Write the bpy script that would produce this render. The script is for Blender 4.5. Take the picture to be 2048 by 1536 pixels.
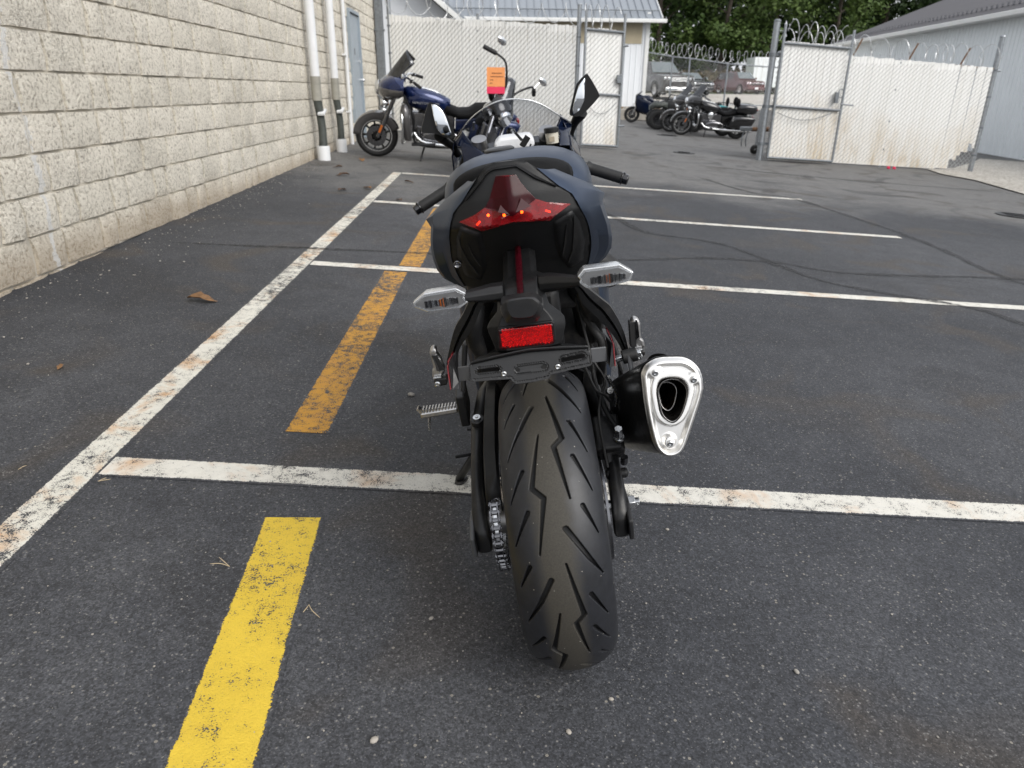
import bpy, math, random
import numpy as np
from mathutils import Vector, Matrix, noise
from mathutils.geometry import delaunay_2d_cdt

for _o in list(bpy.data.objects):
    bpy.data.objects.remove(_o)
scene = bpy.context.scene
C = scene.collection
PI = math.pi
rad = math.radians
RNG = random.Random(7)

# ------------------------------------------------------------------ camera
CAMROWS = ((0.99975, -0.020169, 0.009677), (0.001235, -0.382159, -0.924096), (0.022337, 0.923876, -0.382038))
cam_d = bpy.data.cameras.new('camera')
cam = bpy.data.objects.new('camera', cam_d)
C.objects.link(cam)
cam_d.sensor_width = 36.0
cam_d.lens = 36.0 * 1420 / 2048
cam_d.clip_start = 0.05
cam_d.clip_end = 2000
cam_d.dof.use_dof = True
cam_d.dof.focus_distance = 1.55
cam_d.dof.aperture_fstop = 7.0
CAMZ = 1.152
_r, _d, _f = CAMROWS
cam.matrix_world = Matrix(((_r[0], -_d[0], -_f[0], 0), (_r[1], -_d[1], -_f[1], 0), (_r[2], -_d[2], -_f[2], CAMZ), (0, 0, 0, 1)))
scene.camera = cam

# ------------------------------------------------------------------ sky and sun (bright overcast)
world = bpy.data.worlds.new('World')
scene.world = world
world.use_nodes = True
nt = world.node_tree
nt.nodes.clear()
sky = nt.nodes.new('ShaderNodeTexSky')
sky.sky_type = 'NISHITA'
sky.sun_disc = False
sky.sun_elevation = rad(42)
sky.sun_rotation = rad(138)
sky.air_density = 1.0
sky.dust_density = 4.0
sky.ozone_density = 1.0
hs = nt.nodes.new('ShaderNodeHueSaturation')
hs.inputs['Saturation'].default_value = 0.22
bg = nt.nodes.new('ShaderNodeBackground')
bg.inputs['Strength'].default_value = 0.14
wo = nt.nodes.new('ShaderNodeOutputWorld')
nt.links.new(sky.outputs[0], hs.inputs['Color'])
oc = nt.nodes.new('ShaderNodeMix')            # even cloud deck in front of the clear-sky gradient
oc.data_type = 'RGBA'
oc.inputs[0].default_value = 0.68
oc.inputs[7].default_value = (4.75, 4.9, 5.2, 1)
nt.links.new(hs.outputs[0], oc.inputs[6])
nt.links.new(oc.outputs[2], bg.inputs['Color'])
nt.links.new(bg.outputs[0], wo.inputs[0])
sun_d = bpy.data.lights.new('sun', 'SUN')
sun_d.energy = 1.2
sun_d.angle = rad(40)
sun_d.color = (1.0, 0.97, 0.92)
sun = bpy.data.objects.new('sun', sun_d)
C.objects.link(sun)
_el, _az = rad(42), rad(138)
_sd = Vector((math.sin(_az) * math.cos(_el), math.cos(_az) * math.cos(_el), math.sin(_el)))
sun.rotation_euler = _sd.to_track_quat('Z', 'Y').to_euler()
scene.view_settings.view_transform = 'Standard'
scene.view_settings.look = 'None'
scene.view_settings.gamma = 1.0
scene.view_settings.use_curve_mapping = False
scene.view_settings.exposure = 0.74
scene.render.engine = 'CYCLES'
scene.cycles.use_denoising = True
scene.cycles.max_bounces = 8
scene.cycles.transparent_max_bounces = 16
scene.cycles.caustics_reflective = False
scene.cycles.caustics_refractive = False

# ------------------------------------------------------------------ the lay of the land
GX, GY = -0.057, 0.013                      # the car park falls away from the building
def gz(x, y):
    p = GX * max(-25, min(30, x)) + GY * max(-20, min(34, y))
    t = min(1, max(0, (y - 31) / 2.6))
    t = t * t * (3 - 2 * t)
    far = float(np.interp(y, (33, 40, 46, 62, 80, 400), (0.40, 0.70, 0.87, 1.02, 1.06, 1.06)))
    return p * (1 - t) + far * t
GN = Vector((-GX, -GY, 1)).normalized()
def ground_matrix(x, y, yaw, lean=0.0, z=None):
    """matrix of a thing standing on the sloping ground, heading yaw (0 = +y, clockwise), leaning to its left"""
    fw = Vector((math.sin(yaw), math.cos(yaw), 0))
    fw = (fw - GN * fw.dot(GN)).normalized()
    rt = fw.cross(GN)
    up = GN * math.cos(lean) - rt * math.sin(lean)
    r2 = rt * math.cos(lean) + GN * math.sin(lean)
    zz = gz(x, y) if z is None else z
    return Matrix(((r2.x, fw.x, up.x, x), (r2.y, fw.y, up.y, y), (r2.z, fw.z, up.z, zz), (0, 0, 0, 1)))

# ------------------------------------------------------------------ materials
MATS = {}
def _nodes(name):
    m = bpy.data.materials.new(name)
    m.use_nodes = True
    t = m.node_tree
    b = t.nodes['Principled BSDF']
    MATS[name] = m
    return m, t, b
def N(t, kind, **kw):
    n = t.nodes.new(kind)
    for k, v in kw.items():
        if k in n.inputs and not hasattr(n, k):
            n.inputs[k].default_value = v
        else:
            setattr(n, k, v)
    return n
def noise_tex(t, scale, detail=4, rough=0.55, vec=None, dist=0.0):
    n = t.nodes.new('ShaderNodeTexNoise')
    n.inputs['Scale'].default_value = scale
    n.inputs['Detail'].default_value = detail
    n.inputs['Roughness'].default_value = rough
    n.inputs['Distortion'].default_value = dist
    if vec is not None:
        t.links.new(vec, n.inputs['Vector'])
    return n
def ramp(t, src, stops, interp='LINEAR'):
    r = t.nodes.new('ShaderNodeValToRGB')
    r.color_ramp.interpolation = interp
    el = r.color_ramp.elements
    while len(el) < len(stops):
        el.new(0.5)
    for e, (p, c) in zip(el, stops):
        e.position = p
        e.color = c if len(c) == 4 else (*c, 1)
    t.links.new(src, r.inputs[0])
    return r
def mix(t, fac, a, b, mode='MIX'):
    n = t.nodes.new('ShaderNodeMix')
    n.data_type = 'RGBA'
    n.blend_type = mode
    for sock, v in ((n.inputs[0], fac), (n.inputs[6], a), (n.inputs[7], b)):
        if isinstance(v, (int, float)):
            sock.default_value = v
        elif isinstance(v, (tuple, list)):
            sock.default_value = (*v, 1) if len(v) == 3 else v
        else:
            t.links.new(v, sock)
    return n.outputs[2]
def math_n(t, op, a, b=None):
    n = t.nodes.new('ShaderNodeMath')
    n.operation = op
    for i, v in enumerate((a, b)):
        if v is None:
            continue
        if isinstance(v, (int, float)):
            n.inputs[i].default_value = v
        else:
            t.links.new(v, n.inputs[i])
    return n.outputs[0]
def objco(t):
    return t.nodes.new('ShaderNodeTexCoord').outputs['Object']
def geoco(t):
    return t.nodes.new('ShaderNodeNewGeometry').outputs['Position']
def bump(t, b, src, strength, dist=0.01):
    n = t.nodes.new('ShaderNodeBump')
    n.inputs['Strength'].default_value = strength
    n.inputs['Distance'].default_value = dist
    t.links.new(src, n.inputs['Height'])
    t.links.new(n.outputs[0], b.inputs['Normal'])
    return n
def mat(name, col, rough=0.5, metal=0.0, var=0.12, vs=9.0, rvar=0.12, bmp=0.0, bs=250.0, coat=0.0, spec=0.5, dust=0.0):
    """painted / moulded surface: colour and gloss wander a little, optional fine grain and dust"""
    m, t, b = _nodes(name)
    co = objco(t)
    n1 = noise_tex(t, vs, 5, 0.6, co)
    c0 = tuple(max(0, c * (1 - var)) for c in col)
    c1 = tuple(min(1, c * (1 + var)) for c in col)
    cc = ramp(t, n1.outputs[0], [(0.3, c0), (0.7, c1)]).outputs[0]
    if dust > 0:
        n3 = noise_tex(t, 26, 8, 0.7, co)
        d = ramp(t, n3.outputs[0], [(0.52, (0, 0, 0)), (0.78, (dust, dust, dust))]).outputs[0]
        cc = mix(t, d, cc, (0.28, 0.25, 0.21))
    t.links.new(cc, b.inputs['Base Color'])
    n2 = noise_tex(t, vs * 4.3, 6, 0.65, co)
    rr = ramp(t, n2.outputs[0], [(0.3, (max(0.02, rough - rvar * 0.5),) * 3), (0.72, (min(1, rough + rvar * 0.5),) * 3)])
    t.links.new(rr.outputs[0], b.inputs['Roughness'])
    b.inputs['Metallic'].default_value = metal
    b.inputs['Specular IOR Level'].default_value = spec
    b.inputs['Coat Weight'].default_value = coat
    b.inputs['Coat Roughness'].default_value = 0.06
    if bmp > 0:
        n4 = noise_tex(t, bs, 3, 0.5, co)
        bump(t, b, n4.outputs[0], bmp, 0.002)
    return m
def clear(name, tint, amount=0.9, rough=0.03, ior=1.45):
    """thin clear or tinted plastic / glass pane"""
    m, t, b = _nodes(name)
    t.nodes.remove(b)
    tr = N(t, 'ShaderNodeBsdfTransparent')
    tr.inputs[0].default_value = (*tint, 1)
    gl = N(t, 'ShaderNodeBsdfGlossy')
    gl.inputs['Roughness'].default_value = rough
    gl.inputs['Color'].default_value = (0.9, 0.92, 0.95, 1)
    lw = N(t, 'ShaderNodeLayerWeight')
    lw.inputs['Blend'].default_value = 0.5
    fr = N(t, 'ShaderNodeMath', operation='MULTIPLY_ADD')       # Schlick-like, the same from both faces of the pane
    t.links.new(math_n(t, 'POWER', lw.outputs['Facing'], 4.0), fr.inputs[0])
    fr.inputs[1].default_value = 0.55
    fr.inputs[2].default_value = ((ior - 1) / (ior + 1)) ** 2
    nz = noise_tex(t, 18, 5, 0.6, objco(t))
    sm = math_n(t, 'MULTIPLY', nz.outputs[0], 1 - amount)
    fac = math_n(t, 'ADD', fr.outputs[0], sm)
    mx = N(t, 'ShaderNodeMixShader')
    t.links.new(fac, mx.inputs[0])
    t.links.new(tr.outputs[0], mx.inputs[1])
    t.links.new(gl.outputs[0], mx.inputs[2])
    t.links.new(mx.outputs[0], t.nodes['Material Output'].inputs[0])
    return m

mat('matte_blue', (0.053, 0.070, 0.106), 0.40, 0.82, 0.05, 5, 0.06)
mat('navy_gloss', (0.004, 0.008, 0.024), 0.16, 0.0, 0.1, 6, 0.06, spec=0.35)
mat('black_plastic', (0.0085, 0.0087, 0.0093), 0.44, 0, 0.15, 12, 0.14, bmp=0.10, bs=900, spec=0.32)
mat('bracket_plastic', (0.016, 0.0162, 0.0172), 0.42, 0, 0.15, 12, 0.14, bmp=0.10, bs=900, spec=0.42)
mat('satin_black', (0.016, 0.0163, 0.0175), 0.38, 0.1, 0.15, 14, 0.14, dust=0.10)
mat('black_metal', (0.013, 0.0132, 0.014), 0.36, 0.3, 0.2, 16, 0.15, dust=0.12)
mat('cast_black', (0.014, 0.014, 0.015), 0.48, 0.2, 0.2, 20, 0.14, bmp=0.25, bs=420, dust=0.16)
mat('seat_vinyl', (0.0085, 0.0086, 0.0092), 0.68, 0, 0.1, 9, 0.1, bmp=0.22, bs=700, spec=0.10)
mat('rubber', (0.009, 0.009, 0.0095), 0.62, 0, 0.15, 14, 0.12, bmp=0.12, bs=500, dust=0.05)
mat('grey_bracket', (0.085, 0.087, 0.092), 0.45, 0.2, 0.1, 14, 0.12, dust=0.08)
mat('alloy', (0.52, 0.51, 0.50), 0.34, 1.0, 0.12, 18, 0.14, bmp=0.08, bs=320)
mat('soot', (0.003, 0.003, 0.003), 0.9, 0, 0.2, 30, 0.1, spec=0.05)
mat('lens_facet', (0.075, 0.030, 0.032), 0.14, 0, 0.1, 30, 0.05)
mat('soot_metal', (0.05, 0.046, 0.042), 0.3, 0.9, 0.3, 30, 0.15)
mat('heat_steel', (0.24, 0.17, 0.12), 0.28, 1.0, 0.3, 25, 0.15)
mat('zinc', (0.62, 0.63, 0.64), 0.26, 1.0, 0.12, 30, 0.16)
mat('chrome', (0.78, 0.79, 0.80), 0.07, 1.0, 0.06, 12, 0.05)
mat('dark_chrome', (0.20, 0.20, 0.21), 0.2, 1.0, 0.15, 14, 0.1)
mat('silver_frame', (0.66, 0.67, 0.68), 0.24, 0.75, 0.05, 14, 0.1)
mat('mirror_glass', (0.70, 0.73, 0.76), 0.015, 1.0, 0.02, 5, 0.01)
mat('red_plastic', (0.32, 0.010, 0.012), 0.22, 0, 0.15, 20, 0.1)
mat('foam', (0.72, 0.73, 0.75), 0.7, 0, 0.05, 14, 0.1, bmp=0.2, bs=120)
mat('cloudy_plastic', (0.55, 0.52, 0.44), 0.45, 0, 0.08, 30, 0.1)
mat('white_paint', (0.74, 0.74, 0.73), 0.45, 0, 0.05, 4, 0.1)
mat('white_label', (0.72, 0.73, 0.75), 0.5, 0, 0.06, 30, 0.1)
mat('galv', (0.34, 0.36, 0.38), 0.42, 0.85, 0.18, 26, 0.18, bmp=0.1, bs=180)
mat('galv_dark', (0.20, 0.215, 0.23), 0.5, 0.6, 0.2, 22, 0.18, bmp=0.1, bs=180)
mat('fence_wire', (0.40, 0.40, 0.39), 0.5, 0.3, 0.2, 14, 0.15)
mat('wire', (0.62, 0.63, 0.63), 0.40, 0.55, 0.15, 14, 0.15)
mat('rusty', (0.16, 0.085, 0.045), 0.8, 0.2, 0.4, 30, 0.15, bmp=0.3, bs=200)
mat('door_grey', (0.30, 0.345, 0.385), 0.42, 0, 0.06, 5, 0.1)
mat('pvc_white', (0.72, 0.73, 0.74), 0.35, 0, 0.05, 6, 0.1)
mat('pipe_dark', (0.055, 0.062, 0.056), 0.6, 0, 0.45, 7, 0.2, bmp=0.2, bs=60)
mat('pipe_tan', (0.30, 0.29, 0.25), 0.6, 0, 0.2, 7, 0.2)
mat('amber', (0.55, 0.14, 0.02), 0.25, 0, 0.15, 20, 0.1)
mat('maroon', (0.075, 0.010, 0.014), 0.2, 0.3, 0.1, 2, 0.08, coat=0.7)
mat('pickup_grey', (0.055, 0.052, 0.050), 0.25, 0.4, 0.1, 2, 0.1, coat=0.6)
mat('car_grey', (0.035, 0.036, 0.040), 0.22, 0.4, 0.1, 2, 0.1, coat=0.7)
mat('blue_gloss', (0.007, 0.019, 0.085), 0.14, 0.45, 0.1, 3, 0.06, coat=0.8)
mat('grey_gloss', (0.11, 0.105, 0.105), 0.2, 0.5, 0.1, 3, 0.06, coat=0.7)
mat('black_gloss', (0.006, 0.006, 0.007), 0.1, 0.1, 0.1, 4, 0.06, coat=0.9)
mat('dark_glass', (0.012, 0.014, 0.016), 0.05, 0, 0.1, 4, 0.03, spec=0.8)
mat('car_glass', (0.10, 0.12, 0.125), 0.08, 0, 0.1, 2, 0.04, spec=0.9)
mat('teal', (0.02, 0.22, 0.24), 0.3, 0, 0.1, 4, 0.1)
mat('tan_plastic', (0.33, 0.28, 0.21), 0.5, 0, 0.15, 5, 0.1)
mat('tag_orange', (0.80, 0.31, 0.10), 0.6, 0, 0.04, 20, 0.1)
mat('tag_pink', (0.75, 0.03, 0.10), 0.6, 0, 0.04, 20, 0.1)
mat('ink', (0.20, 0.075, 0.03), 0.7, 0, 0.1, 20, 0.1)
mat('bark', (0.065, 0.052, 0.040), 0.9, 0, 0.35, 6, 0.1, bmp=0.6, bs=30)
mat('timber', (0.25, 0.19, 0.13), 0.8, 0, 0.3, 5, 0.1, bmp=0.3, bs=40)
mat('stone', (0.30, 0.28, 0.25), 0.85, 0, 0.4, 7, 0.1, bmp=0.6, bs=22)
mat('concrete', (0.36, 0.33, 0.29), 0.85, 0, 0.18, 3, 0.1, bmp=0.4, bs=60)
mat('roof_grey', (0.27, 0.295, 0.325), 0.38, 0.3, 0.05, 0.6, 0.08)
mat('roof_dark', (0.165, 0.165, 0.178), 0.45, 0.2, 0.06, 0.6, 0.08)
mat('siding_white', (0.78, 0.80, 0.82), 0.45, 0, 0.05, 0.8, 0.08)
mat('siding_blue', (0.82, 0.86, 0.88), 0.4, 0.05, 0.05, 0.5, 0.08)
mat('siding_tan', (0.42, 0.36, 0.25), 0.6, 0, 0.1, 2, 0.1)
mat('soffit', (0.10, 0.095, 0.09), 0.7, 0, 0.15, 3, 0.1)
mat('trim_white', (0.74, 0.74, 0.72), 0.45, 0, 0.06, 2, 0.1)
mat('leaf_brown', (0.20, 0.105, 0.045), 0.8, 0, 0.4, 40, 0.1, bmp=0.3, bs=90)
mat('leaf_dark', (0.085, 0.045, 0.025), 0.8, 0, 0.4, 40, 0.1, bmp=0.3, bs=90)
mat('straw', (0.46, 0.37, 0.24), 0.8, 0, 0.2, 40, 0.1)
mat('pebble', (0.30, 0.28, 0.25), 0.7, 0, 0.5, 3.1, 0.1)
clear('clear_plastic', (0.93, 0.94, 0.95), 0.93)
clear('screen_clear', (0.70, 0.72, 0.76), 0.90, 0.04, 1.45)
clear('screen_dark', (0.12, 0.11, 0.12), 0.86)
clear('red_reflex', (0.95, 0.03, 0.035), 0.96)

def lamp_mat(name, col, strength):
    m, t, b = _nodes(name)
    nz = noise_tex(t, 60, 2, 0.5, objco(t))
    c = mix(t, nz.outputs[0], col, tuple(min(1, v * 1.4 + 0.02) for v in col))
    t.links.new(c, b.inputs['Base Color'])
    t.links.new(c, b.inputs['Emission Color'])
    b.inputs['Emission Strength'].default_value = strength
    return m
m, t, b = _nodes('red_lens')
nz = noise_tex(t, 70, 4, 0.6, objco(t))
t.links.new(ramp(t, nz.outputs[0], [(0.3, (0.19, 0.002, 0.005)), (0.7, (0.40, 0.005, 0.010))]).outputs[0], b.inputs['Base Color'])
b.inputs['Roughness'].default_value = 0.06
b.inputs['Coat Weight'].default_value = 0.6
tr = N(t, 'ShaderNodeBsdfTransparent')
tr.inputs[0].default_value = (0.9, 0.22, 0.10, 1)
mx = N(t, 'ShaderNodeMixShader')
mx.inputs[0].default_value = 0.62
t.links.new(tr.outputs[0], mx.inputs[1])
t.links.new(b.outputs[0], mx.inputs[2])
t.links.new(mx.outputs[0], t.nodes['Material Output'].inputs[0])
mat('red_center', (0.030, 0.0010, 0.003), 0.22, 0, 0.2, 40, 0.06, spec=0.18)
mat('red_strip', (0.030, 0.0015, 0.004), 0.3, 0, 0.2, 40, 0.1, spec=0.25)
mat('red_dark', (0.16, 0.006, 0.010), 0.2, 0, 0.2, 60, 0.1)
lamp_mat('led_glow', (1.0, 0.24, 0.02), 11.0)
lamp_mat('led_dim', (1.0, 0.10, 0.02), 3.0)

# brushed steel of the exhaust cap
m, t, b = _nodes('brushed_steel')
co = objco(t)
mp = N(t, 'ShaderNodeMapping')
mp.inputs['Scale'].default_value = (260, 30, 12)
t.links.new(co, mp.inputs[0])
nz = noise_tex(t, 1.0, 4, 0.6, mp.outputs[0])
n2 = noise_tex(t, 22, 4, 0.6, co)
t.links.new(ramp(t, n2.outputs[0], [(0.3, (0.74, 0.73, 0.71)), (0.7, (0.86, 0.85, 0.83))]).outputs[0], b.inputs['Base Color'])
t.links.new(ramp(t, nz.outputs[0], [(0.3, (0.34,) * 3), (0.7, (0.48,) * 3)]).outputs[0], b.inputs['Roughness'])
b.inputs['Metallic'].default_value = 1.0
bump(t, b, nz.outputs[0], 0.05, 0.001)

# tyre rubber: road dust on the centre band, dark scuffed shoulders
m, t, b = _nodes('tyre_rubber')
co = objco(t)
sx = N(t, 'ShaderNodeSeparateXYZ')
t.links.new(co, sx.inputs[0])
ax = math_n(t, 'ABSOLUTE', math_n(t, 'SUBTRACT', sx.outputs[0], -0.004))
nz = noise_tex(t, 55, 6, 0.65, co)
band = math_n(t, 'ADD', ax, math_n(t, 'MULTIPLY', math_n(t, 'SUBTRACT', nz.outputs[0], 0.5), 0.02))
bm = ramp(t, band, [(0.022, (1, 1, 1)), (0.042, (0, 0, 0))]).outputs[0]
n2 = noise_tex(t, 340, 5, 0.7, co)
dustc = ramp(t, n2.outputs[0], [(0.3, (0.031, 0.028, 0.023)), (0.7, (0.055, 0.050, 0.040))]).outputs[0]
rubc = ramp(t, nz.outputs[0], [(0.3, (0.0125, 0.0132, 0.0155)), (0.7, (0.021, 0.0222, 0.0265))]).outputs[0]
base = mix(t, bm, rubc, dustc)
vor = N(t, 'ShaderNodeTexVoronoi')
vor.inputs['Scale'].default_value = 240
t.links.new(co, vor.inputs['Vector'])
wn = N(t, 'ShaderNodeTexWhiteNoise')
t.links.new(vor.outputs['Position'], wn.inputs['Vector'])
fl = math_n(t, 'MULTIPLY', math_n(t, 'GREATER_THAN', wn.outputs[0], 0.987), math_n(t, 'LESS_THAN', vor.outputs['Distance'], 0.26))
base = mix(t, fl, base, (0.32, 0.30, 0.27))
ga = N(t, 'ShaderNodeAttribute', attribute_name='groove')   # cuts hold no road dust; their shade is also deepened in the colour
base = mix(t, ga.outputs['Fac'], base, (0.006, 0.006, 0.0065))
t.links.new(base, b.inputs['Base Color'])
t.links.new(ramp(t, bm, [(0.0, (0.42,) * 3), (1.0, (0.72,) * 3)]).outputs[0], b.inputs['Roughness'])
b.inputs['Specular IOR Level'].default_value = 0.45
bump(t, b, n2.outputs[0], 0.12, 0.0015)

# asphalt, shared by the lot and by the worn places of the paint
def asphalt_nodes(t):
    co = geoco(t)
    def noise_tex(t, scale, detail=4, rough=0.55, vec=None, dist=0.0):
        n = t.nodes.new('ShaderNodeTexNoise')
        n.noise_dimensions = '2D'
        n.inputs['Scale'].default_value = scale
        n.inputs['Detail'].default_value = detail
        n.inputs['Roughness'].default_value = rough
        n.inputs['Distortion'].default_value = dist
        t.links.new(vec, n.inputs['Vector'])
        return n
    big = noise_tex(t, 0.35, 5, 0.6, co)
    mid = noise_tex(t, 5.0, 6, 0.65, co)
    fine = noise_tex(t, 190, 4, 0.65, co)
    c1 = ramp(t, mid.outputs[0], [(0.25, (0.0235, 0.0252, 0.0302)), (0.75, (0.0405, 0.0428, 0.0487))]).outputs[0]
    c2 = ramp(t, big.outputs[0], [(0.34, (0.66, 0.67, 0.70)), (0.66, (1.38, 1.35, 1.31))]).outputs[0]
    c = mix(t, 1.0, c1, c2, 'MULTIPLY')
    c3 = ramp(t, fine.outputs[0], [(0.3, (0.55,) * 3), (0.7, (1.45,) * 3)]).outputs[0]
    c = mix(t, 0.85, c, c3, 'MULTIPLY')
    # older, greyer surface towards the gate
    sp = N(t, 'ShaderNodeSeparateXYZ')
    t.links.new(co, sp.inputs[0])
    yy = math_n(t, 'ADD', math_n(t, 'MULTIPLY', sp.outputs[1], 0.1), math_n(t, 'MULTIPLY', math_n(t, 'SUBTRACT', big.outputs[0], 0.5), 0.9))
    old = ramp(t, yy, [(0.75, (0, 0, 0)), (1.6, (1, 1, 1))]).outputs[0]
    oc = ramp(t, mid.outputs[0], [(0.25, (0.085, 0.084, 0.083)), (0.75, (0.125, 0.122, 0.117))]).outputs[0]
    c = mix(t, old, c, oc)
    # stains
    st = noise_tex(t, 1.7, 3, 0.5, co, 0.6)
    sm = ramp(t, st.outputs[0], [(0.56, (0, 0, 0)), (0.72, (0.7, 0.7, 0.7))]).outputs[0]
    c = mix(t, sm, c, (0.044, 0.036, 0.029))
    s2 = noise_tex(t, 0.9, 4, 0.6, co, 1.2)
    sm2 = ramp(t, s2.outputs[0], [(0.58, (0, 0, 0)), (0.70, (0.55, 0.55, 0.55))]).outputs[0]
    c = mix(t, sm2, c, (0.017, 0.017, 0.019))
    # packed aggregate: every stone its own grey, a few pale ones
    out = c
    patch_n = noise_tex(t, 3.3, 3, 0.6, co)
    hgt = None
    for sc, lo_, hi_, thr, rad_, col in ((135.0, 0.62, 1.55, 0.945, 0.30, (0.15, 0.145, 0.137)), (300.0, 0.60, 1.65, 0.93, 0.36, (0.11, 0.11, 0.112))):
        v = N(t, 'ShaderNodeTexVoronoi', voronoi_dimensions='2D')
        v.inputs['Scale'].default_value = sc
        t.links.new(co, v.inputs['Vector'])
        w = N(t, 'ShaderNodeTexWhiteNoise')
        t.links.new(v.outputs['Position'], w.inputs['Vector'])
        tone = ramp(t, w.outputs[0], [(0.0, (lo_,) * 3), (1.0, (hi_,) * 3)]).outputs[0]
        out = mix(t, 0.75, out, tone, 'MULTIPLY')
        thr_v = math_n(t, 'SUBTRACT', thr + 0.04, math_n(t, 'MULTIPLY', patch_n.outputs[0], 0.08))
        f = math_n(t, 'MULTIPLY', math_n(t, 'GREATER_THAN', w.outputs[0], thr_v), math_n(t, 'LESS_THAN', v.outputs['Distance'], rad_))
        out = mix(t, f, out, col)
        hh_ = math_n(t, 'MULTIPLY', w.outputs[0], 0.5)
        hgt = hh_ if hgt is None else math_n(t, 'ADD', hgt, hh_)
    big_s = N(t, 'ShaderNodeTexVoronoi', voronoi_dimensions='2D')
    big_s.inputs['Scale'].default_value = 62
    t.links.new(co, big_s.inputs['Vector'])
    wb = N(t, 'ShaderNodeTexWhiteNoise')
    t.links.new(big_s.outputs['Position'], wb.inputs['Vector'])
    f = math_n(t, 'MULTIPLY', math_n(t, 'GREATER_THAN', wb.outputs[0], 0.984), math_n(t, 'LESS_THAN', big_s.outputs['Distance'], 0.20))
    out = mix(t, f, out, (0.21, 0.195, 0.17))
    hgt = math_n(t, 'ADD', hgt, math_n(t, 'MULTIPLY', fine.outputs[0], 1.2))
    return out, hgt, co
m, t, b = _nodes('asphalt')
c, hgt, co = asphalt_nodes(t)
t.links.new(c, b.inputs['Base Color'])
b.inputs['Roughness'].default_value = 0.72
b.inputs['Specular IOR Level'].default_value = 0.5
bump(t, b, hgt, 0.55, 0.004)

m, t, b = _nodes('tar_seam')                     # shallow sealed crack, broken up and half worn away
co = geoco(t)
nz = noise_tex(t, 60, 5, 0.7, co)
t.links.new(ramp(t, nz.outputs[0], [(0.3, (0.014, 0.014, 0.015)), (0.75, (0.030, 0.029, 0.029))]).outputs[0], b.inputs['Base Color'])
b.inputs['Roughness'].default_value = 0.65
tr = N(t, 'ShaderNodeBsdfTransparent')
mx = N(t, 'ShaderNodeMixShader')
n2 = noise_tex(t, 24, 6, 0.75, co)
t.links.new(ramp(t, n2.outputs[0], [(0.40, (0.12, 0.12, 0.12)), (0.60, (0.85, 0.85, 0.85))]).outputs[0], mx.inputs[0])
t.links.new(tr.outputs[0], mx.inputs[1])
t.links.new(b.outputs[0], mx.inputs[2])
t.links.new(mx.outputs[0], t.nodes['Material Output'].inputs[0])

def paint(name, col, halfw, wear, rust, flake=1.0):
    """road paint over the asphalt: ragged rims, flaked and speckled, rust runs; UV = metres across / along"""
    m, t, b = _nodes(name)
    asp, hgt, co = asphalt_nodes(t)
    uv = N(t, 'ShaderNodeUVMap')
    su = N(t, 'ShaderNodeSeparateXYZ')
    t.links.new(uv.outputs[0], su.inputs[0])
    au = math_n(t, 'ABSOLUTE', su.outputs[0])
    n1 = noise_tex(t, 30, 8, 0.75, co)
    n2 = noise_tex(t, 7, 6, 0.7, co)
    n3 = noise_tex(t, 260, 3, 0.6, co)
    n4 = noise_tex(t, 1.1, 4, 0.6, co)
    edge = math_n(t, 'DIVIDE', math_n(t, 'SUBTRACT', halfw, au), 0.012)       # 0 at the rim .. 1 inside
    edge = math_n(t, 'MINIMUM', edge, 1.0)
    ok = math_n(t, 'ADD', math_n(t, 'MULTIPLY', edge, 0.42), math_n(t, 'MULTIPLY', n1.outputs[0], 0.62))
    ok = math_n(t, 'ADD', ok, math_n(t, 'MULTIPLY', n3.outputs[0], 0.55))
    ok = math_n(t, 'ADD', ok, math_n(t, 'MULTIPLY', n2.outputs[0], 0.30))
    ok = math_n(t, 'ADD', ok, math_n(t, 'MULTIPLY', math_n(t, 'SUBTRACT', n4.outputs[0], 0.5), 0.28))
    fac = math_n(t, 'MINIMUM', math_n(t, 'MAXIMUM', math_n(t, 'DIVIDE', math_n(t, 'SUBTRACT', ok, wear), 0.03), 0.0), 1.0)
    pc = ramp(t, n1.outputs[0], [(0.3, tuple(k * 0.86 for k in col)), (0.7, col)]).outputs[0]
    pc = mix(t, 0.55, pc, ramp(t, n2.outputs[0], [(0.3, (0.80, 0.78, 0.74)), (0.7, (1.05, 1.05, 1.05))]).outputs[0], 'MULTIPLY')
    n5 = noise_tex(t, 4.2, 5, 0.65, co, 0.4)
    rf = ramp(t, n5.outputs[0], [(0.53, (0, 0, 0)), (0.68, (rust, rust, rust))]).outputs[0]
    pc = mix(t, rf, pc, (0.52, 0.25, 0.06))
    n6 = noise_tex(t, 420, 2, 0.5, co)
    pit = ramp(t, n6.outputs[0], [(0.28, (0.45,) * 3), (0.38, (1,) * 3)]).outputs[0]
    pc = mix(t, 0.7, pc, pit, 'MULTIPLY')
    t.links.new(mix(t, fac, asp, pc), b.inputs['Base Color'])
    b.inputs['Roughness'].default_value = 0.65
    hh = math_n(t, 'ADD', math_n(t, 'MULTIPLY', hgt, 0.7), math_n(t, 'MULTIPLY', fac, 0.35))
    bump(t, b, hh, 0.5, 0.005)
    return m
paint('white_line', (0.72, 0.70, 0.64), 0.060, 1.06, 0.55)
paint('white_edge_line', (0.70, 0.68, 0.61), 0.062, 1.10, 0.8)
paint('yellow_line', (0.73, 0.515, 0.045), 0.083, 1.05, 0.12)
paint('yellow_line_worn', (0.57, 0.285, 0.03), 0.080, 1.115, 0.65)

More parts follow.
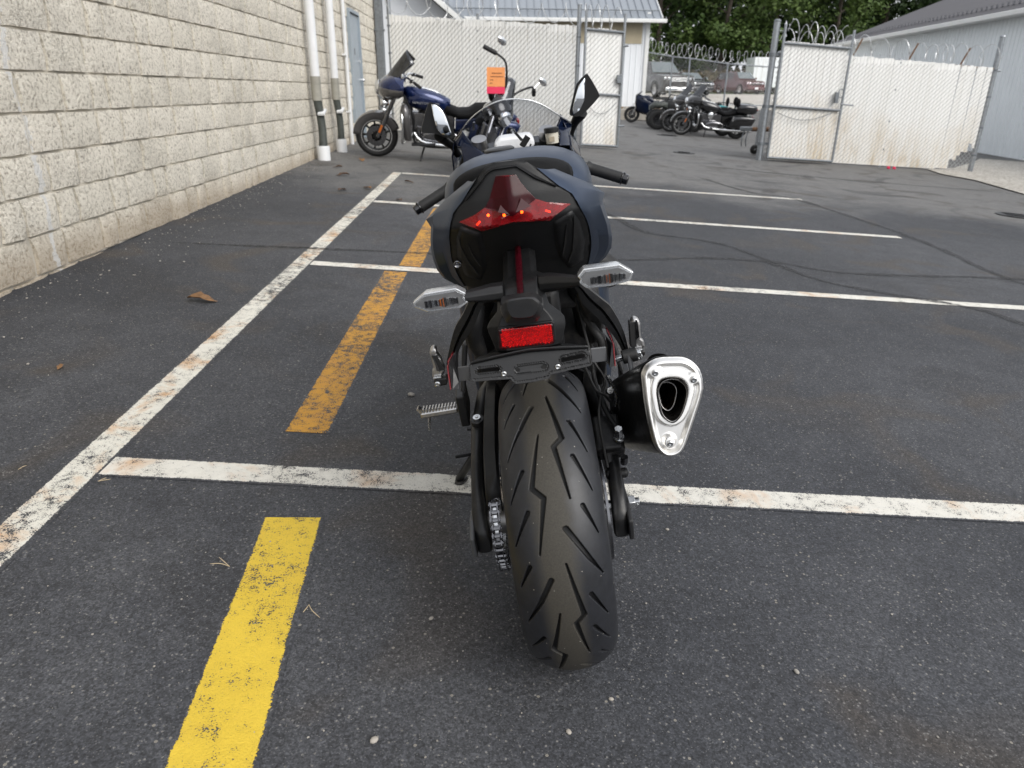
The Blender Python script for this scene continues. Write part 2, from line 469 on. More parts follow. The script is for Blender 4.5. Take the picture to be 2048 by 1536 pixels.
# split-face concrete block
m, t, b = _nodes('split_block')
co = geoco(t)
oi = N(t, 'ShaderNodeObjectInfo')
n1 = noise_tex(t, 52, 7, 0.70, co)
n2 = noise_tex(t, 2.6, 5, 0.65, co)
n3 = noise_tex(t, 105, 5, 0.7, co)
c = ramp(t, n1.outputs[0], [(0.30, (0.21, 0.19, 0.158)), (0.40, (0.45, 0.412, 0.348)), (0.485, (0.72, 0.675, 0.585)), (0.72, (0.86, 0.82, 0.73))]).outputs[0]
gm = ramp(t, n2.outputs[0], [(0.48, (0, 0, 0)), (0.72, (0.6, 0.6, 0.6))]).outputs[0]
spk = ramp(t, n3.outputs[0], [(0.42, (1, 1, 1)), (0.56, (0, 0, 0))]).outputs[0]
c = mix(t, mix(t, 1.0, gm, spk, 'MULTIPLY'), c, (0.17, 0.165, 0.15))
tone = ramp(t, oi.outputs['Random'], [(0, (0.94, 0.935, 0.92)), (1, (1.04, 1.035, 1.03))]).outputs[0]
c = mix(t, 1.0, c, tone, 'MULTIPLY')
# splash dirt and rust along the foot of the wall, pale lime runs
sp = N(t, 'ShaderNodeSeparateXYZ')
t.links.new(co, sp.inputs[0])
lo = math_n(t, 'ADD', sp.outputs[2], math_n(t, 'MULTIPLY', n2.outputs[0], -0.28))
df = ramp(t, lo, [(0.13, (0.55, 0.55, 0.55)), (0.32, (0, 0, 0))]).outputs[0]
c = mix(t, df, c, (0.34, 0.255, 0.165))
# lime weeping from a joint, a crooked pale line down the face
nl = noise_tex(t, 3.1, 4, 0.6, co)
nw = noise_tex(t, 21, 5, 0.7, co)
cy_ = math_n(t, 'ADD', 3.90, math_n(t, 'MULTIPLY', nl.outputs[0], 0.16))
dl = math_n(t, 'ABSOLUTE', math_n(t, 'SUBTRACT', sp.outputs[1], cy_))
wl = math_n(t, 'MULTIPLY', math_n(t, 'POWER', nw.outputs[0], 3.0), 0.16)
lf = math_n(t, 'MULTIPLY', math_n(t, 'LESS_THAN', dl, wl), 0.7)
c = mix(t, lf, c, (0.70, 0.70, 0.69))
t.links.new(c, b.inputs['Base Color'])
b.inputs['Roughness'].default_value = 0.9
b.inputs['Specular IOR Level'].default_value = 0.25
hh = math_n(t, 'ADD', n1.outputs[0], math_n(t, 'MULTIPLY', n3.outputs[0], 0.5))
bump(t, b, hh, 0.75, 0.016)
mat('mortar', (0.47, 0.435, 0.37), 0.95, 0, 0.15, 6, 0.05, bmp=0.5, bs=220)
mat('lime_stain', (0.55, 0.54, 0.50), 0.9, 0, 0.1, 30, 0.05, bmp=0.5, bs=160)

# fence slats: off-white vinyl, rust and dirt towards the ground
m, t, b = _nodes('slat')
co = geoco(t)
oi = N(t, 'ShaderNodeObjectInfo')
sp = N(t, 'ShaderNodeSeparateXYZ')
t.links.new(co, sp.inputs[0])
mp = N(t, 'ShaderNodeMapping')
mp.inputs['Scale'].default_value = (2.2, 2.2, 0.35)
t.links.new(co, mp.inputs[0])
n1 = noise_tex(t, 2.0, 6, 0.7, mp.outputs[0])
n2 = noise_tex(t, 0.9, 4, 0.6, co)
c = mix(t, oi.outputs['Random'], (0.82, 0.815, 0.785), (0.86, 0.858, 0.835))
hh = math_n(t, 'SUBTRACT', math_n(t, 'MULTIPLY', n2.outputs[0], 1.7), math_n(t, 'MULTIPLY', sp.outputs[2], 0.62))
dirt = ramp(t, hh, [(0.30, (0, 0, 0)), (1.0, (0.75, 0.75, 0.75))]).outputs[0]
strk = ramp(t, n1.outputs[0], [(0.45, (0.25,) * 3), (0.65, (1,) * 3)]).outputs[0]
c = mix(t, mix(t, 1.0, dirt, strk, 'MULTIPLY'), c, (0.50, 0.36, 0.17))
t.links.new(c, b.inputs['Base Color'])
b.inputs['Roughness'].default_value = 0.5

# white gravel, grass, foliage
m, t, b = _nodes('white_gravel')
co = geoco(t)
v = N(t, 'ShaderNodeTexVoronoi')
v.inputs['Scale'].default_value = 26
t.links.new(co, v.inputs['Vector'])
w = N(t, 'ShaderNodeTexWhiteNoise')
t.links.new(v.outputs['Position'], w.inputs['Vector'])
n2 = noise_tex(t, 0.5, 5, 0.6, co)
c = ramp(t, w.outputs[0], [(0, (0.30, 0.27, 0.23)), (0.4, (0.46, 0.43, 0.385)), (1, (0.62, 0.60, 0.56))]).outputs[0]
c = mix(t, 0.6, c, ramp(t, n2.outputs[0], [(0.3, (0.7, 0.68, 0.64)), (0.7, (1.05,) * 3)]).outputs[0], 'MULTIPLY')
t.links.new(c, b.inputs['Base Color'])
b.inputs['Roughness'].default_value = 0.9
bump(t, b, math_n(t, 'MULTIPLY', v.outputs['Distance'], -1.0), 0.9, 0.03)
m, t, b = _nodes('grass')
co = geoco(t)
n1 = noise_tex(t, 1.3, 8, 0.75, co)
t.links.new(ramp(t, n1.outputs[0], [(0.3, (0.045, 0.085, 0.018)), (0.7, (0.12, 0.18, 0.045))]).outputs[0], b.inputs['Base Color'])
b.inputs['Roughness'].default_value = 0.9
m, t, b = _nodes('scrub')
co = geoco(t)
n1 = noise_tex(t, 0.6, 8, 0.75, co)
t.links.new(ramp(t, n1.outputs[0], [(0.3, (0.05, 0.045, 0.025)), (0.55, (0.13, 0.10, 0.055)), (0.75, (0.07, 0.10, 0.03))]).outputs[0], b.inputs['Base Color'])
b.inputs['Roughness'].default_value = 0.9
def leaf_mat(name, c0, c1):
    m, t, b = _nodes(name)
    co = objco(t)
    n1 = noise_tex(t, 0.55, 5, 0.7, co)
    n2 = noise_tex(t, 4.0, 3, 0.6, co)
    f = math_n(t, 'ADD', math_n(t, 'MULTIPLY', n1.outputs[0], 0.6), math_n(t, 'MULTIPLY', n2.outputs[0], 0.4))
    t.links.new(ramp(t, f, [(0.36, c0), (0.64, c1)]).outputs[0], b.inputs['Base Color'])
    b.inputs['Roughness'].default_value = 0.6
    b.inputs['Specular IOR Level'].default_value = 0.25
    b.inputs['Subsurface Weight'].default_value = 0.0
    return m
leaf_mat('leaf_a', (0.022, 0.046, 0.012), (0.075, 0.125, 0.030))
leaf_mat('leaf_b', (0.028, 0.055, 0.014), (0.095, 0.14, 0.034))
leaf_mat('leaf_c', (0.016, 0.034, 0.012), (0.052, 0.088, 0.026))

# ------------------------------------------------------------------ mesh helpers
def V(*a):
    return Vector(a)
class MB:
    """collects shapes; build() links them as ONE mesh object"""
    def __init__(s):
        s.v = []
        s.f = []
    def add(s, vs, fs):
        o = len(s.v)
        s.v += [tuple(p) for p in vs]
        s.f += [tuple(i + o for i in f) for f in fs]
        return s
    def box(s, c, d, rot=None):
        hx, hy, hz = d[0] / 2, d[1] / 2, d[2] / 2
        vs = [Vector((x * hx, y * hy, z * hz)) for z in (-1, 1) for y in (-1, 1) for x in (-1, 1)]
        if rot is not None:
            vs = [rot @ p for p in vs]
        c = Vector(c)
        return s.add([p + c for p in vs], [(0, 2, 3, 1), (4, 5, 7, 6), (0, 1, 5, 4), (2, 6, 7, 3), (0, 4, 6, 2), (1, 3, 7, 5)])
    def loft(s, rings, cap=True, closed=True):
        n = len(rings[0])
        vs = [p for r in rings for p in r]
        fs = []
        for i in range(len(rings) - 1):
            for j in range(n if closed else n - 1):
                k = (j + 1) % n
                fs.append((i * n + j, i * n + k, (i + 1) * n + k, (i + 1) * n + j))
        if cap and closed:
            fs.append(tuple(range(n - 1, -1, -1)))
            fs.append(tuple((len(rings) - 1) * n + j for j in range(n)))
        return s.add(vs, fs)
    def tube(s, pts, r, n=10, cap=True, closed=False, flat=1.0):
        pts = [Vector(p) for p in pts]
        rs = r if isinstance(r, (list, tuple)) else [r] * len(pts)
        rings = []
        up = None
        m = len(pts)
        for i, p in enumerate(pts):
            a = pts[(i - 1) % m] if (closed or i > 0) else p
            c = pts[(i + 1) % m] if (closed or i < m - 1) else p
            tg = (c - a)
            if tg.length < 1e-9:
                tg = Vector((0, 0, 1))
            tg.normalize()
            if up is None:
                ref = Vector((0, 0, 1)) if abs(tg.z) < 0.9 else Vector((0, 1, 0))
                up = (ref - tg * ref.dot(tg)).normalized()
            else:
                up = up - tg * up.dot(tg)
                if up.length < 1e-6:
                    up = tg.orthogonal()
                up.normalize()
            sd = tg.cross(up)
            rings.append([p + up * (math.cos(2 * PI * k / n) * rs[i]) + sd * (math.sin(2 * PI * k / n) * rs[i] * flat) for k in range(n)])
        if closed:
            rings.append(rings[0])
            return s.loft(rings, cap=False)
        return s.loft(rings, cap=cap)
    def lathe(s, prof, c, axis='x', n=32, arc=None):
        """prof: (along axis, radius); closed ring surface"""
        c = Vector(c)
        rings = []
        for k in range(n + 1 if arc else n):
            a = (arc[0] + (arc[1] - arc[0]) * k / n) if arc else 2 * PI * k / n
            ca, sa = math.cos(a), math.sin(a)
            if axis == 'x':
                rings.append([c + Vector((u, r * ca, r * sa)) for u, r in prof])
            elif axis == 'y':
                rings.append([c + Vector((r * ca, u, r * sa)) for u, r in prof])
            else:
                rings.append([c + Vector((r * ca, r * sa, u)) for u, r in prof])
        if not arc:
            rings.append(rings[0])
        return s.loft(rings, cap=False, closed=False)
    def prism(s, poly, off):
        """polygon (3-D points) pushed along off"""
        a = [Vector(p) for p in poly]
        o = Vector(off)
        return s.loft([a, [p + o for p in a]])
    def cyl(s, p0, p1, r, n=16, r2=None):
        return s.tube([p0, p1], [r, r2 if r2 is not None else r], n)
    def ball(s, c, r, n=10, m=6, sc=(1, 1, 1)):
        c = Vector(c)
        rings = []
        for i in range(1, m):
            a = PI * i / m
            rings.append([c + Vector((r * sc[0] * math.sin(a) * math.cos(2 * PI * k / n), r * sc[1] * math.sin(a) * math.sin(2 * PI * k / n), -r * sc[2] * math.cos(a))) for k in range(n)])
        return s.loft(rings)
    def mesh(s, name):
        me = bpy.data.meshes.new(name)
        me.from_pydata(s.v, [], s.f)
        me.update()
        return me
    def build(s, name, material, parent=None, smooth=35, bevel=0.0, seg=2, sub=0, solid=0.0, fix=True):
        me = s.mesh(name)
        if fix:
            import bmesh
            bm = bmesh.new()
            bm.from_mesh(me)
            bmesh.ops.recalc_face_normals(bm, faces=bm.faces)
            bm.to_mesh(me)
            bm.free()
        return link(name, me, material, parent, smooth, bevel, seg, sub, solid)
def link(name, me, material, parent=None, smooth=35, bevel=0.0, seg=2, sub=0, solid=0.0):
    if material is not None and not me.materials:
        me.materials.append(MATS[material])
    if smooth:
        me.polygons.foreach_set('use_smooth', [True] * len(me.polygons))
        if smooth < 180:
            me.set_sharp_from_angle(angle=rad(smooth))
    o = bpy.data.objects.new(name, me)
    C.objects.link(o)
    if parent is not None:
        o.parent = parent
    if solid:
        md = o.modifiers.new('solid', 'SOLIDIFY')
        md.thickness = abs(solid)
        md.offset = -1 if solid > 0 else 1
    if bevel:
        md = o.modifiers.new('bevel', 'BEVEL')
        md.width = bevel
        md.segments = seg
        md.limit_method = 'ANGLE'
        md.angle_limit = rad(32)
        md.harden_normals = False
    if sub:
        md = o.modifiers.new('sub', 'SUBSURF')
        md.levels = sub
        md.render_levels = sub
    return o
def tag(o, label=None, cat=None, group=None, kind=None):
    if label:
        o['label'] = label
    if cat:
        o['category'] = cat
    if group:
        o['group'] = group
    if kind:
        o['kind'] = kind
    return o
def empty(name, label, cat, group=None, mw=None):
    o = bpy.data.objects.new(name, None)
    o.empty_display_size = 0.1
    C.objects.link(o)
    if mw is not None:
        o.matrix_world = mw
    return tag(o, label, cat, group)
def resample(pts, n, smooth=True):
    pts = [Vector(p) for p in pts]
    if smooth and len(pts) > 2:
        fine = []
        for i in range(len(pts) - 1):
            p0 = pts[max(0, i - 1)]
            p1, p2 = pts[i], pts[i + 1]
            p3 = pts[min(len(pts) - 1, i + 2)]
            for k in range(8):
                u = k / 8
                fine.append(0.5 * ((2 * p1) + (p2 - p0) * u + (2 * p0 - 5 * p1 + 4 * p2 - p3) * u * u + (3 * p1 - p0 - 3 * p2 + p3) * u ** 3))
        fine.append(pts[-1])
        pts = fine
    ln = [0.0]
    for a, b_ in zip(pts, pts[1:]):
        ln.append(ln[-1] + (b_ - a).length)
    out = []
    j = 0
    for i in range(n):
        s = ln[-1] * i / (n - 1)
        while j < len(pts) - 2 and ln[j + 1] < s:
            j += 1
        d = ln[j + 1] - ln[j]
        out.append(pts[j].lerp(pts[j + 1], (s - ln[j]) / d if d > 1e-12 else 0))
    return out
def closed_smooth(pts, per=4):
    pts = [Vector(p) for p in pts]
    n = len(pts)
    out = []
    for i in range(n):
        p0, p1, p2, p3 = pts[i - 1], pts[i], pts[(i + 1) % n], pts[(i + 2) % n]
        for k in range(per):
            u = k / per
            out.append(0.5 * ((2 * p1) + (p2 - p0) * u + (2 * p0 - 5 * p1 + 4 * p2 - p3) * u * u + (3 * p1 - p0 - 3 * p2 + p3) * u ** 3))
    return out
def inside(pt, poly):
    x, y = pt
    c = False
    j = len(poly) - 1
    for i in range(len(poly)):
        xi, yi = poly[i]
        xj, yj = poly[j]
        if (yi > y) != (yj > y) and x < (xj - xi) * (y - yi) / (yj - yi) + xi:
            c = not c
        j = i
    return c
def patch(outline, f, step=0.008, holes=()):
    """shell over an outline given as (x, z): a constrained triangulation lifted to y = f(x, z)"""
    xs = [p[0] for p in outline]
    zs = [p[1] for p in outline]
    vs = [Vector(p) for p in outline]
    ed = [(i, (i + 1) % len(outline)) for i in range(len(outline))]
    for hl in holes:
        o = len(vs)
        vs += [Vector(p) for p in hl]
        ed += [(o + i, o + (i + 1) % len(hl)) for i in range(len(hl))]
    bnd = [tuple(v) for v in vs]
    x = min(xs) + step / 2
    row = 0
    while x < max(xs):
        z = min(zs) + step / 2 + (step / 2 if row % 2 else 0)
        while z < max(zs):
            if inside((x, z), outline) and all((x - q[0]) ** 2 + (z - q[1]) ** 2 > (0.45 * step) ** 2 for q in bnd):
                vs.append(Vector((x, z)))
            z += step
        x += step
        row += 1
    ov, oe, of, *_ = delaunay_2d_cdt(vs, ed, [], 0, 1e-6)
    mb = MB()
    fs = []
    for fc in of:
        cx_ = sum(ov[i].x for i in fc) / len(fc)
        cz_ = sum(ov[i].y for i in fc) / len(fc)
        if inside((cx_, cz_), outline) and not any(inside((cx_, cz_), hl) for hl in holes):
            fs.append(tuple(fc))
    mb.add([(v.x, f(v.x, v.y), v.y) for v in ov], fs)
    return mb
def xz(pts):
    return [(p[0], p[2]) for p in pts]
def pill(a, b_, r, n=8):
    """2-D capsule outline"""
    a = Vector(a)
    b_ = Vector(b_)
    d = (b_ - a).normalized()
    q = Vector((-d.y, d.x))
    out = []
    for k in range(n + 1):
        t = PI / 2 + PI * k / n
        out.append(a + d * (math.cos(t) * r) + q * (math.sin(t) * r))
    for k in range(n + 1):
        t = -PI / 2 + PI * k / n
        out.append(b_ + d * (math.cos(t) * r) + q * (math.sin(t) * r))
    return [tuple(p) for p in out]
def copy_thing(root, mw, label=None):
    r = root.copy()
    C.objects.link(r)
    r.matrix_world = mw
    if label:
        r['label'] = label
    def rec(src, dst):
        for ch in src.children:
            c = ch.copy()
            C.objects.link(c)
            c.parent = dst
            rec(ch, c)
    rec(root, r)
    return r

# ================================================================== SETTING
def sheet(name, poly, lift, material, uvs=None, kind='structure', parent=None, label=None):
    """flat sheet following the ground"""
    mb = MB()
    mb.add([(x, y, gz(x, y) + lift) for x, y in poly], [tuple(range(len(poly)))])
    me = mb.mesh(name)
    if uvs:
        uv = me.uv_layers.new(name='UVMap')
        for i, (u, v) in enumerate(uvs):
            uv.data[i].uv = (u, v)
    o = link(name, me, material, parent, 0)
    if parent is None:
        tag(o, label, None, None, kind)
    elif label:
        o['label'] = label
    return o

# terrain: one sheet to the horizon
xs = [-400, -200, -100, -60, -40, -25, -12, -6, 0, 6, 12, 18, 24, 30, 45, 70, 120, 250, 400]
ys = [-300, -120, -60, -30, -20, -8, 0, 10, 20, 28, 31, 31.5, 32, 32.6, 33.2, 33.7, 36, 40, 43, 46, 54, 62, 80, 110, 160, 300, 500]
mb = MB()
mb.add([(x, y, gz(x, y)) for y in ys for x in xs], [(j * len(xs) + i, j * len(xs) + i + 1, (j + 1) * len(xs) + i + 1, (j + 1) * len(xs) + i) for j in range(len(ys) - 1) for i in range(len(xs) - 1)])
lot = mb.build('parking_lot', 'asphalt', None, 0)
tag(lot, 'dark asphalt car park surface with pale exposed stones', None, None, 'structure')

def strip_line(name, a, b_, w, lift, material, label=None, n=1):
    a = Vector(a)
    b_ = Vector(b_)
    d = (b_ - a)
    ln = d.length
    d.normalize()
    q = Vector((-d.y, d.x)) * (w / 2)
    poly = [a - q, b_ - q, b_ + q, a + q]
    hw = w / 2
    return sheet(name, [tuple(p) for p in poly], lift, material, [(-hw, 0), (-hw, ln), (hw, ln), (hw, 0)], parent=lot, label=label)
strip_line('painted_line', (-1.236, 0.4), (-1.236, 9.24), 0.128, 0.0012, 'white_edge_line', 'long worn white line along the ends of the stalls')
for x0, y0, x1, y1, lb in ((-1.174, 1.913, 3.95, 1.868, 'nearest white stall line, under the rear wheel'), (-1.174, 4.49, 3.95, 4.44, 'second white stall line from the camera'),
                           (-1.174, 6.98, 3.93, 6.86, 'third white stall line from the camera'), (-1.174, 9.20, 3.90, 9.22, 'farthest white stall line, in front of the blue bike')):
    strip_line('painted_line', (x0, y0), (x1, y1), 0.122, 0.0022, 'white_line', lb)
strip_line('painted_line', (-0.455, 0.20), (-0.560, 1.685), 0.170, 0.0016, 'yellow_line', 'bright yellow painted bar in the near stall')
strip_line('painted_line', (-0.648, 2.19), (-0.630, 4.40), 0.164, 0.0016, 'yellow_line_worn', 'worn orange yellow bar in the second stall')
strip_line('painted_line', (-0.560, 4.56), (-0.520, 6.85), 0.164, 0.0016, 'yellow_line_worn', 'worn orange yellow bar in the third stall')

def wander(name, pts, w, lift, material, label):
    w = w * 1.7
    p = resample([(a, b_, 0) for a, b_ in pts], 40)
    left, right = [], []
    for i, q in enumerate(p):
        d = (p[min(i + 1, 39)] - p[max(i - 1, 0)]).normalized()
        nrm = Vector((-d.y, d.x, 0))
        k = w * (0.35 + 0.9 * abs(noise.noise(Vector((q.x * 3, q.y * 3, w * 90))))) * min(1, i / 4 + 0.1, (39 - i) / 4 + 0.1)
        jit = nrm * noise.noise(Vector((q.x * 5, q.y * 5, 3.3))) * 0.02
        left.append(q + nrm * k + jit)
        right.append(q - nrm * k + jit)
    mb = MB()
    mb.add([(v.x, v.y, gz(v.x, v.y) + lift) for v in left + right], [(i, i + 1, 40 + i + 1, 40 + i) for i in range(39)])
    o = mb.build(name, material, lot, 0)
    o['label'] = label
for k, (pts, w) in enumerate((([(-2.2, 4.80), (-1.99, 4.82), (-1.48, 4.87), (-1.01, 4.91), (-0.46, 4.96), (0.87, 5.11), (1.56, 5.36), (2.15, 5.37), (2.61, 5.15), (4.08, 5.3), (5.2, 5.1)], 0.030),
                              ([(0.9, 7.6), (1.15, 6.95), (1.31, 6.27), (1.75, 6.08), (2.0, 5.76), (2.24, 4.94), (2.64, 4.58), (3.1, 4.33), (3.3, 3.7), (3.9, 3.1)], 0.034),
                              ([(3.0, 11.2), (3.36, 9.6), (3.80, 9.27), (3.99, 7.82), (4.07, 6.67), (3.96, 5.13), (4.4, 4.2)], 0.040),
                              ([(3.5, 12.9), (5.5, 12.2), (8.4, 11.8)], 0.05))):
    wander('tar_seam', pts, w, 0.003 + 0.0006 * k, 'tar_seam', ('dark crack crossing below the bike from wall to right', 'dark crack curving through the middle stalls', 'dark crack at the ends of the far stall lines', 'dark seam across the asphalt before the right fence')[k])

# white gravel bed right of the fence and the raised gravel lot beyond the gate
sheet('gravel_bed', [(8.2, 10.4), (8.55, 11.6), (8.98, 13.6), (8.86, 14.5), (9.1, 15.4), (10.3, 16.4), (12.4, 19.0), (13.6, 20.6), (15.0, 20.4), (14.2, 17.0), (13.0, 10.0)], 0.02, 'white_gravel', label='pale gravel bed at the foot of the right fence')
mb = MB()
gl = [(x, y) for y in (33.6, 40, 46, 62, 67) for x in (-12, -2, 8, 18, 40)]
mb.add([(x, y, gz(x, y) + 0.02) for x, y in gl], [(j * 5 + i, j * 5 + i + 1, (j + 1) * 5 + i + 1, (j + 1) * 5 + i) for j in range(4) for i in range(4)])
tag(mb.build('gravel_lot', 'white_gravel', None, 0), 'pale raised gravel lot beyond the gate', None, None, 'structure')
mb = MB()
gl = [(x, y) for y in (66.5, 74, 84, 140, 400) for x in (-60, -10, 18, 40, 120)]
mb.add([(x, y, gz(x, y) + 0.06 + max(0, y - 74) * 0.02) for x, y in gl], [(j * 5 + i, j * 5 + i + 1, (j + 1) * 5 + i + 1, (j + 1) * 5 + i) for j in range(4) for i in range(4)])
tag(mb.build('grass_field', 'grass', None, 0), 'strip of mown grass beyond the gravel lot', None, None, 'structure')
mb = MB()
mb.add([(-12, 31.0, gz(0, 31) - 0.3), (12.5, 31.0, gz(12, 31) - 0.2), (12.5, 33.7, 0.40), (-12, 33.7, 0.46)], [(0, 1, 2, 3)])
tag(mb.build('bank', 'scrub', None, 0), 'scrubby earth bank below the gravel lot', None, None, 'structure')

# ------------------------------------------------------------------ block building on the left
WX = -2.46
def wz(y):
    return gz(WX, y)
bld = empty('block_building', 'cream split-face concrete block building along the left side', 'building', None, Matrix.Translation((WX, 16.1, 0)))
BI = Matrix.Translation((-WX, -16.1, 0))
def bpart(mb, name, material, **kw):
    mb.v = [(x - WX, y - 16.1, z) for x, y, z in mb.v]
    return mb.build(name, material, bld, **kw)
CH, TOP = 0.203, 4.55
mb = MB()
mb.box((WX - 3.007, 7.05, 2.0), (6.0, 18.06, 5.06))
bpart(mb, 'wall_core', 'mortar', smooth=0)
mb = MB()
mb.box((WX - 3.0, 7.05, 4.62), (6.16, 18.24, 0.16))
bpart(mb, 'coping', 'trim_white', smooth=0, bevel=0.01)
# block meshes: a few shapes of each length, split face rough and chipped at the ends
def block_mesh(L, seed, name):
    r = random.Random(seed)
    nu, nv = 5, 3
    mb = MB()
    vs, fs = [], []
    for j in range(nv + 1):
        for i in range(nu + 1):
            u, v = i / nu, j / nv
            y = (u - 0.5) * (L - 0.013)
            z = (v - 0.5) * (CH - 0.010)
            x = 0.010 + r.uniform(-0.003, 0.009)
            if i in (0, nu):
                x -= r.uniform(0.004, 0.010)
                y += (0.5 - u) * 2 * (r.uniform(0.001, 0.007) if r.random() < 0.62 else r.uniform(0.007, 0.026)) * (1 if j in (1, 2) else 0.4)
            if j in (0, nv):
                x -= r.uniform(0.003, 0.009)
                z += (0.5 - v) * 2 * r.uniform(0, 0.004)
            vs.append((x, y, z))
    W_ = nu + 1
    for j in range(nv):
        for i in range(nu):
            fs.append((j * W_ + i, j * W_ + i + 1, (j + 1) * W_ + i + 1, (j + 1) * W_ + i))
    rim = [i for i in range(W_)] + [j * W_ + nu for j in range(1, nv + 1)] + [nv * W_ + i for i in range(nu - 1, -1, -1)] + [j * W_ for j in range(nv - 1, 0, -1)]
    o = len(vs)
    vs += [(-0.03, vs[i][1], vs[i][2]) for i in rim]
    k = len(rim)
    for i in range(k):
        a, b_ = rim[i], rim[(i + 1) % k]
        fs.append((a, o + i, o + (i + 1) % k, b_))
    mb.add(vs, fs)
    me = mb.mesh(name)
    me.materials.append(MATS['split_block'])
    me.polygons.foreach_set('use_smooth', [True] * len(me.polygons))
    me.set_sharp_from_angle(angle=rad(50))
    return me
LEN = [0.203, 0.305, 0.406]
BM = {L: [block_mesh(L, int(L * 1000) + k, 'block') for k in range(6)] for L in LEN}
def in_view(x, y, z):
    v = Vector((x, y, z - CAMZ))
    a = v.dot(Vector(_r))
    b2 = v.dot(Vector(_d))
    c2 = v.dot(Vector(_f))
    return c2 > 0.1 and -1060 < 1420 * a / c2 < 1040 and -790 < 1420 * b2 / c2 < 780
blocks = []
DOOR = (13.12, 14.04, 2.06)
for row in range(0, 23):
    z = -0.20 + (row + 0.5) * CH
    r = random.Random(row * 17 + 3)
    y = -2.0 + (0.203 if row % 2 else 0.0)
    while y < 16.08:
        L = r.choice([0.406, 0.406, 0.406, 0.305, 0.203])
        if y + L > 16.08:
            L = 0.203
        yc = y + L / 2
        dz = wz(13.5)
        if not (DOOR[0] - 0.02 < yc < DOOR[1] + 0.02 and z < dz + DOOR[2] + 0.05) and z > wz(yc) - 0.12:
            blocks.append((yc, z, L))
        y += L
vis = [b_ for b_ in blocks if in_view(WX, b_[0], b_[1])]
vis.sort(key=lambda b_: b_[0])
near = set(vis[:300])
rest = MB()
for b_ in blocks:
    me = BM[b_[2]][RNG.randrange(6)]
    if b_ in near:
        o = bpy.data.objects.new('block', me)
        C.objects.link(o)
        o.parent = bld
        o.location = (0.004 * RNG.random(), b_[0] - 16.1, b_[1])
        if RNG.random() < 0.5:
            o.rotation_euler = (PI, 0, 0)
    else:
        rest.add([(v.co.x, v.co.y + b_[0] - 16.1, v.co.z + b_[1]) for v in me.vertices], [tuple(p.vertices) for p in me.polygons])
o = rest.build('block_courses', 'split_block', bld, 50, fix=False)
o['kind'] = 'stuff'
# steel door with frame, knob, deadbolt and number
dz = wz(13.5)
door = MB()
door.box((WX - 0.01, 13.58, dz + 1.0), (0.05, 0.86, 2.0))
door = bpart(door, 'door', 'door_grey', smooth=0, bevel=0.004)
fr = MB()
for y in (13.125, 14.035):
    fr.box((WX + 0.012, y, dz + 1.02), (0.075, 0.05, 2.04))
fr.box((WX + 0.012, 13.58, dz + 2.04), (0.074, 0.858, 0.05))
bpart(fr, 'door_frame', 'door_grey', smooth=0, bevel=0.003)
def dpart(mb, name, material, **kw):
    mb.v = [(x - WX, y - 16.1, z) for x, y, z in mb.v]
    return mb.build(name, material, door, **kw)
mb = MB()
mb.cyl((WX + 0.014, 13.90, dz + 0.98), (WX + 0.05, 13.90, dz + 0.98), 0.03, 14)
mb.ball((WX + 0.07, 13.90, dz + 0.98), 0.032)
dpart(mb, 'knob', 'chrome')
mb = MB()
mb.cyl((WX + 0.014, 13.90, dz + 1.28), (WX + 0.04, 13.90, dz + 1.28), 0.03, 14)
dpart(mb, 'deadbolt', 'chrome')
mb = MB()
mb.box((WX + 0.017, 13.55, dz + 1.43), (0.006, 0.09, 0.10))
dpart(mb, 'door_plate', 'galv_dark', smooth=0, bevel=0.002)

# downpipes and conduit (things fixed to the wall)
def downpipe(y, label, zt, zc, r):
    g = gz(WX + 0.1, y)
    root = empty('downpipe', label, 'downpipe', 'white downpipes on the block wall', Matrix.Translation((WX + 0.12, y, g)))
    mb = MB()
    mb.tube([(0, 0, zc), (0, 0, 4.3)], r, 16)
    mb.build('pipe', 'pvc_white', root)
    mb = MB()
    mb.tube([(0, 0, zc - 0.28), (0, 0, zc + 0.012)], r * 1.08, 16)
    mb.build('coupling', 'pipe_tan', root)
    mb = MB()
    pts, rs = [], []
    for k in range(41):
        u = k / 40
        pts.append((0.03 * math.sin(u * 2.2), 0.02 * math.sin(u * 3), zc - 0.26 - u * (zc - 0.26 - 0.14)))
        rs.append(r * (1.0 if k % 2 else 0.91) * (1.0 - 0.10 * math.sin(u * PI)))
    mb.tube(pts, rs, 14)
    mb.build('drain_hose', 'pipe_dark', root, smooth=60)
    mb = MB()
    mb.lathe([(-0.06, r * 1.1), (-0.06, r * 1.42), (0.16, r * 1.42), (0.18, r * 1.35), (0.18, r * 1.05), (0.10, r * 1.0)], (0.025, 0, 0), 'z', 20)
    mb.build('drain_collar', 'pvc_white', root)
    mb = MB()
    mb.box((0.05, 0, zc - 0.42), (0.09, 0.16, 0.03), Matrix.Rotation(0.35, 3, 'X'))
    mb.build('strap', 'pvc_white', root, 0, bevel=0.004)
    mb = MB()
    mb.lathe([(-0.02, r + 0.001), (-0.02, r * 1.12), (0.02, r * 1.12), (0.02, r + 0.001)], (0, 0, 2.2), 'z', 16)
    mb.box((-0.085, 0, 2.2), (0.05, 0.05, 0.04))
    mb.build('bracket', 'pvc_white', root)
    return root
downpipe(10.03, 'nearer white downpipe with dark green lower hose on the block wall', 4, 1.02, 0.060)
downpipe(11.22, 'farther white downpipe with dark lower hose, next to the thin conduit', 4, 1.0, 0.055)
g = gz(WX, 12.5)
cd = empty('conduit', 'thin white conduit on the wall beside the grey door', 'conduit', None, Matrix.Translation((WX + 0.06, 12.52, g)))
mb = MB()
mb.tube([(0, 0, -0.05), (0, 0, 4.3)], 0.03, 12)
mb.build('tube', 'pvc_white', cd)
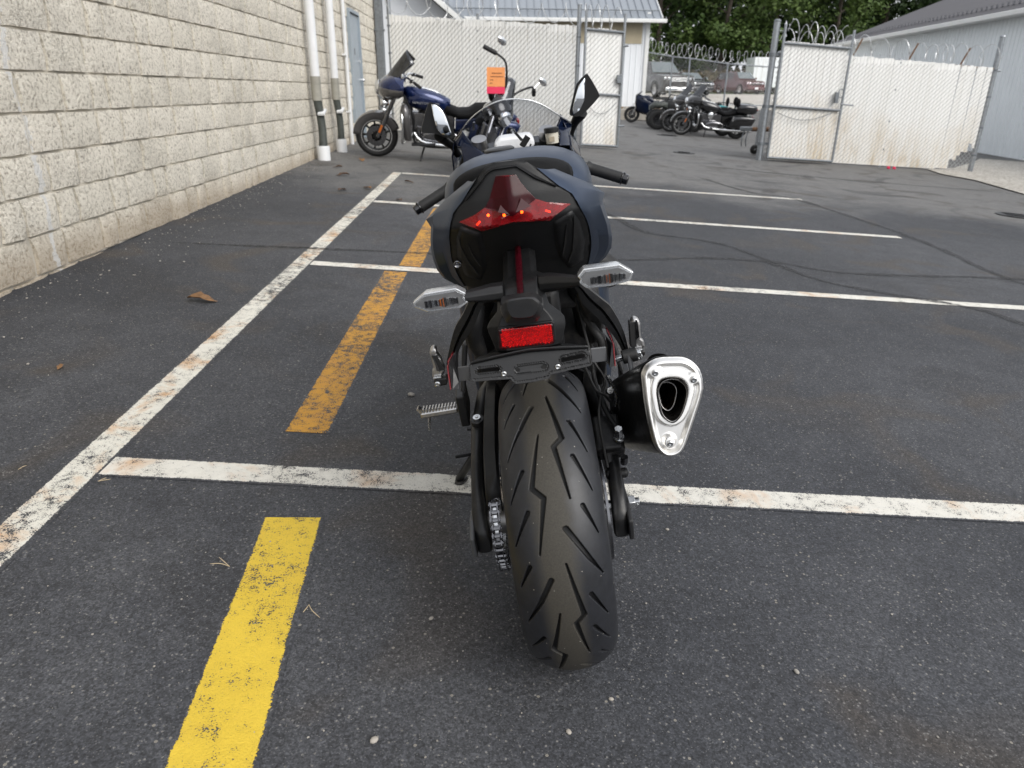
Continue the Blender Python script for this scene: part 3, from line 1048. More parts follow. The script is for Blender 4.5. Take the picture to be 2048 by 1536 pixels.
for z in (0.5, 1.35, 2.3):
    mb = MB()
    mb.box((-0.02, 0, z), (0.08, 0.11, 0.03))
    mb.build('clip', 'pvc_white', cd, 0, bevel=0.003)
cp = empty('corner_pipe', 'dark grey square downspout at the far corner of the block wall', 'downpipe', None, Matrix.Translation((WX + 0.11, 15.95, gz(WX, 15.95))))
mb = MB()
mb.box((0, 0, 2.2), (0.15, 0.15, 4.4))
mb.build('pipe', 'galv_dark', cp, 0, bevel=0.01)
for z in (0.7, 1.9, 3.1):
    mb = MB()
    mb.box((0, 0, z), (0.19, 0.166, 0.04))
    mb.build('strap', 'galv_dark', cp, 0, bevel=0.004)

# ------------------------------------------------------------------ fences
PITCH = 0.0735
def slat_mesh(h, name):
    mb = MB()
    w = 0.0695
    for y0 in (0.0,):
        mb.add([(-w / 2, 0.004, 0), (-w / 4, 0, 0), (w / 4, 0, 0), (w / 2, 0.004, 0), (-w / 2, 0.004, h), (-w / 4, 0, h), (w / 4, 0, h), (w / 2, 0.004, h),
                (-w / 2, 0.009, 0), (w / 2, 0.009, 0), (-w / 2, 0.009, h), (w / 2, 0.009, h)],
               [(0, 1, 5, 4), (1, 2, 6, 5), (2, 3, 7, 6), (9, 8, 10, 11), (8, 0, 4, 10), (3, 9, 11, 7), (4, 5, 6, 7, 11, 10)])
    me = mb.mesh(name)
    me.materials.append(MATS['slat'])
    return me
SLATS = {}
def slat(parent, x, z0, z1, y=0.0, tilt=0.0):
    h = round(z1 - z0, 2)
    if h not in SLATS:
        SLATS[h] = slat_mesh(h, 'slat')
    o = bpy.data.objects.new('slat', SLATS[h])
    C.objects.link(o)
    o.parent = parent
    o.location = (x, y, z0)
    o.rotation_euler = (0, tilt, 0)
    return o
def chain_link(x0, x1, z0, z1, y, r=0.0048, p=0.095):
    """woven wire: one set of diagonals in front of the slats, the other behind; z0, z1: functions of x"""
    mb = MB()
    for sgn, yy in ((1, y), (-1, y + 0.024)):
        H_ = max(z1(x0), z1(x1)) - min(z0(x0), z0(x1))
        zb = min(z0(x0), z0(x1))
        s_ = x0 - H_
        while s_ < x1 + H_:
            seg = []
            for k in range(25):
                z = zb + H_ * k / 24
                x = s_ + sgn * (z - zb) if sgn > 0 else s_ + H_ - (z - zb) - H_ * 0
                if x0 <= x <= x1 and z0(x) <= z <= z1(x):
                    seg.append((x, yy, z))
            if len(seg) > 1:
                mb.tube([seg[0], seg[-1]], r, 4, cap=False)
            s_ += p
    return mb
def razor_coil(x0, x1, zf, y, R_, pitch, seed, mess=0.5, arc=1.0):
    """barbed helix"""
    mb = MB()
    r = random.Random(seed)
    pts = []
    n_ = int((x1 - x0) / pitch * 18)
    ph = r.uniform(0, 6)
    rr = R_
    off = 0.0
    for k in range(n_):
        u = k / 18 * 2 * PI
        x = x0 + (x1 - x0) * k / n_ + mess * pitch * 0.6 * math.sin(k * 0.043 + ph)
        if k % 18 == 0:
            rr = R_ * r.uniform(1 - 0.35 * mess, 1 + 0.2 * mess)
            off = r.uniform(-1, 1) * mess * R_ * 0.3
        pts.append(Vector((x + 0.25 * rr * math.cos(u), y + rr * math.cos(u) + off, zf(x) + R_ + rr * math.sin(u) * arc)))
    mb.tube(pts, 0.0068, 4, cap=False)
    for k in range(2, len(pts) - 2, 4):
        d = (pts[k + 1] - pts[k - 1]).normalized()
        q = d.cross(Vector((0, 0, 1)))
        if q.length < 0.1:
            q = d.cross(Vector((0, 1, 0)))
        q.normalize()
        p = pts[k]
        mb.add([p + d * 0.028, p + q * 0.013, p - d * 0.028, p - q * 0.013], [(0, 1, 2, 3)])
    return mb
def fmat(x0, y0, x1, y1):
    d = Vector((x1 - x0, y1 - y0, 0))
    ln = d.length
    d.normalize()
    return Matrix(((d.x, -d.y, 0, x0), (d.y, d.x, 0, y0), (0, 0, 1, gz(x0, y0)), (0, 0, 0, 1))), ln, d
def fence_run(name, label, cat, a, b_, h, posts, toprail=True, rails=(), coil=None, skip=None, frame=False, jit=0.012, first=0.03, floor=0.03):
    mw, ln, d = fmat(*a, *b_)
    root = empty(name, label, cat, None, mw)
    base = lambda x: gz(a[0] + d.x * x, a[1] + d.y * x) - gz(*a)
    top = lambda x: base(0) + (base(ln) - base(0)) * x / ln + h
    r = random.Random(len(label))
    x = first + PITCH / 2
    k = 0
    while x < ln - 0.03:
        z0, z1 = base(x) + floor, top(x) + r.uniform(-0.6, 1.0) * jit + 0.03
        sp = skip(x / ln) if skip else None
        if sp != 'gap':
            if sp:
                z0 += sp
            slat(root, x, z0, z1, 0.0, r.uniform(-0.0012, 0.0012) * (9 if sp else 1))
        x += PITCH
        k += 1
    o = chain_link(0.0, ln - 0.02, lambda x: base(x) + floor, top, -0.0095).build('chain_link', 'fence_wire', root, 0, fix=False)
    o['kind'] = 'stuff'
    for (px_, ph_, pr_) in posts:
        mb = MB()
        mb.tube([(px_, 0.035, base(px_) - 0.2), (px_, 0.035, base(px_) + ph_)], pr_, 14)
        mb.ball((px_, 0.035, base(px_) + ph_), pr_ * 1.12, 12, 6, (1, 1, 0.7))
        mb.build('post', 'galv', root)
        for zz in (0.35, 0.9, 1.5, 2.0):
            mb = MB()
            mb.lathe([(-0.015, pr_ + 0.001), (-0.015, pr_ + 0.008), (0.015, pr_ + 0.008), (0.015, pr_ + 0.001)], (px_, 0.035, base(px_) + zz), 'z', 14)
            mb.build('tension_band', 'galv_dark', root)
    if toprail:
        mb = MB()
        mb.tube([(0, 0.032, top(0) - 0.02), (ln, 0.032, top(ln) - 0.02)], 0.021, 10)
        mb.build('top_rail', 'galv', root)
    for zz in rails:
        mb = MB()
        mb.tube([(0, -0.032 if frame else 0.032, base(0) + zz), (ln, -0.032 if frame else 0.032, base(ln) + zz)], 0.022, 10)
        mb.build('rail', 'galv_dark', root)
    if frame:
        for xx in (0.0, ln):
            mb = MB()
            mb.tube([(xx, -0.03, base(xx) + 0.06), (xx, -0.03, top(xx) + (0.32 if frame == 'tall' else 0.02))], 0.025, 12)
            mb.build('frame_post', 'galv', root)
        for f_ in (lambda x: base(x) + 0.07, lambda x: top(x)):
            mb = MB()
            mb.tube([(0, -0.03, f_(0)), (ln, -0.03, f_(ln))], 0.023, 10)
            mb.build('frame_rail', 'galv_dark', root)
    if coil:
        razor_coil(0, ln, lambda x: top(x) + coil[2], 0.0, coil[0], coil[1], len(label), *coil[3:]).build('razor_wire', 'wire', root, 0, fix=False)
    return root, top, base, ln
# left fence: wall corner to gate post
fence_run('slatted_fence', 'long white slatted chain-link fence behind the blue motorcycle', 'fence', (-2.22, 15.95), (1.58, 15.02), 2.16,
          [(0.06, 2.5, 0.04), (1.9, 2.3, 0.03), (3.89, 2.55, 0.04)], True, (), (0.20, 0.34, 0.02, 0.9))
gt, top, base, ln = fence_run('gate_leaf', 'white slatted gate leaf standing open at the left of the gateway', 'gate', (1.68, 14.95), (2.44, 15.10), 2.14,
          [], False, (1.02,), (0.18, 0.22, 0.05, 0.8), None, 'tall')
# gate hardware
mb = MB()
mb.box((ln - 0.06, -0.06, 1.28), (0.10, 0.05, 0.15))
mb.build('latch', 'galv_dark', gt, 0, bevel=0.006)
mb = MB()
mb.tube([(ln - 0.02, -0.05, 0.42), (ln + 0.10, -0.07, 0.42)], 0.02, 8)
mb.build('hinge', 'galv_dark', gt)
mb = MB()
mb.tube([(ln - 0.02, -0.05, 1.86), (ln + 0.08, -0.07, 1.87)], 0.02, 8)
mb.build('hinge', 'galv_dark', gt)
mb = MB()
mb.tube([(0.05 + 0.65 * k / 14, -0.04, 0.86 - 0.22 * math.sin(k / 14 * PI)) for k in range(15)], 0.005, 5)
mb.build('chain', 'galv_dark', gt)
# right fence, torn open at its end
def torn(u):
    if 0.955 < u < 0.985:
        return 'gap'
    if u > 0.86:
        return 0.15 + (u - 0.86) * 4.2 + 0.10 * math.sin(u * 190)
    if u > 0.80:
        return 0.02
    return None
fr_, ftop, fbase, fln = fence_run('slatted_fence', 'white slatted chain-link fence right of the gateway, torn at its far end', 'fence', (5.48, 15.10), (10.30, 15.62), 2.02,
          [(4.72, 2.62, 0.05), (2.6, 2.05, 0.03)], True, (), (0.20, 0.30, 0.02, 0.9), torn)
for x in (1.55, 2.75, 3.9):
    mb = MB()
    mb.tube([(x, 0.03, ftop(x) - 0.02), (x + 0.16, 0.03, ftop(x) + 0.34)], 0.016, 8)
    mb.build('barb_arm', 'rusty', fr_)
mb = MB()
mb.tube([(fln * 0.74, 0.034, ftop(fln * 0.74) + 0.005), (fln * 0.97, 0.034, ftop(fln * 0.97) + 0.005)], 0.024, 10)
mb.build('rusty_rail', 'rusty', fr_)
gp = empty('gate_post', 'tall galvanised gate post right of the gateway', 'post', None, Matrix.Translation((5.34, 15.0, gz(5.34, 15.0))))
mb = MB()
mb.tube([(0, 0, -0.2), (0.0, 0, 2.52)], 0.06, 16)
mb.build('tube', 'galv', gp)
mb = MB()
mb.ball((0, 0, 2.53), 0.066, 14, 6, (1, 1, 0.6))
mb.build('cap', 'galv_dark', gp)
for z in (0.32, 1.02, 1.95):
    mb = MB()
    mb.lathe([(-0.03, 0.061), (-0.03, 0.075), (0.03, 0.075), (0.03, 0.061)], (0, 0, z), 'z', 16)
    mb.box((0.09, -0.02, z), (0.08, 0.05, 0.05))
    mb.build('hinge', 'galv_dark', gp)
g2, top, base, ln = fence_run('gate_leaf', 'white slatted gate leaf folded back against the right fence', 'gate', (5.47, 14.93), (6.86, 15.06), 2.16,
          [], False, (1.04,), (0.17, 0.26, 0.06, 0.9), None, 'tall')
mb = MB()
mb.box((ln - 0.16, -0.07, 1.20), (0.07, 0.06, 0.20))
mb.build('latch', 'galv_dark', g2, 0, bevel=0.006)
mb = MB()
mb.tube([(ln - 0.09 + 0.05 * math.cos(a), -0.08, 1.28 + 0.08 * math.sin(a)) for a in [k * PI / 8 for k in range(16)]], 0.008, 6, closed=True)
mb.build('padlock_loop', 'galv_dark', g2)
mb = MB()
mb.tube([(ln - 0.05, -0.06, 1.08), (ln + 0.22, -0.08, 1.06)], 0.014, 8)
mb.build('latch_bar', 'galv_dark', g2)
mb = MB()
mb.tube([(0.06 + 1.15 * k / 16, -0.05, 0.92 - 0.14 * math.sin(k / 16 * PI)) for k in range(17)], 0.006, 5)
mb.build('chain', 'galv_dark', g2)

# far bare chain-link fence with its own razor wire
FZ = lambda y: gz(8, y)
ff = empty('wire_fence', 'bare galvanised chain-link fence with a razor wire coil beyond the gate', 'fence', None, Matrix.Translation((4.0, 33.0, 0)))
fp = [(1.4, 1.2), (3.55, 0.3), (4.15, -0.3), (5.6, -0.9), (7.75, -1.6), (9.5, -1.9), (11.6, -2.2), (14.2, -2.3)]
ftz = [2.95, 2.55, 2.48, 2.26, 2.10, 2.10, 2.14, 2.14]
for (x, y), zt in zip(fp, ftz):
    mb = MB()
    mb.tube([(x, y, -0.1), (x, y, zt)], 0.032, 10)
    mb.build('post', 'galv', ff)
path = [Vector((x, y, z)) for (x, y), z in zip(fp, ftz)]
mb = MB()
mb.tube(path, 0.024, 8)
mb.build('top_rail', 'galv', ff)
mb = MB()
mb.tube([(p.x, p.y, 0.78 - 0.03 * i) for i, p in enumerate(path)], 0.02, 8)
mb.build('rail', 'galv', ff)
mb = MB()
mb.tube([path[5] + Vector((0.05, -0.1, 0.02)), path[7] + Vector((-1.6, -0.1, 0.03))], 0.06, 8)
mb.build('white_sleeve', 'pvc_white', ff)
pp = resample(path, 620)
mb = MB()
hel = []
for k, p in enumerate(pp):
    a = k / 13 * 2 * PI
    R_ = 0.27 + 0.03 * math.sin(k * 0.05)
    hel.append(p + Vector((0.72 * R_ * math.cos(a), 0.70 * R_ * math.cos(a), 0.27 + R_ * math.sin(a))))
mb.tube(hel, 0.008, 4, cap=False)
mb.build('razor_wire', 'wire', ff, 0, fix=False)
mb = MB()
for (a, b_) in zip(path, path[1:]):
    n_ = int((b_ - a).length / 0.12)
    for k in range(n_):
        for s in (1, -1):
            p = a.lerp(b_, k / n_)
            zt = a.z + (b_.z - a.z) * k / n_
            q = [Vector((p.x, p.y, zt))]
            d = (b_ - a).normalized()
            hgt = zt - 0.55
            e = p + d * (s * hgt)
            mb.tube([(p.x, p.y, zt), (e.x, e.y, 0.55)], 0.0016, 3, cap=False)
o = mb.build('chain_link', 'wire', ff, 0, fix=False)
o['kind'] = 'stuff'

# ------------------------------------------------------------------ sheds behind
def ribbed(a, b_, z0, z1, rib, proud, nrm):
    """wall sheet with vertical ribs between ground points a and b_"""
    a = Vector((*a, 0))
    b_ = Vector((*b_, 0))
    d = b_ - a
    n_ = max(2, int(d.length / rib))
    nv = Vector((*nrm, 0)).normalized()
    prof = []
    for k in range(n_):
        for u, o in ((0, 0), (0.80, 0), (0.86, proud), (0.94, proud)):
            prof.append(a + d * ((k + u) / n_) + nv * o)
    prof.append(b_)
    m_ = len(prof)
    mb = MB()
    za = z0 if callable(z0) else (lambda t_: z0)
    zb = z1 if callable(z1) else (lambda t_: z1)
    tt = [(p - a).dot(d) / d.length_squared for p in prof]
    mb.add([(p.x, p.y, za(t_)) for p, t_ in zip(prof, tt)] + [(p.x, p.y, zb(t_)) for p, t_ in zip(prof, tt)], [(i, i + 1, m_ + i + 1, m_ + i) for i in range(m_ - 1)])
    return mb
# white shed behind the left fence (long eave towards the camera)
sh = empty('white_shed', 'white metal shed with pale grey roof behind the left fence', 'shed', None, Matrix.Identity(4))
EZ, EY = 4.05, 33.0
X0, X1 = -4.5, 6.85
ribbed((X0, EY), (X1 - 0.45, EY), 0.2, EZ - 0.2, 0.23, 0.02, (0, -1)).build('front_wall', 'siding_white', sh, 0)
mb = MB()
mb.box(((X0 + X1 - 0.5) / 2, EY - 0.012, 3.42), (X1 - X0 - 1.0, 0.03, 0.80))
mb.build('tan_band', 'siding_tan', sh, 0)
mb = MB()
mb.add([(X1 - 0.45, EY, 0.2), (X1 - 0.45, EY + 11, 0.2), (X1 - 0.45, EY + 11, EZ - 0.2), (X1 - 0.45, EY + 5.5, EZ + 2.6), (X1 - 0.45, EY, EZ - 0.2)], [(0, 1, 2, 3, 4)])
mb.build('gable_wall', 'siding_white', sh, 0)
mb = MB()
mb.box((X1 - 0.52, EY - 0.02, 2.2), (0.16, 0.10, 4.0))
mb.build('corner_trim', 'trim_white', sh, 0, bevel=0.01)
for s in (1, -1):
    mb = MB()
    y0, y1 = (EY - 0.45, EY + 5.5) if s > 0 else (EY + 11.45, EY + 5.5)
    mb.add([(X0 - 0.3, y0, EZ - 0.1), (X1, y0, EZ - 0.1), (X1, y1, EZ + 2.95), (X0 - 0.3, y1, EZ + 2.95), (X0 - 0.3, y0, EZ - 0.18), (X1, y0, EZ - 0.18), (X1, y1, EZ + 2.87), (X0 - 0.3, y1, EZ + 2.87)],
           [(0, 1, 2, 3), (4, 7, 6, 5), (0, 4, 5, 1), (1, 5, 6, 2), (2, 6, 7, 3), (3, 7, 4, 0)])
    rf = mb.build('roof', 'roof_grey', sh, 0)
    if s > 0:
        sm_ = MB()
        dv = Vector((0, 5.95, 3.05))
        sm_.box((0, 0, 0), (0.04, dv.length, 0.05), Matrix.Rotation(math.atan2(3.05, 5.95), 3, 'X'))
        me = sm_.mesh('seam')
        me.materials.append(MATS['roof_grey'])
        x = X0
        while x < X1:
            o = bpy.data.objects.new('seam', me)
            C.objects.link(o)
            o.parent = rf
            o.location = (x, (y0 + y1) / 2, EZ - 0.1 + 1.525 + 0.02)
            x += 0.305
        mb = MB()
        mb.box(((X0 + X1) / 2, y0 - 0.06, EZ - 0.20), (X1 - X0 + 0.3, 0.12, 0.14))
        mb.build('gutter', 'trim_white', sh, 0, bevel=0.02)
        mb = MB()
        mb.tube([(X0, y0 + 0.4, EZ + 0.22), (X1 - 0.1, y0 + 0.4, EZ + 0.22)], 0.025, 8)
        mb.build('snow_rail', 'galv_dark', rf)
mb = MB()
mb.add([(X1 + 0.003, EY - 0.45, EZ - 0.26), (X1 + 0.003, EY + 5.5, EZ + 2.78), (X1 + 0.003, EY + 5.5, EZ + 2.97), (X1 + 0.003, EY - 0.45, EZ - 0.08)], [(0, 1, 2, 3)])
mb.build('rake_trim', 'trim_white', sh, 0, solid=0.03)
# small white house end at the left of it
hs_ = empty('white_house', 'white gabled house end with dark soffit above the fence corner', 'house', None, Matrix.Identity(4))
HY = 22.5
mb = MB()
mb.add([(-6.0, HY, 0), (-1.05, HY, 0), (-1.05, HY, 2.95), (-3.6, HY, 4.9), (-6.0, HY, 2.95), (-6.0, HY + 7, 0), (-1.05, HY + 7, 0), (-1.05, HY + 7, 2.95), (-3.6, HY + 7, 4.9), (-6.0, HY + 7, 2.95)],
       [(0, 1, 2, 3, 4), (6, 5, 9, 8, 7), (1, 6, 7, 2), (5, 0, 4, 9)])
mb.build('wall', 'siding_white', hs_, 0)
for s in (1, -1):
    mb = MB()
    ex = -3.6 + s * 3.15
    ez = 4.95 - 3.15 * 0.765
    mb.add([(-3.6, HY - 0.6, 4.97), (ex, HY - 0.6, ez), (ex, HY + 7.4, ez), (-3.6, HY + 7.4, 4.97)], [(0, 1, 2, 3)])
    rf = mb.build('roof', 'roof_grey', hs_, 0, solid=0.10)
    mb = MB()
    mb.add([(-3.6, HY - 0.62, 4.86), (ex, HY - 0.62, ez - 0.11), (ex, HY - 0.62, ez + 0.05), (-3.6, HY - 0.62, 5.02)], [(0, 1, 2, 3)])
    mb.build('fascia', 'trim_white', rf, 0, solid=0.03)
    mb = MB()
    mb.add([(-3.6, HY - 0.58, 4.83), (ex, HY - 0.58, ez - 0.12), (ex, HY - 0.01, ez - 0.12), (-3.6, HY - 0.01, 4.83)], [(0, 1, 2, 3)])
    mb.build('soffit', 'soffit', rf, 0, solid=0.01)
# long white shed on the right
rs = empty('long_shed', 'long pale blue-white metal shed with dark grey roof on the right', 'shed', None, Matrix.Identity(4))
A, B_ = Vector((17.5, 39.0)), Vector((13.6, 4.0))
ez0 = 3.50
nrm = Vector((-(B_ - A).y, (B_ - A).x)).normalized()
if nrm.x > 0:
    nrm = -nrm
ribbed(tuple(A), tuple(B_), lambda t_: -1.2 + t_ * 0.3, ez0, 0.23, 0.02, tuple(nrm)).build('side_wall', 'siding_blue', rs, 0)
gd = Vector((-nrm.x, -nrm.y))
Cn = A + gd * 12
mb = MB()
mb.add([(A.x, A.y, -1), (Cn.x, Cn.y, -1), (Cn.x, Cn.y, ez0), ((A.x + Cn.x) / 2, (A.y + Cn.y) / 2, ez0 + 2.4), (A.x, A.y, ez0)], [(0, 1, 2, 3, 4)])
mb.build('gable_wall', 'siding_blue', rs, 0)
ov = (A - B_).normalized() * 0.5
a0 = A + ov + nrm * 0.45
b0 = B_ - ov + nrm * 0.45
rid = 6.45
a1 = a0 + gd * rid
b1 = b0 + gd * rid
a2 = a0 + gd * rid * 2
b2 = b0 + gd * rid * 2
zr = ez0 + 2.55
mb = MB()
mb.add([(a0.x, a0.y, ez0), (b0.x, b0.y, ez0), (b1.x, b1.y, zr), (a1.x, a1.y, zr)], [(0, 1, 2, 3)])
rf = mb.build('roof', 'roof_dark', rs, 0, solid=0.08)
mb = MB()
mb.add([(a1.x, a1.y, zr), (b1.x, b1.y, zr), (b2.x, b2.y, ez0), (a2.x, a2.y, ez0)], [(0, 1, 2, 3)])
mb.build('roof', 'roof_dark', rs, 0, solid=0.08)
me = None
n_ = int((b0 - a0).length / 0.32)
for k in range(n_):
    p = a0.lerp(b0, (k + 0.5) / n_)
    q = p + gd * rid
    if me is None:
        s_ = MB()
        e = Vector((q.x - p.x, q.y - p.y, zr - ez0))
        s_.add([(-0.02, 0, 0), (0.02, 0, 0), (0.02, 0, 0.045), (-0.02, 0, 0.045), (e.x - 0.02, e.y, e.z), (e.x + 0.02, e.y, e.z), (e.x + 0.02, e.y, e.z + 0.045), (e.x - 0.02, e.y, e.z + 0.045)],
               [(0, 1, 2, 3), (0, 4, 5, 1), (1, 5, 6, 2), (2, 6, 7, 3), (3, 7, 4, 0), (4, 7, 6, 5)])
        me = s_.mesh('seam')
        me.materials.append(MATS['roof_dark'])
    o = bpy.data.objects.new('seam', me)
    C.objects.link(o)
    o.parent = rf
    o.location = (p.x, p.y, ez0 + 0.005)
    if k == 0:
        s_ = MB()
        s_.box((0, 0, 0), (0.10, 0.12, 0.10))
        gme = s_.mesh('snow_guard')
        gme.materials.append(MATS['roof_dark'])
    c_ = p + gd * 0.55
    o = bpy.data.objects.new('snow_guard', gme)
    C.objects.link(o)
    o.parent = rf
    o.location = (c_.x, c_.y, ez0 + 0.30)
mb = MB()
dv = (b0 - a0)
gc = (a0 + b0) / 2 + nrm * 0.07
rot = Matrix.Rotation(math.atan2(dv.y, dv.x), 3, 'Z')
mb.box((gc.x, gc.y, ez0 - 0.09), (dv.length, 0.14, 0.15), rot)
mb.build('gutter', 'trim_white', rs, 0, bevel=0.02)
gs = (a0 + b0) / 2 - nrm * 0.22
mb = MB()
mb.box((gs.x, gs.y, ez0 - 0.13), (dv.length, 0.42, 0.03), rot)
mb.build('soffit', 'trim_white', rs, 0)
mb = MB()
q0 = a0 + nrm * 0.05
mb.tube([(q0.x, q0.y, ez0 - 0.16), (q0.x + 0.12, q0.y - 0.35, ez0 - 0.5), (A.x - 0.08, A.y - 0.45, ez0 - 0.75), (A.x - 0.08, A.y - 0.45, -0.5)], 0.05, 8)
mb.build('downspout', 'trim_white', rs)
# low concrete edge, boards and stones on the bank
le = MB()
le.box((4.2, 30.6, 0.30), (4.4, 0.35, 0.42))
tag(le.build('low_wall', 'concrete', None, 0, bevel=0.02), 'low tan concrete wall at the foot of the bank', 'wall')
mb = MB()
mb.box((6.1, 30.35, 0.64), (1.25, 0.25, 0.14), Matrix.Rotation(0.06, 3, 'Y'))
tag(mb.build('board', 'white_paint', None, 0, bevel=0.01), 'white board lying on the low wall above the small sport bike', 'board')
mb = MB()
mb.box((6.0, 32.6, 0.44), (4.4, 0.22, 0.2), Matrix.Rotation(0.04, 3, 'Y'))
tag(mb.build('timber', 'timber', None, 0, bevel=0.02), 'weathered timber along the top of the bank', 'timber')
sr = random.Random(5)
for k in range(9):
    x = 3.9 + k * 0.52 + sr.uniform(-0.1, 0.1)
    s = sr.uniform(0.14, 0.24)
    mb = MB()
    mb.ball((0, 0, 0), s, 8, 5, (1.2, 0.9, 0.75))
    mb.v = [tuple(Vector(v) * (1 + 0.25 * noise.noise(Vector(v) * 6 + Vector((k * 3, 0, 0))))) for v in mb.v]
    o = mb.build('stone', 'stone', None, 60)
    o.location = (x, 31.5 + sr.uniform(-0.1, 0.2), 0.34 + sr.uniform(-0.05, 0.08))
    o.rotation_euler = (sr.uniform(-1, 1), sr.uniform(-1, 1), sr.uniform(0, 3))
    tag(o, ('first', 'second', 'third', 'fourth', 'fifth', 'sixth', 'seventh', 'eighth', 'ninth')[k] + ' rough grey stone from the left in the row on the bank', 'stone', 'stones along the bank beyond the gate')

# ------------------------------------------------------------------ trees
def tree(x, y, h, rx, label, leafm, seed, nleaf=5200, low=0.18, group='trees behind the gravel lot'):
    r = random.Random(seed)
    z0 = gz(x, y) + max(0, y - 74) * 0.02
    root = empty('tree', label, 'tree', group, Matrix.Translation((x, y, z0)))
    mb = MB()
    tp = [(0, 0, -0.3)]
    dx = dy = 0
    for k in range(1, 7):
        dx += r.uniform(-0.25, 0.25)
        dy += r.uniform(-0.25, 0.25)
        tp.append((dx, dy, h * 0.8 * k / 6))
    mb.tube(tp, [0.32, 0.28, 0.25, 0.21, 0.16, 0.10, 0.04], 8)
    cl = []
    for k in range(14):
        u = low + (1 - low) * (k + r.random()) / 14
        p = Vector(tp[min(6, int(u * 6 * 0.99))])
        p.z = h * 0.72 * u
        a = r.uniform(0, 2 * PI)
        ln = rx * (0.55 + 0.5 * r.random()) * math.sin(PI * min(1, 0.22 + 0.75 * u)) 
        e = p + Vector((math.cos(a) * ln, math.sin(a) * ln, h * 0.16 * r.random() + ln * 0.25))
        mid = p.lerp(e, 0.5) + Vector((0, 0, 0.2))
        mb.tube([p, mid, e], [0.09, 0.06, 0.02], 5)
        cl += [(e, rx * r.uniform(0.26, 0.42)), (mid, rx * r.uniform(0.2, 0.34)), (e + Vector((r.uniform(-1, 1), r.uniform(-1, 1), r.uniform(-0.2, 1.2))) * 0.3 * rx, rx * r.uniform(0.18, 0.3))]
    for k in range(8):
        cl.append((Vector((r.uniform(-0.45, 0.45) * rx, r.uniform(-0.45, 0.45) * rx, h * r.uniform(0.55, 0.98))), rx * r.uniform(0.25, 0.4)))
    mb.build('trunk', 'bark', root)
    npc = max(20, nleaf // len(cl))
    vs, fs = [], []
    for c, s in cl:
        for _ in range(npc):
            d = Vector((r.gauss(0, 1), r.gauss(0, 1), r.gauss(0, 0.8)))
            d.normalize()
            p = c + d * (s * (r.random() ** 0.4))
            sz = r.uniform(0.12, 0.30)
            a = Vector((r.gauss(0, 1), r.gauss(0, 1), r.gauss(0, 0.5))).normalized()
            b_ = a.cross(d + Vector((0.01, 0.02, 0.3))).normalized()
            o = len(vs)
            vs += [p - a * sz, p + b_ * sz * 0.55, p + a * sz - Vector((0, 0, sz * 0.3)), p - b_ * sz * 0.55]
            fs.append((o, o + 1, o + 2, o + 3))
    mb = MB()
    mb.add(vs, fs)
    mb.build('crown', leafm, root, 0, fix=False)
    return root
TR = [(10.5, 69, 15, 4.6, 'leaf_b', 'leafy tree just right of the white shed roof'), (15.5, 73, 17, 5.2, 'leaf_a', 'tall tree above the grey pickup'),
      (20.5, 70, 16, 4.8, 'leaf_b', 'bright green tree between the pickup and the red car'), (25.5, 72, 17, 5.0, 'leaf_a', 'dense tree above the dark red car'),
      (30.5, 69, 15.5, 4.6, 'leaf_b', 'tree directly behind the tall gate post'), (36.0, 72, 17, 5.2, 'leaf_c', 'dark tree above the folded gate leaf'),
      (41.5, 70, 16, 4.9, 'leaf_c', 'dark tree beside the end of the long shed roof'), (47.0, 71, 17, 5.0, 'leaf_c', 'dark tree rising behind the long shed roof')]
for k, (x, y, h, rx, lm, lb) in enumerate(TR):
    tree(x * 1.1, y + 8, h * 1.1, rx * 1.1, lb, lm, 31 + k, 11000, 0.08)
# the wood behind reads as one mass
r = random.Random(77)
vs, fs = [], []
for _ in range(26000):
    x = r.uniform(-8, 78)
    y = r.uniform(88, 100)
    z = 1.0 + 17.5 * (r.random() ** 0.8) * (0.8 + 0.25 * noise.noise(Vector((x * 0.18, 0, 0))))
    sz = r.uniform(0.25, 0.62)
    p = Vector((x, y + 2.5 * noise.noise(Vector((x * 0.3, z * 0.35, 1))), z))
    a = Vector((r.gauss(0, 1), r.gauss(0, 1), r.gauss(0, 0.6))).normalized()
    b_ = a.cross(Vector((r.gauss(0, 1), r.gauss(0, 1), r.gauss(0, 1)))).normalized()
    o = len(vs)
    vs += [p - a * sz, p + b_ * sz * 0.6, p + a * sz, p - b_ * sz * 0.6]
    fs.append((o, o + 1, o + 2, o + 3))
mb = MB()
mb.add(vs, fs)
tag(mb.build('woods', 'leaf_c', None, 0, fix=False), 'dark mass of woodland behind the trees', 'woods', None, 'stuff')
vs, fs = [], []
for _ in range(9000):
    x = r.uniform(0, 60)
    y = 74.5 + r.uniform(0, 4)
    z = gz(x, y) + r.random() ** 1.6 * (2.0 + 1.2 * noise.noise(Vector((x * 0.4, 0, 5))))
    sz = r.uniform(0.12, 0.34)
    p = Vector((x, y, z))
    a = Vector((r.gauss(0, 0.6), r.gauss(0, 0.6), r.gauss(0, 1))).normalized()
    b_ = a.cross(Vector((r.gauss(0, 1), r.gauss(0, 1), 0.1))).normalized()
    o = len(vs)
    vs += [p - a * sz, p + b_ * sz * 0.5, p + a * sz, p - b_ * sz * 0.5]
    fs.append((o, o + 1, o + 2, o + 3))
mb = MB()
mb.add(vs, fs)
tag(mb.build('undergrowth', 'scrub', None, 0, fix=False), 'brownish undergrowth along the edge of the wood', 'undergrowth', None, 'stuff')

# ------------------------------------------------------------------ key outlines of the sport bike, in its own metres (x right, y forward, z up)

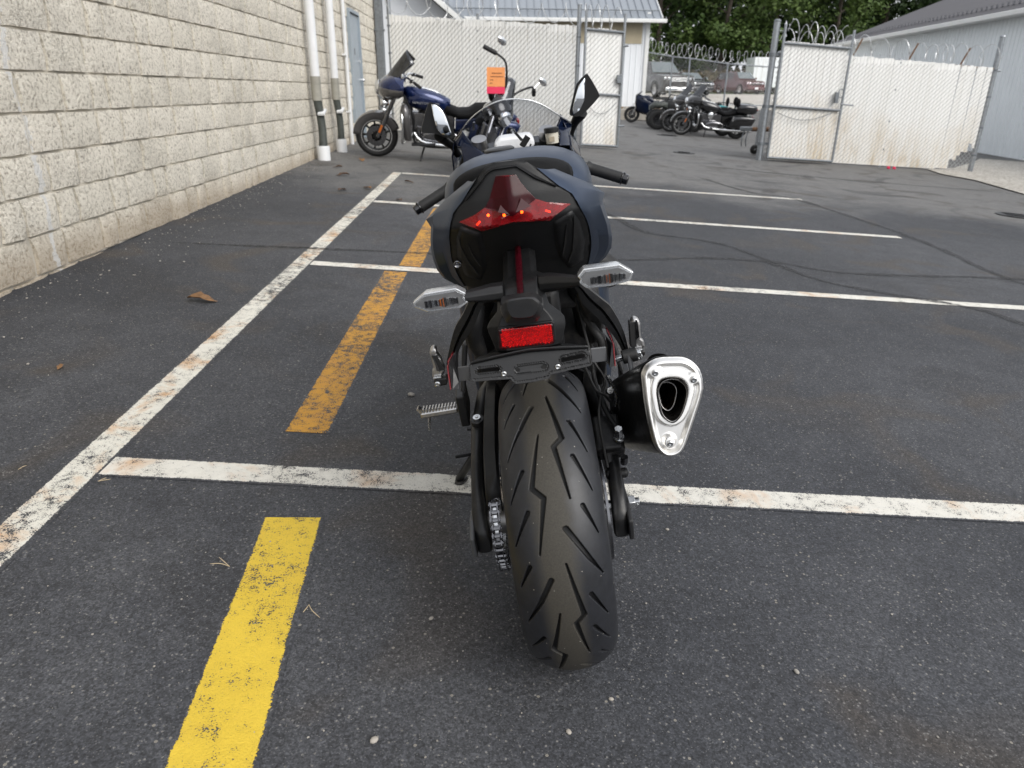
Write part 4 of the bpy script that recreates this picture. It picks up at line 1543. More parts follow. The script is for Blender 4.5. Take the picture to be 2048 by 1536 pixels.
D = {'lens':[(-0.0235,-0.0641,1.0329),(0.0109,-0.0658,1.0311),(0.0165,-0.0707,1.0184),(0.0246,-0.0752,1.0059),(0.0379,-0.0777,0.9883),(0.0559,-0.0752,0.98),(0.0961,-0.0634,0.9697),(0.077,-0.0721,0.9606),(0.0571,-0.0726,0.9482),(0.0274,-0.0825,0.953),(-0.0046,-0.0856,0.957),(-0.0312,-0.0811,0.952),(-0.0612,-0.0696,0.9461),(-0.0788,-0.072,0.9571),(-0.0973,-0.0634,0.9662),(-0.0681,-0.0726,0.9756),(-0.0478,-0.0761,0.9864),(-0.0393,-0.0759,0.9982),(-0.0308,-0.0698,1.0171)],'panel':[(0.0283,-0.0528,1.0489),(0.047,-0.0557,1.0347),(0.0793,-0.0601,1.0025),(0.1009,-0.0549,0.9849),(0.1118,-0.0537,0.9601),(0.1249,-0.0207,0.9255),(0.1313,0.0241,0.8838),(0.1291,0.0553,0.8494),(0.1225,0.074,0.8218),(0.0986,0.0792,0.8012),(0.0589,0.0661,0.8003),(-0.0373,0.0584,0.8042),(-0.1221,0.0788,0.8156),(-0.1291,0.0652,0.8372),(-0.1323,0.0291,0.8794),(-0.1261,-0.0145,0.9195),(-0.1184,-0.0479,0.9514),(-0.1058,-0.0533,0.981),(-0.0869,-0.0585,0.9991),(-0.0611,-0.0572,1.023),(-0.0446,-0.0522,1.0442),(-0.0249,-0.0515,1.0532),(0.0213,-0.0522,1.0523)],'rim_o':[(-0.0898,-0.0281,0.9949),(-0.0633,-0.0281,1.0195),(-0.0463,-0.0231,1.0412),(-0.0261,-0.0224,1.0505),(-0.0023,-0.0237,1.051),(0.0211,-0.0234,1.0495),(0.0283,-0.024,1.0461),(0.0474,-0.0269,1.0315),(0.0805,-0.031,0.9986)],'rim_i':[(-0.0793,-0.0668,1.0009),(-0.0542,-0.0653,1.0222),(-0.0366,-0.0614,1.04),(-0.0253,-0.0614,1.0437),(-0.0046,-0.0628,1.0436),(0.0126,-0.0625,1.0435),(0.0238,-0.0652,1.035),(0.0416,-0.0685,1.021),(0.0755,-0.0674,1.0024)],'bR_i':[(0.0469,-0.0586,1.035),(0.0791,-0.063,1.0029),(0.1007,-0.0579,0.9854),(0.1116,-0.0567,0.9606),(0.1246,-0.0245,0.9262),(0.131,0.02,0.8847),(0.1288,0.0514,0.8503),(0.1222,0.071,0.8216)],'bR_m':[(0.0634,-0.0421,1.0289),(0.0989,-0.0403,1.0029),(0.117,-0.036,0.98),(0.1318,-0.0213,0.9436),(0.1441,0.026,0.9017),(0.1487,0.0701,0.8605),(0.1413,0.0864,0.8348),(0.1286,0.0951,0.8148)],'bR_o':[(0.0836,0.06,1.0119),(0.1443,0.07,0.9791),(0.1699,0.08,0.9562),(0.1624,0.06,0.9466),(0.1676,0.07,0.9233),(0.1758,0.09,0.8945),(0.1783,0.1,0.8654),(0.1769,0.12,0.8419),(0.1644,0.13,0.8214),(0.1376,0.14,0.8005)],'bL_i':[(-0.057,-0.0571,1.0329),(-0.0866,-0.0616,0.9995),(-0.1054,-0.0564,0.9815),(-0.1179,-0.0517,0.952),(-0.1256,-0.0185,0.9203),(-0.1318,0.0249,0.8803),(-0.1287,0.0612,0.8382),(-0.1218,0.0755,0.8159)],'bL_m':[(-0.0647,-0.0427,1.0265),(-0.0938,-0.0412,1.0058),(-0.116,-0.0365,0.9797),(-0.1321,-0.0263,0.9492),(-0.1435,0.013,0.9143),(-0.1477,0.0519,0.8781),(-0.1443,0.0857,0.838),(-0.1283,0.0988,0.81)],'bL_o':[(-0.0795,0.06,1.0158),(-0.1314,0.07,0.9878),(-0.1743,0.08,0.9555),(-0.1646,0.06,0.9429),(-0.1709,0.07,0.9212),(-0.1752,0.08,0.9006),(-0.1768,0.09,0.8772),(-0.174,0.1,0.8506),(-0.1654,0.12,0.826),(-0.136,0.13,0.8015)],'slit':[[(0.0994,-0.0569,0.9491),(0.1064,0.0076,0.8853),(0.0871,0.0336,0.849),(0.0841,0.0337,0.8475),(0.0938,0.0145,0.8729),(0.0969,-0.0175,0.9061)],[(0.085,-0.0477,0.9326),(0.0838,-0.0152,0.8987),(0.0777,0.0132,0.8681),(0.0739,0.0133,0.8668),(0.0803,-0.0175,0.8996)],[(-0.1033,-0.0473,0.9405),(-0.1052,-0.0245,0.9168),(-0.0989,0.0081,0.8814),(-0.0875,0.0357,0.8467),(-0.0941,0.0341,0.8518),(-0.1103,0.0056,0.8892)],[(-0.0907,-0.0362,0.9226),(-0.0877,-0.0124,0.8974),(-0.0793,0.0139,0.868),(-0.0825,0.0123,0.8707),(-0.0914,-0.0113,0.8976)]],'lock':(-0.1224,0.0247,0.8752),'leds':[(-0.064,-0.0681,0.9609),(-0.0452,-0.0708,0.972),(-0.0184,-0.0751,0.969),(0.0118,-0.0753,0.9701),(0.0559,-0.0696,0.9645),(-0.0325,-0.072,0.9783),(-0.0458,-0.0696,0.9793)],'facets':[[(-0.0216,-0.0818,0.9885),(-0.0091,-0.0852,0.9718),(-0.0274,-0.0829,0.9773)],[(0.014,-0.0814,0.9946),(0.0292,-0.0823,0.9797),(0.0019,-0.0851,0.9735)]],'stem_l':[(-0.0321,0.01,0.8991),(-0.0339,-0.03,0.8829),(-0.0349,-0.09,0.8643),(-0.0444,-0.13,0.8574),(-0.0475,-0.16,0.8415),(-0.0477,-0.17,0.8324),(-0.0683,-0.175,0.8124),(-0.0699,-0.18,0.8071),(-0.0592,-0.185,0.7669)],'stem_r':[(0.0254,0.01,0.9018),(0.0247,-0.03,0.8836),(0.0231,-0.09,0.8699),(0.0355,-0.13,0.8731),(0.0336,-0.16,0.8527),(0.0367,-0.17,0.8338),(0.0596,-0.175,0.8118),(0.0604,-0.18,0.7984),(0.0499,-0.185,0.766)],'strip':[[(-0.009,-0.02,0.9022),(-0.0106,-0.1,0.8789),(-0.0117,-0.185,0.8548)],[(0.0009,-0.02,0.9026),(0.0002,-0.1,0.8774),(-0.002,-0.185,0.8535)]],'plight':[(-0.0354,-0.215,0.8587),(-0.009,-0.215,0.8607),(0.0143,-0.215,0.8587),(0.0233,-0.215,0.8523),(0.0284,-0.215,0.8432),(0.0169,-0.215,0.8214),(-0.0049,-0.215,0.8179),(-0.0307,-0.215,0.8222),(-0.0377,-0.215,0.8343),(-0.0401,-0.215,0.8477)],'plight_top':[(-0.03,-0.235,0.8594),(-0.0077,-0.235,0.8619),(0.0154,-0.235,0.8618),(0.0146,-0.235,0.8512),(0.0089,-0.235,0.8405),(-0.0082,-0.235,0.841),(-0.0287,-0.235,0.8433)],'refl':[(-0.0496,-0.205,0.8109),(0.0373,-0.205,0.8099),(0.0392,-0.205,0.807),(0.0382,-0.205,0.7775),(0.0344,-0.205,0.7754),(-0.0488,-0.205,0.7779),(-0.0516,-0.205,0.7807)],'refl_f':[(-0.0511,-0.198,0.8108),(-0.0463,-0.198,0.8128),(0.0379,-0.198,0.8122),(0.0419,-0.198,0.8083),(0.0414,-0.198,0.7773),(0.0368,-0.198,0.7711),(0.029,-0.198,0.7709),(-0.0523,-0.198,0.7727),(-0.0549,-0.198,0.7772)],'brk':[(-0.1055,-0.215,0.7575),(-0.1024,-0.215,0.7633),(-0.0529,-0.215,0.7682),(-0.0065,-0.215,0.7716),(0.0412,-0.215,0.7688),(0.091,-0.215,0.7642),(0.0934,-0.215,0.7549),(0.0945,-0.215,0.7363),(0.0913,-0.215,0.7332),(0.0574,-0.215,0.7309),(0.0256,-0.215,0.728),(0.0226,-0.215,0.7224),(-0.0065,-0.215,0.72),(-0.0342,-0.215,0.7201),(-0.0372,-0.215,0.7228),(-0.0413,-0.215,0.7291),(-0.0751,-0.215,0.7313),(-0.1034,-0.215,0.7321),(-0.1059,-0.215,0.737)],'brk_top':[(-0.0908,-0.19,0.7626),(-0.0585,-0.17,0.7618),(-0.0077,-0.16,0.7623),(0.0476,-0.17,0.7616),(0.09,-0.19,0.7565)],'slots':[[[(0.0478,-0.215,0.7471),(0.08,-0.215,0.7494)],6.2],[[(-0.0914,-0.215,0.747),(-0.0599,-0.215,0.7464)],5.4],[[(-0.0269,-0.215,0.7417),(0.015,-0.215,0.7414)],7.0]],'screws':[(-0.0506,-0.218,0.7387),(0.0381,-0.218,0.7389)],'armR':[(0.0948,-0.21,0.7591),(0.121,-0.2,0.7547),(0.122,-0.2,0.7294),(0.0949,-0.21,0.7341)],'armL':[(-0.1055,-0.21,0.7565),(-0.1268,-0.2,0.7532),(-0.129,-0.2,0.7277),(-0.1081,-0.21,0.7314)],'sreflR':[(0.1231,-0.14,0.7587),(0.1296,-0.14,0.7563),(0.1311,-0.2,0.7599),(0.1299,-0.21,0.7231),(0.122,-0.21,0.7219),(0.1226,-0.2,0.7583)],'sreflL':[(-0.1333,-0.14,0.7547),(-0.1383,-0.16,0.7558),(-0.1413,-0.2,0.7585),(-0.1419,-0.21,0.7193),(-0.1391,-0.21,0.7189),(-0.13,-0.21,0.7185),(-0.1286,-0.2,0.7265),(-0.1347,-0.19,0.7483)],'sigL':[(-0.1749,-0.22,0.8785),(-0.1553,-0.22,0.8905),(-0.1039,-0.22,0.8922),(-0.0899,-0.22,0.8822),(-0.0932,-0.22,0.8765),(-0.0892,-0.22,0.8668),(-0.1022,-0.22,0.8595),(-0.1546,-0.22,0.8601),(-0.1737,-0.22,0.8706)],'sigR':[(0.086,-0.22,0.8835),(0.0961,-0.22,0.8945),(0.1526,-0.22,0.8938),(0.1723,-0.22,0.8787),(0.166,-0.22,0.8659),(0.1354,-0.22,0.8615),(0.0978,-0.22,0.8631),(0.0867,-0.22,0.8735),(0.0896,-0.22,0.878)],'stalkL':[(-0.0924,-0.21,0.8821),(-0.0444,-0.15,0.87),(-0.0451,-0.15,0.8428),(-0.0921,-0.21,0.8647)],'stalkR':[(0.0884,-0.21,0.8819),(0.0346,-0.15,0.8754),(0.0352,-0.15,0.8486),(0.0879,-0.21,0.8655)],'hgL_o':[(-0.107,0.1,0.7904),(-0.1237,0.11,0.7729),(-0.1412,0.12,0.7458),(-0.1652,0.13,0.7132),(-0.1894,0.15,0.6579),(-0.2028,0.16,0.6145),(-0.1949,0.16,0.5832)],'hgL_i':[(-0.0727,0.1,0.7803),(-0.0962,0.11,0.7625),(-0.1209,0.12,0.7196),(-0.1438,0.13,0.6906),(-0.1679,0.15,0.6549),(-0.1788,0.16,0.6111),(-0.1828,0.16,0.5814)],'hgR_o':[(0.1062,0.1,0.7863),(0.1212,0.11,0.7679),(0.152,0.12,0.734),(0.1666,0.13,0.7145),(0.188,0.15,0.6611),(0.1979,0.16,0.6111),(0.198,0.16,0.5852)],'hgR_i':[(0.0886,0.1,0.7826),(0.0997,0.11,0.7646),(0.1069,0.12,0.7372),(0.1343,0.13,0.6985),(0.1636,0.15,0.6512),(0.1807,0.16,0.6148),(0.1882,0.16,0.5866)],'pegR':[(0.2035,0.15,0.6141),(0.2035,0.15,0.6366),(0.2064,0.15,0.6629),(0.2072,0.15,0.6734),(0.211,0.15,0.6799),(0.2177,0.15,0.6802),(0.224,0.15,0.6754),(0.2263,0.15,0.6672),(0.2258,0.15,0.6308),(0.232,0.15,0.6245),(0.2331,0.15,0.609),(0.2107,0.15,0.6095)],'pegR_slot':[(0.216,0.13,0.6769),(0.22,0.13,0.6764),(0.2214,0.13,0.6385),(0.2144,0.13,0.6333),(0.2155,0.13,0.6596)],'pegR_clev':[(0.1997,0.15,0.6083),(0.2307,0.15,0.6057),(0.2327,0.15,0.5973),(0.2226,0.15,0.5868),(0.2024,0.15,0.5888),(0.1977,0.15,0.594)],'pegL':[(-0.2324,0.15,0.6208),(-0.2281,0.15,0.626),(-0.2301,0.15,0.6643),(-0.2271,0.15,0.6718),(-0.2187,0.15,0.6763),(-0.2137,0.15,0.6688),(-0.2156,0.15,0.6611),(-0.2081,0.15,0.6463),(-0.2052,0.15,0.6146),(-0.2096,0.15,0.6082),(-0.2156,0.15,0.6055),(-0.2349,0.15,0.6047)],'pegL_clev':[(-0.2341,0.15,0.5999),(-0.2258,0.15,0.6035),(-0.2028,0.15,0.6037),(-0.204,0.15,0.585),(-0.224,0.15,0.5837),(-0.2329,0.15,0.5891)],'cap':[(0.1925,-0.0634,0.642),(0.1978,-0.0604,0.652),(0.2069,-0.0582,0.6595),(0.2212,-0.0565,0.6649),(0.2349,-0.0562,0.6658),(0.2537,-0.0568,0.664),(0.2724,-0.0577,0.6611),(0.2877,-0.0604,0.6519),(0.2995,-0.065,0.6365),(0.3037,-0.0704,0.6188),(0.3029,-0.0755,0.6016),(0.3018,-0.0767,0.5975),(0.2967,-0.081,0.5832),(0.2882,-0.0867,0.5643),(0.2799,-0.092,0.5465),(0.2715,-0.0974,0.5287),(0.2631,-0.1028,0.5108),(0.255,-0.107,0.4966),(0.245,-0.1097,0.4877),(0.2305,-0.1106,0.4846),(0.2167,-0.1096,0.4879),(0.2046,-0.1059,0.5002),(0.1987,-0.1012,0.5161),(0.1955,-0.0946,0.538),(0.1931,-0.0877,0.561),(0.1914,-0.079,0.5901),(0.1913,-0.0711,0.6163),(0.1915,-0.0651,0.6362)],'port_o':[(0.2115,-0.0758,0.6141),(0.217,-0.0715,0.6283),(0.228,-0.0693,0.6356),(0.2459,-0.0691,0.6364),(0.2632,-0.0703,0.6324),(0.2747,-0.0733,0.6223),(0.2792,-0.0783,0.6056),(0.2731,-0.0844,0.5853),(0.2632,-0.0904,0.5653),(0.2516,-0.0941,0.553),(0.2384,-0.0953,0.549),(0.2249,-0.0939,0.5538),(0.2148,-0.0901,0.5663),(0.2112,-0.0829,0.5905)],'port_i':[(0.2174,-0.0732,0.6093),(0.2226,-0.0697,0.6211),(0.2317,-0.0676,0.628),(0.2459,-0.0671,0.6296),(0.2594,-0.0684,0.6252),(0.2684,-0.0714,0.6154),(0.2715,-0.0752,0.6026),(0.2662,-0.0806,0.5845),(0.2579,-0.086,0.5668),(0.249,-0.089,0.5566),(0.2382,-0.0905,0.5517),(0.2274,-0.0886,0.558),(0.2199,-0.0849,0.5703),(0.2177,-0.0788,0.5906)],'ebolts':[(0.2163,-0.0629,0.6437),(0.2849,-0.0691,0.6231),(0.2293,-0.1019,0.5137)],'mL_g':[(-0.2347,1.05,1.1444),(-0.2216,1.05,1.1408),(-0.2062,1.05,1.125),(-0.1973,1.05,1.1032),(-0.1874,1.05,1.05),(-0.2022,1.05,1.0451),(-0.2206,1.05,1.0564),(-0.2305,1.05,1.0735),(-0.2344,1.05,1.112)],'mL_h':[(-0.2797,1.05,1.0684),(-0.2678,1.05,1.1013),(-0.2524,1.05,1.1333),(-0.2423,1.05,1.148),(-0.2345,1.05,1.1502),(-0.2083,1.05,1.1338),(-0.1907,1.05,1.0989),(-0.179,1.05,1.0505),(-0.1805,1.05,1.042),(-0.1977,1.05,1.0392),(-0.2185,1.05,1.0474),(-0.2405,1.05,1.0593)],'mL_stalk':[(-0.2292,1.07,1.0511),(-0.2189,1.1,1.0298),(-0.1979,1.12,1.0072)],'mR_g':[(0.2393,1.05,1.1518),(0.2187,1.05,1.1335),(0.2022,1.05,1.0969),(0.193,1.05,1.0706),(0.192,1.05,1.0519),(0.2157,1.05,1.0654),(0.2308,1.05,1.0889)],'mR_h':[(0.2423,1.05,1.1609),(0.2503,1.05,1.1578),(0.2695,1.05,1.1204),(0.2779,1.05,1.0978),(0.2751,1.05,1.0904),(0.2407,1.05,1.0618),(0.2136,1.05,1.0458),(0.1917,1.05,1.0489),(0.1836,1.05,1.053),(0.184,1.05,1.0659),(0.1957,1.05,1.0958),(0.2129,1.05,1.1382)],'mR_stalk':[(0.2228,1.07,1.0557),(0.203,1.1,1.0288),(0.1886,1.12,1.0029)],'scr':[(-0.1895,1.12,1.0277),(-0.1563,1.0608,1.0571),(-0.1238,1.0292,1.0851),(-0.0928,1.0146,1.1033),(-0.0539,1.0062,1.1197),(-0.0171,1.0,1.1261),(0.0183,1.0,1.1252),(0.028,1.0,1.1224),(0.0542,1.0,1.1172),(0.082,1.0062,1.1073),(0.1169,1.0146,1.0846),(0.1461,1.0292,1.0602),(0.1772,1.0608,1.0364),(0.1924,1.12,1.017)],'frL':[(-0.1895,1.12,1.0277),(-0.1563,1.06,1.0571),(-0.1427,1.05,1.0348),(-0.1156,1.0,1.0033),(-0.0882,0.96,0.9822),(-0.1213,0.95,0.9638),(-0.1583,0.98,0.9591),(-0.1638,1.0,1.0102),(-0.188,1.1,1.011)],'frR':[(0.1553,1.05,1.0561),(0.1917,1.1,1.0243),(0.1841,1.08,1.008),(0.1733,1.05,0.9889),(0.1707,1.0,0.9686),(0.1366,0.96,0.9767),(0.1445,1.0,1.0064),(0.1362,1.04,1.0252)],'foam':[(-0.0628,0.98,0.9811),(-0.0588,0.98,1.0071),(-0.0415,0.98,1.02),(-0.0147,0.98,1.0196),(0.0514,0.98,1.0178),(0.0632,0.98,1.0051),(0.0639,0.98,0.9896),(0.0592,0.98,0.9817),(-0.02,0.98,0.9827)]}

# ================================================================== THE SPORT BIKE
BIKE = empty('sport_motorcycle', 'matte navy blue and black sport motorcycle seen from behind on its side stand', 'motorcycle', None, ground_matrix(0.18, 1.305, 0.0234, 0.209, gz(0.18, 1.305) - 0.004))
def lerp_tab(xs, ys):
    return lambda v: float(np.interp(v, xs, ys))
_tb = lerp_tab([.70, .78, .86, .92, .955, 1.0, 1.06], [.14, .075, .01, -.05, -.082, -.075, -.05])
def ftail(x, z):
    return _tb(z) + 2.2 * x * x
TR_ = 0.315
# ---- rear wheel
def ring_pts(c, r, n, axis='x', x=0):
    return [Vector((c[0] + x, c[1] + r * math.cos(2 * PI * k / n), c[2] + r * math.sin(2 * PI * k / n))) for k in range(n)]
def wheel_rim(c, r, w, spokes, name, material, parent, hubr=0.04):
    mb = MB()
    mb.lathe([(-w / 2, r + 0.010), (-w / 2 + 0.006, r - 0.012), (-w * 0.30, r - 0.030), (w * 0.30, r - 0.030), (w / 2 - 0.006, r - 0.012), (w / 2, r + 0.010), (w * 0.3, r - 0.016), (-w * 0.3, r - 0.016), (-w / 2, r + 0.010)], c, 'x', 56)
    mb.lathe([(-w * 0.42, 0.012), (-w * 0.42, hubr), (w * 0.42, hubr), (w * 0.42, 0.012)], c, 'x', 24)
    for k in range(spokes):
        a = 2 * PI * k / spokes
        u = Vector((0, math.cos(a), math.sin(a)))
        q = Vector((0, -math.sin(a), math.cos(a)))
        rings = []
        for rr, hw, tw in ((hubr * 0.8, 0.016, 0.030), (r * 0.5, 0.010, 0.020), (r - 0.02, 0.013, 0.024)):
            p = Vector(c) + u * rr
            rings.append([p + q * hw + Vector((tw, 0, 0)), p - q * hw + Vector((tw, 0, 0)), p - q * hw - Vector((tw, 0, 0)), p + q * hw - Vector((tw, 0, 0))])
        mb.loft(rings)
    return mb.build(name, material, parent)
rw = wheel_rim((0, 0, TR_), 0.216, 0.14, 5, 'rear_wheel', 'black_metal', BIKE, 0.045)
GR = [([(1.3496, .1011), (1.0182, .3302), (.9643, .1415), (.6561, .3437)], (.0022, .0062, .0062, .0015)),
      ([(1.0491, -.1415), (.7331, -.3841), (.6715, -.1685), (.3632, -.3841)], (.0018, .0062, .0062, .0015)),
      ([(1.2648, -.2224), (1.1184, -.5054), (.9335, -.9450)], (.0062, .0058, .0012)),
      ([(1.3419, -.6400), (1.1955, -.9850)], (.0055, .0012)),
      ([(.8410, -.5593), (.6638, -.9771)], (.0055, .0012)),
      ([(.6021, -.5324), (.4095, -.9771)], (.0058, .0012)),
      ([(1.1415, .5324), (.9412, .9232)], (.0055, .0012)),
      ([(.9027, .5189), (.6946, .9097)], (.0055, .0012)),
      ([(.6098, .5997), (.4403, .9232)], (.0055, .0012)),
      ([(.4942, .1819), (.3110, .5997), (.1937, .9097)], (.0070, .0055, .0012))]
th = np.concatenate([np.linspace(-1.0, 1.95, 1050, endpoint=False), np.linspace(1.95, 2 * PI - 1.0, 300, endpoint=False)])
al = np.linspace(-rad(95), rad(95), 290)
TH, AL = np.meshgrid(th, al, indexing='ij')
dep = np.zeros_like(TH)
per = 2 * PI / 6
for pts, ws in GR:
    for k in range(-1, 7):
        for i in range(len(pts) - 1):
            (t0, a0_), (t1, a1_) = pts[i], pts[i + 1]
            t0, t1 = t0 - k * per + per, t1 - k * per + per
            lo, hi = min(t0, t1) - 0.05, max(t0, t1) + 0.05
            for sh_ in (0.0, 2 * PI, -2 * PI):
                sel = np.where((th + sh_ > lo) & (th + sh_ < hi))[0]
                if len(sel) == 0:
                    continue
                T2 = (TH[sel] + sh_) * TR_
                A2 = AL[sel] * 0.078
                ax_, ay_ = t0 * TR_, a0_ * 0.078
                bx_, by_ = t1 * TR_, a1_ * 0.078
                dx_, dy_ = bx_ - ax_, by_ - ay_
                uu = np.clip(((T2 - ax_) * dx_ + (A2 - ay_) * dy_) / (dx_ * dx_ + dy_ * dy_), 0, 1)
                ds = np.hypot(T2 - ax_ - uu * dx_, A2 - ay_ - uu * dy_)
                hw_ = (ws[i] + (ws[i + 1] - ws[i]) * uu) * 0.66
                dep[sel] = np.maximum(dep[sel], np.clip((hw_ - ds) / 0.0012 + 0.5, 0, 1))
rr_ = TR_ - .062 + .062 * np.cos(AL) - dep * 0.0085
xx_ = (.09 * np.sin(AL)) * (1 - dep * 0.03)
side = [(.0885, .246), (.085, .235), (.078, .224), (.070, .217), (.062, .219)]
nT = len(th)
cols_x = [np.full((nT, 1), -s[0]) for s in reversed(side)] + [xx_] + [np.full((nT, 1), s[0]) for s in side]
cols_r = [np.full((nT, 1), s[1]) for s in reversed(side)] + [rr_] + [np.full((nT, 1), s[1]) for s in side]
XX = np.concatenate(cols_x, 1)
RR = np.concatenate(cols_r, 1)
TT_ = th[:, None]
P3 = np.stack([XX, -RR * np.cos(TT_), TR_ + RR * np.sin(TT_)], -1)
nA = XX.shape[1]
idx = np.arange(nT * nA).reshape(nT, nA)
q0 = idx[:, :-1]
q1 = idx[:, 1:]
qa = np.stack([q0, np.roll(q0, -1, 0), np.roll(q1, -1, 0), q1], -1).reshape(-1, 4)
me = bpy.data.meshes.new('tyre')
me.vertices.add(nT * nA)
me.vertices.foreach_set('co', P3.reshape(-1).astype(np.float32))
me.loops.add(len(qa) * 4)
me.loops.foreach_set('vertex_index', qa.reshape(-1).astype(np.int32))
me.polygons.add(len(qa))
me.polygons.foreach_set('loop_start', (np.arange(len(qa)) * 4).astype(np.int32))
me.update(calc_edges=True)
me.validate()
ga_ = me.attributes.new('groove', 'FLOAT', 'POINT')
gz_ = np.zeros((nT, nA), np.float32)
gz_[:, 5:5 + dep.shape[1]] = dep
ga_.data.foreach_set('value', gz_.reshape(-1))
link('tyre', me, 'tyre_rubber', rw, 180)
# sprocket, brake disc, axle
mb = MB()
mb.lathe([(-.128, .06), (-.128, .098), (-.121, .098), (-.121, .06), (-.128, .06)], (0, 0, TR_), 'x', 44)
mb.build('sprocket', 'zinc', rw)
mb = MB()
mb.lathe([(.100, .062), (.100, .110), (.105, .110), (.105, .062), (.100, .062)], (0, 0, TR_), 'x', 48)
mb.build('brake_disc', 'dark_chrome', rw)
mb = MB()
mb.cyl((-.165, 0, TR_), (.150, 0, TR_), .013, 14)
mb.build('axle', 'zinc', rw)
mb = MB()
mb.cyl((.146, 0, TR_ + .004), (.166, 0, TR_ + .004), .0165, 6)
mb.cyl((.142, 0, TR_ + .004), (.147, 0, TR_ + .004), .020, 20)
mb.cyl((.160, 0, TR_ + .004), (.176, 0, TR_ + .004), .0095, 12)
mb.tube([(.171, -.012, TR_ + .004), (.171, .014, TR_ + .004)], .0016, 6)
mb.build('axle_nut', 'zinc', rw, 30, bevel=.0012)
mb = MB()
mb.cyl((-.150, 0, TR_), (-.110, 0, TR_), .030, 24)
mb.build('wheel_spacer', 'alloy', rw)
# ---- swingarm
def arm(s):
    rings = []
    for y, zc, hh, xo, xi in ((-.072, .308, .022, .168, .146), (-.062, .312, .034, .177, .142), (-.02, .330, .052, .179, .145), (.03, .348, .058, .179, .147), (.10, .368, .060, .180, .148),
                              (.20, .395, .066, .180, .142), (.32, .420, .070, .168, .120), (.46, .430, .066, .130, .070), (.56, .420, .060, .10, .05)):
        if s > 0:
            xo, xi = xo - .031, xi - .031
        ring = []
        for k in range(16):
            a = 2 * PI * k / 16
            ca, sa = math.cos(a), math.sin(a)
            ca = math.copysign(abs(ca) ** 0.5, ca)
            sa = math.copysign(abs(sa) ** 0.5, sa)
            ring.append(Vector((s * ((xo + xi) / 2 + ca * (xo - xi) / 2), y, zc + sa * hh)))
        rings.append(ring)
    return rings
sw = MB()
sw.loft(arm(-1))
sw.loft(arm(1))
sw.box((0, .44, .43), (.22, .10, .11))
sw = sw.build('swingarm', 'black_metal', BIKE, 50)
for s, xp in ((-1, .184), (1, .151)):
    mb = MB()
    mb.prism([(s * xp, -.085, .285), (s * xp, -.005, .280), (s * xp, .02, .345), (s * xp, -.045, .350), (s * xp, -.085, .330)], (-s * .010, 0, 0))
    mb.build('axle_plate', 'grey_bracket' if s < 0 else 'satin_black', sw, 0, bevel=.003)
# bobbin-like bolt on top of the left arm and its guard plate
mb = MB()
mb.cyl((-.160, .200, .445), (-.160, .193, .470), .017, 18)
mb.build('bolt_boss', 'satin_black', sw, 30, bevel=.002)
mb = MB()
mb.cyl((-.160, .193, .470), (-.160, .1915, .475), .009, 16)
mb.cyl((-.160, .1915, .475), (-.160, .191, .477), .004, 6)
mb.build('bolt', 'zinc', sw, 30)
# chain guard (curved sheet over the top run)
rings = []
for y, zt, zb in ((-.062, .405, .380), (-.052, .430, .385), (-.03, .447, .395), (.02, .478, .42), (.12, .500, .44), (.24, .512, .46), (.36, .505, .47)):
    rings.append([Vector((-.140, y, zb)), Vector((-.139, y, zt - .014)), Vector((-.135, y, zt)), Vector((-.112, y, zt + .004)), Vector((-.107, y, zt - .004)), Vector((-.108, y, zt - .03))])
mb = MB()
mb.loft(rings, cap=False, closed=False)
mb.build('chain_guard', 'black_plastic', BIKE, 50, solid=.003)
# hugger over the tyre front
mb = MB()
rings = []
for k in range(13):
    a = rad(64 - 56 * k / 12)
    rr2 = .335
    ring = []
    for j in range(9):
        u = -1 + 2 * j / 8
        ring.append(Vector((u * .098, rr2 * math.cos(a) * (1 - .05 * u * u), TR_ + (rr2 - .045 * u * u) * math.sin(a))))
    rings.append(ring)
mb.loft(rings, cap=False, closed=False)
mb.build('hugger', 'black_plastic', BIKE, 60, solid=.003)
# chain loop
def chain_path():
    pts = []
    R1, R2 = .101, .042
    c1 = Vector((0, TR_))
    c2 = Vector((.56, .40))
    d = (c2 - c1).normalized()
    base = math.atan2(d.y, d.x)
    off = math.acos((R1 - R2) / (c2 - c1).length)
    a0_, a1_ = base + off, base + 2 * PI - off
    n1 = 40
    for k in range(n1 + 1):
        a = a0_ + (a1_ - a0_) * k / n1
        pts.append(Vector((-.1245, c1.x + R1 * math.cos(a), c1.y + R1 * math.sin(a))))
    for k in range(21):
        a = base - off + 2 * off * k / 20
        pts.append(Vector((-.1245, c2.x + R2 * math.cos(a), c2.y + R2 * math.sin(a))))
    pts.append(pts[0])
    return pts
cpts = chain_path()
tot = sum((b_ - a).length for a, b_ in zip(cpts, cpts[1:]))
nl = int(round(tot / .015875))
nl += nl % 2
cp_ = resample(cpts, nl + 1, smooth=False)
mb = MB()
for k in range(nl):
    a, b_ = cp_[k], cp_[k + 1]
    d = (b_ - a).normalized()
    q = Vector((0, -d.z, d.y))
    o_ = .0078 if k % 2 else .0056
    for s in (-1, 1):
        ring = []
        for u, hw in ((-.0062, .004), (-.003, .0072), (.0035, .0060), (.0079, .0048), (.0124, .0060), (.0188, .0072), (.0220, .004)):
            ring.append((u, hw))
        poly = [a + d * u + q * hw for u, hw in ring] + [a + d * u - q * hw for u, hw in reversed(ring)]
        mb.prism([p + Vector((s * o_, 0, 0)) for p in poly], (s * .0018, 0, 0))
    mb.cyl(a - Vector((.0112, 0, 0)), a + Vector((.0112, 0, 0)), .0026, 8)
    mb.cyl(a - Vector((.005, 0, 0)), a + Vector((.005, 0, 0)), .0050, 8)
ch = mb.build('drive_chain', 'dark_chrome', BIKE, 30, fix=False)
ch['kind'] = 'stuff'
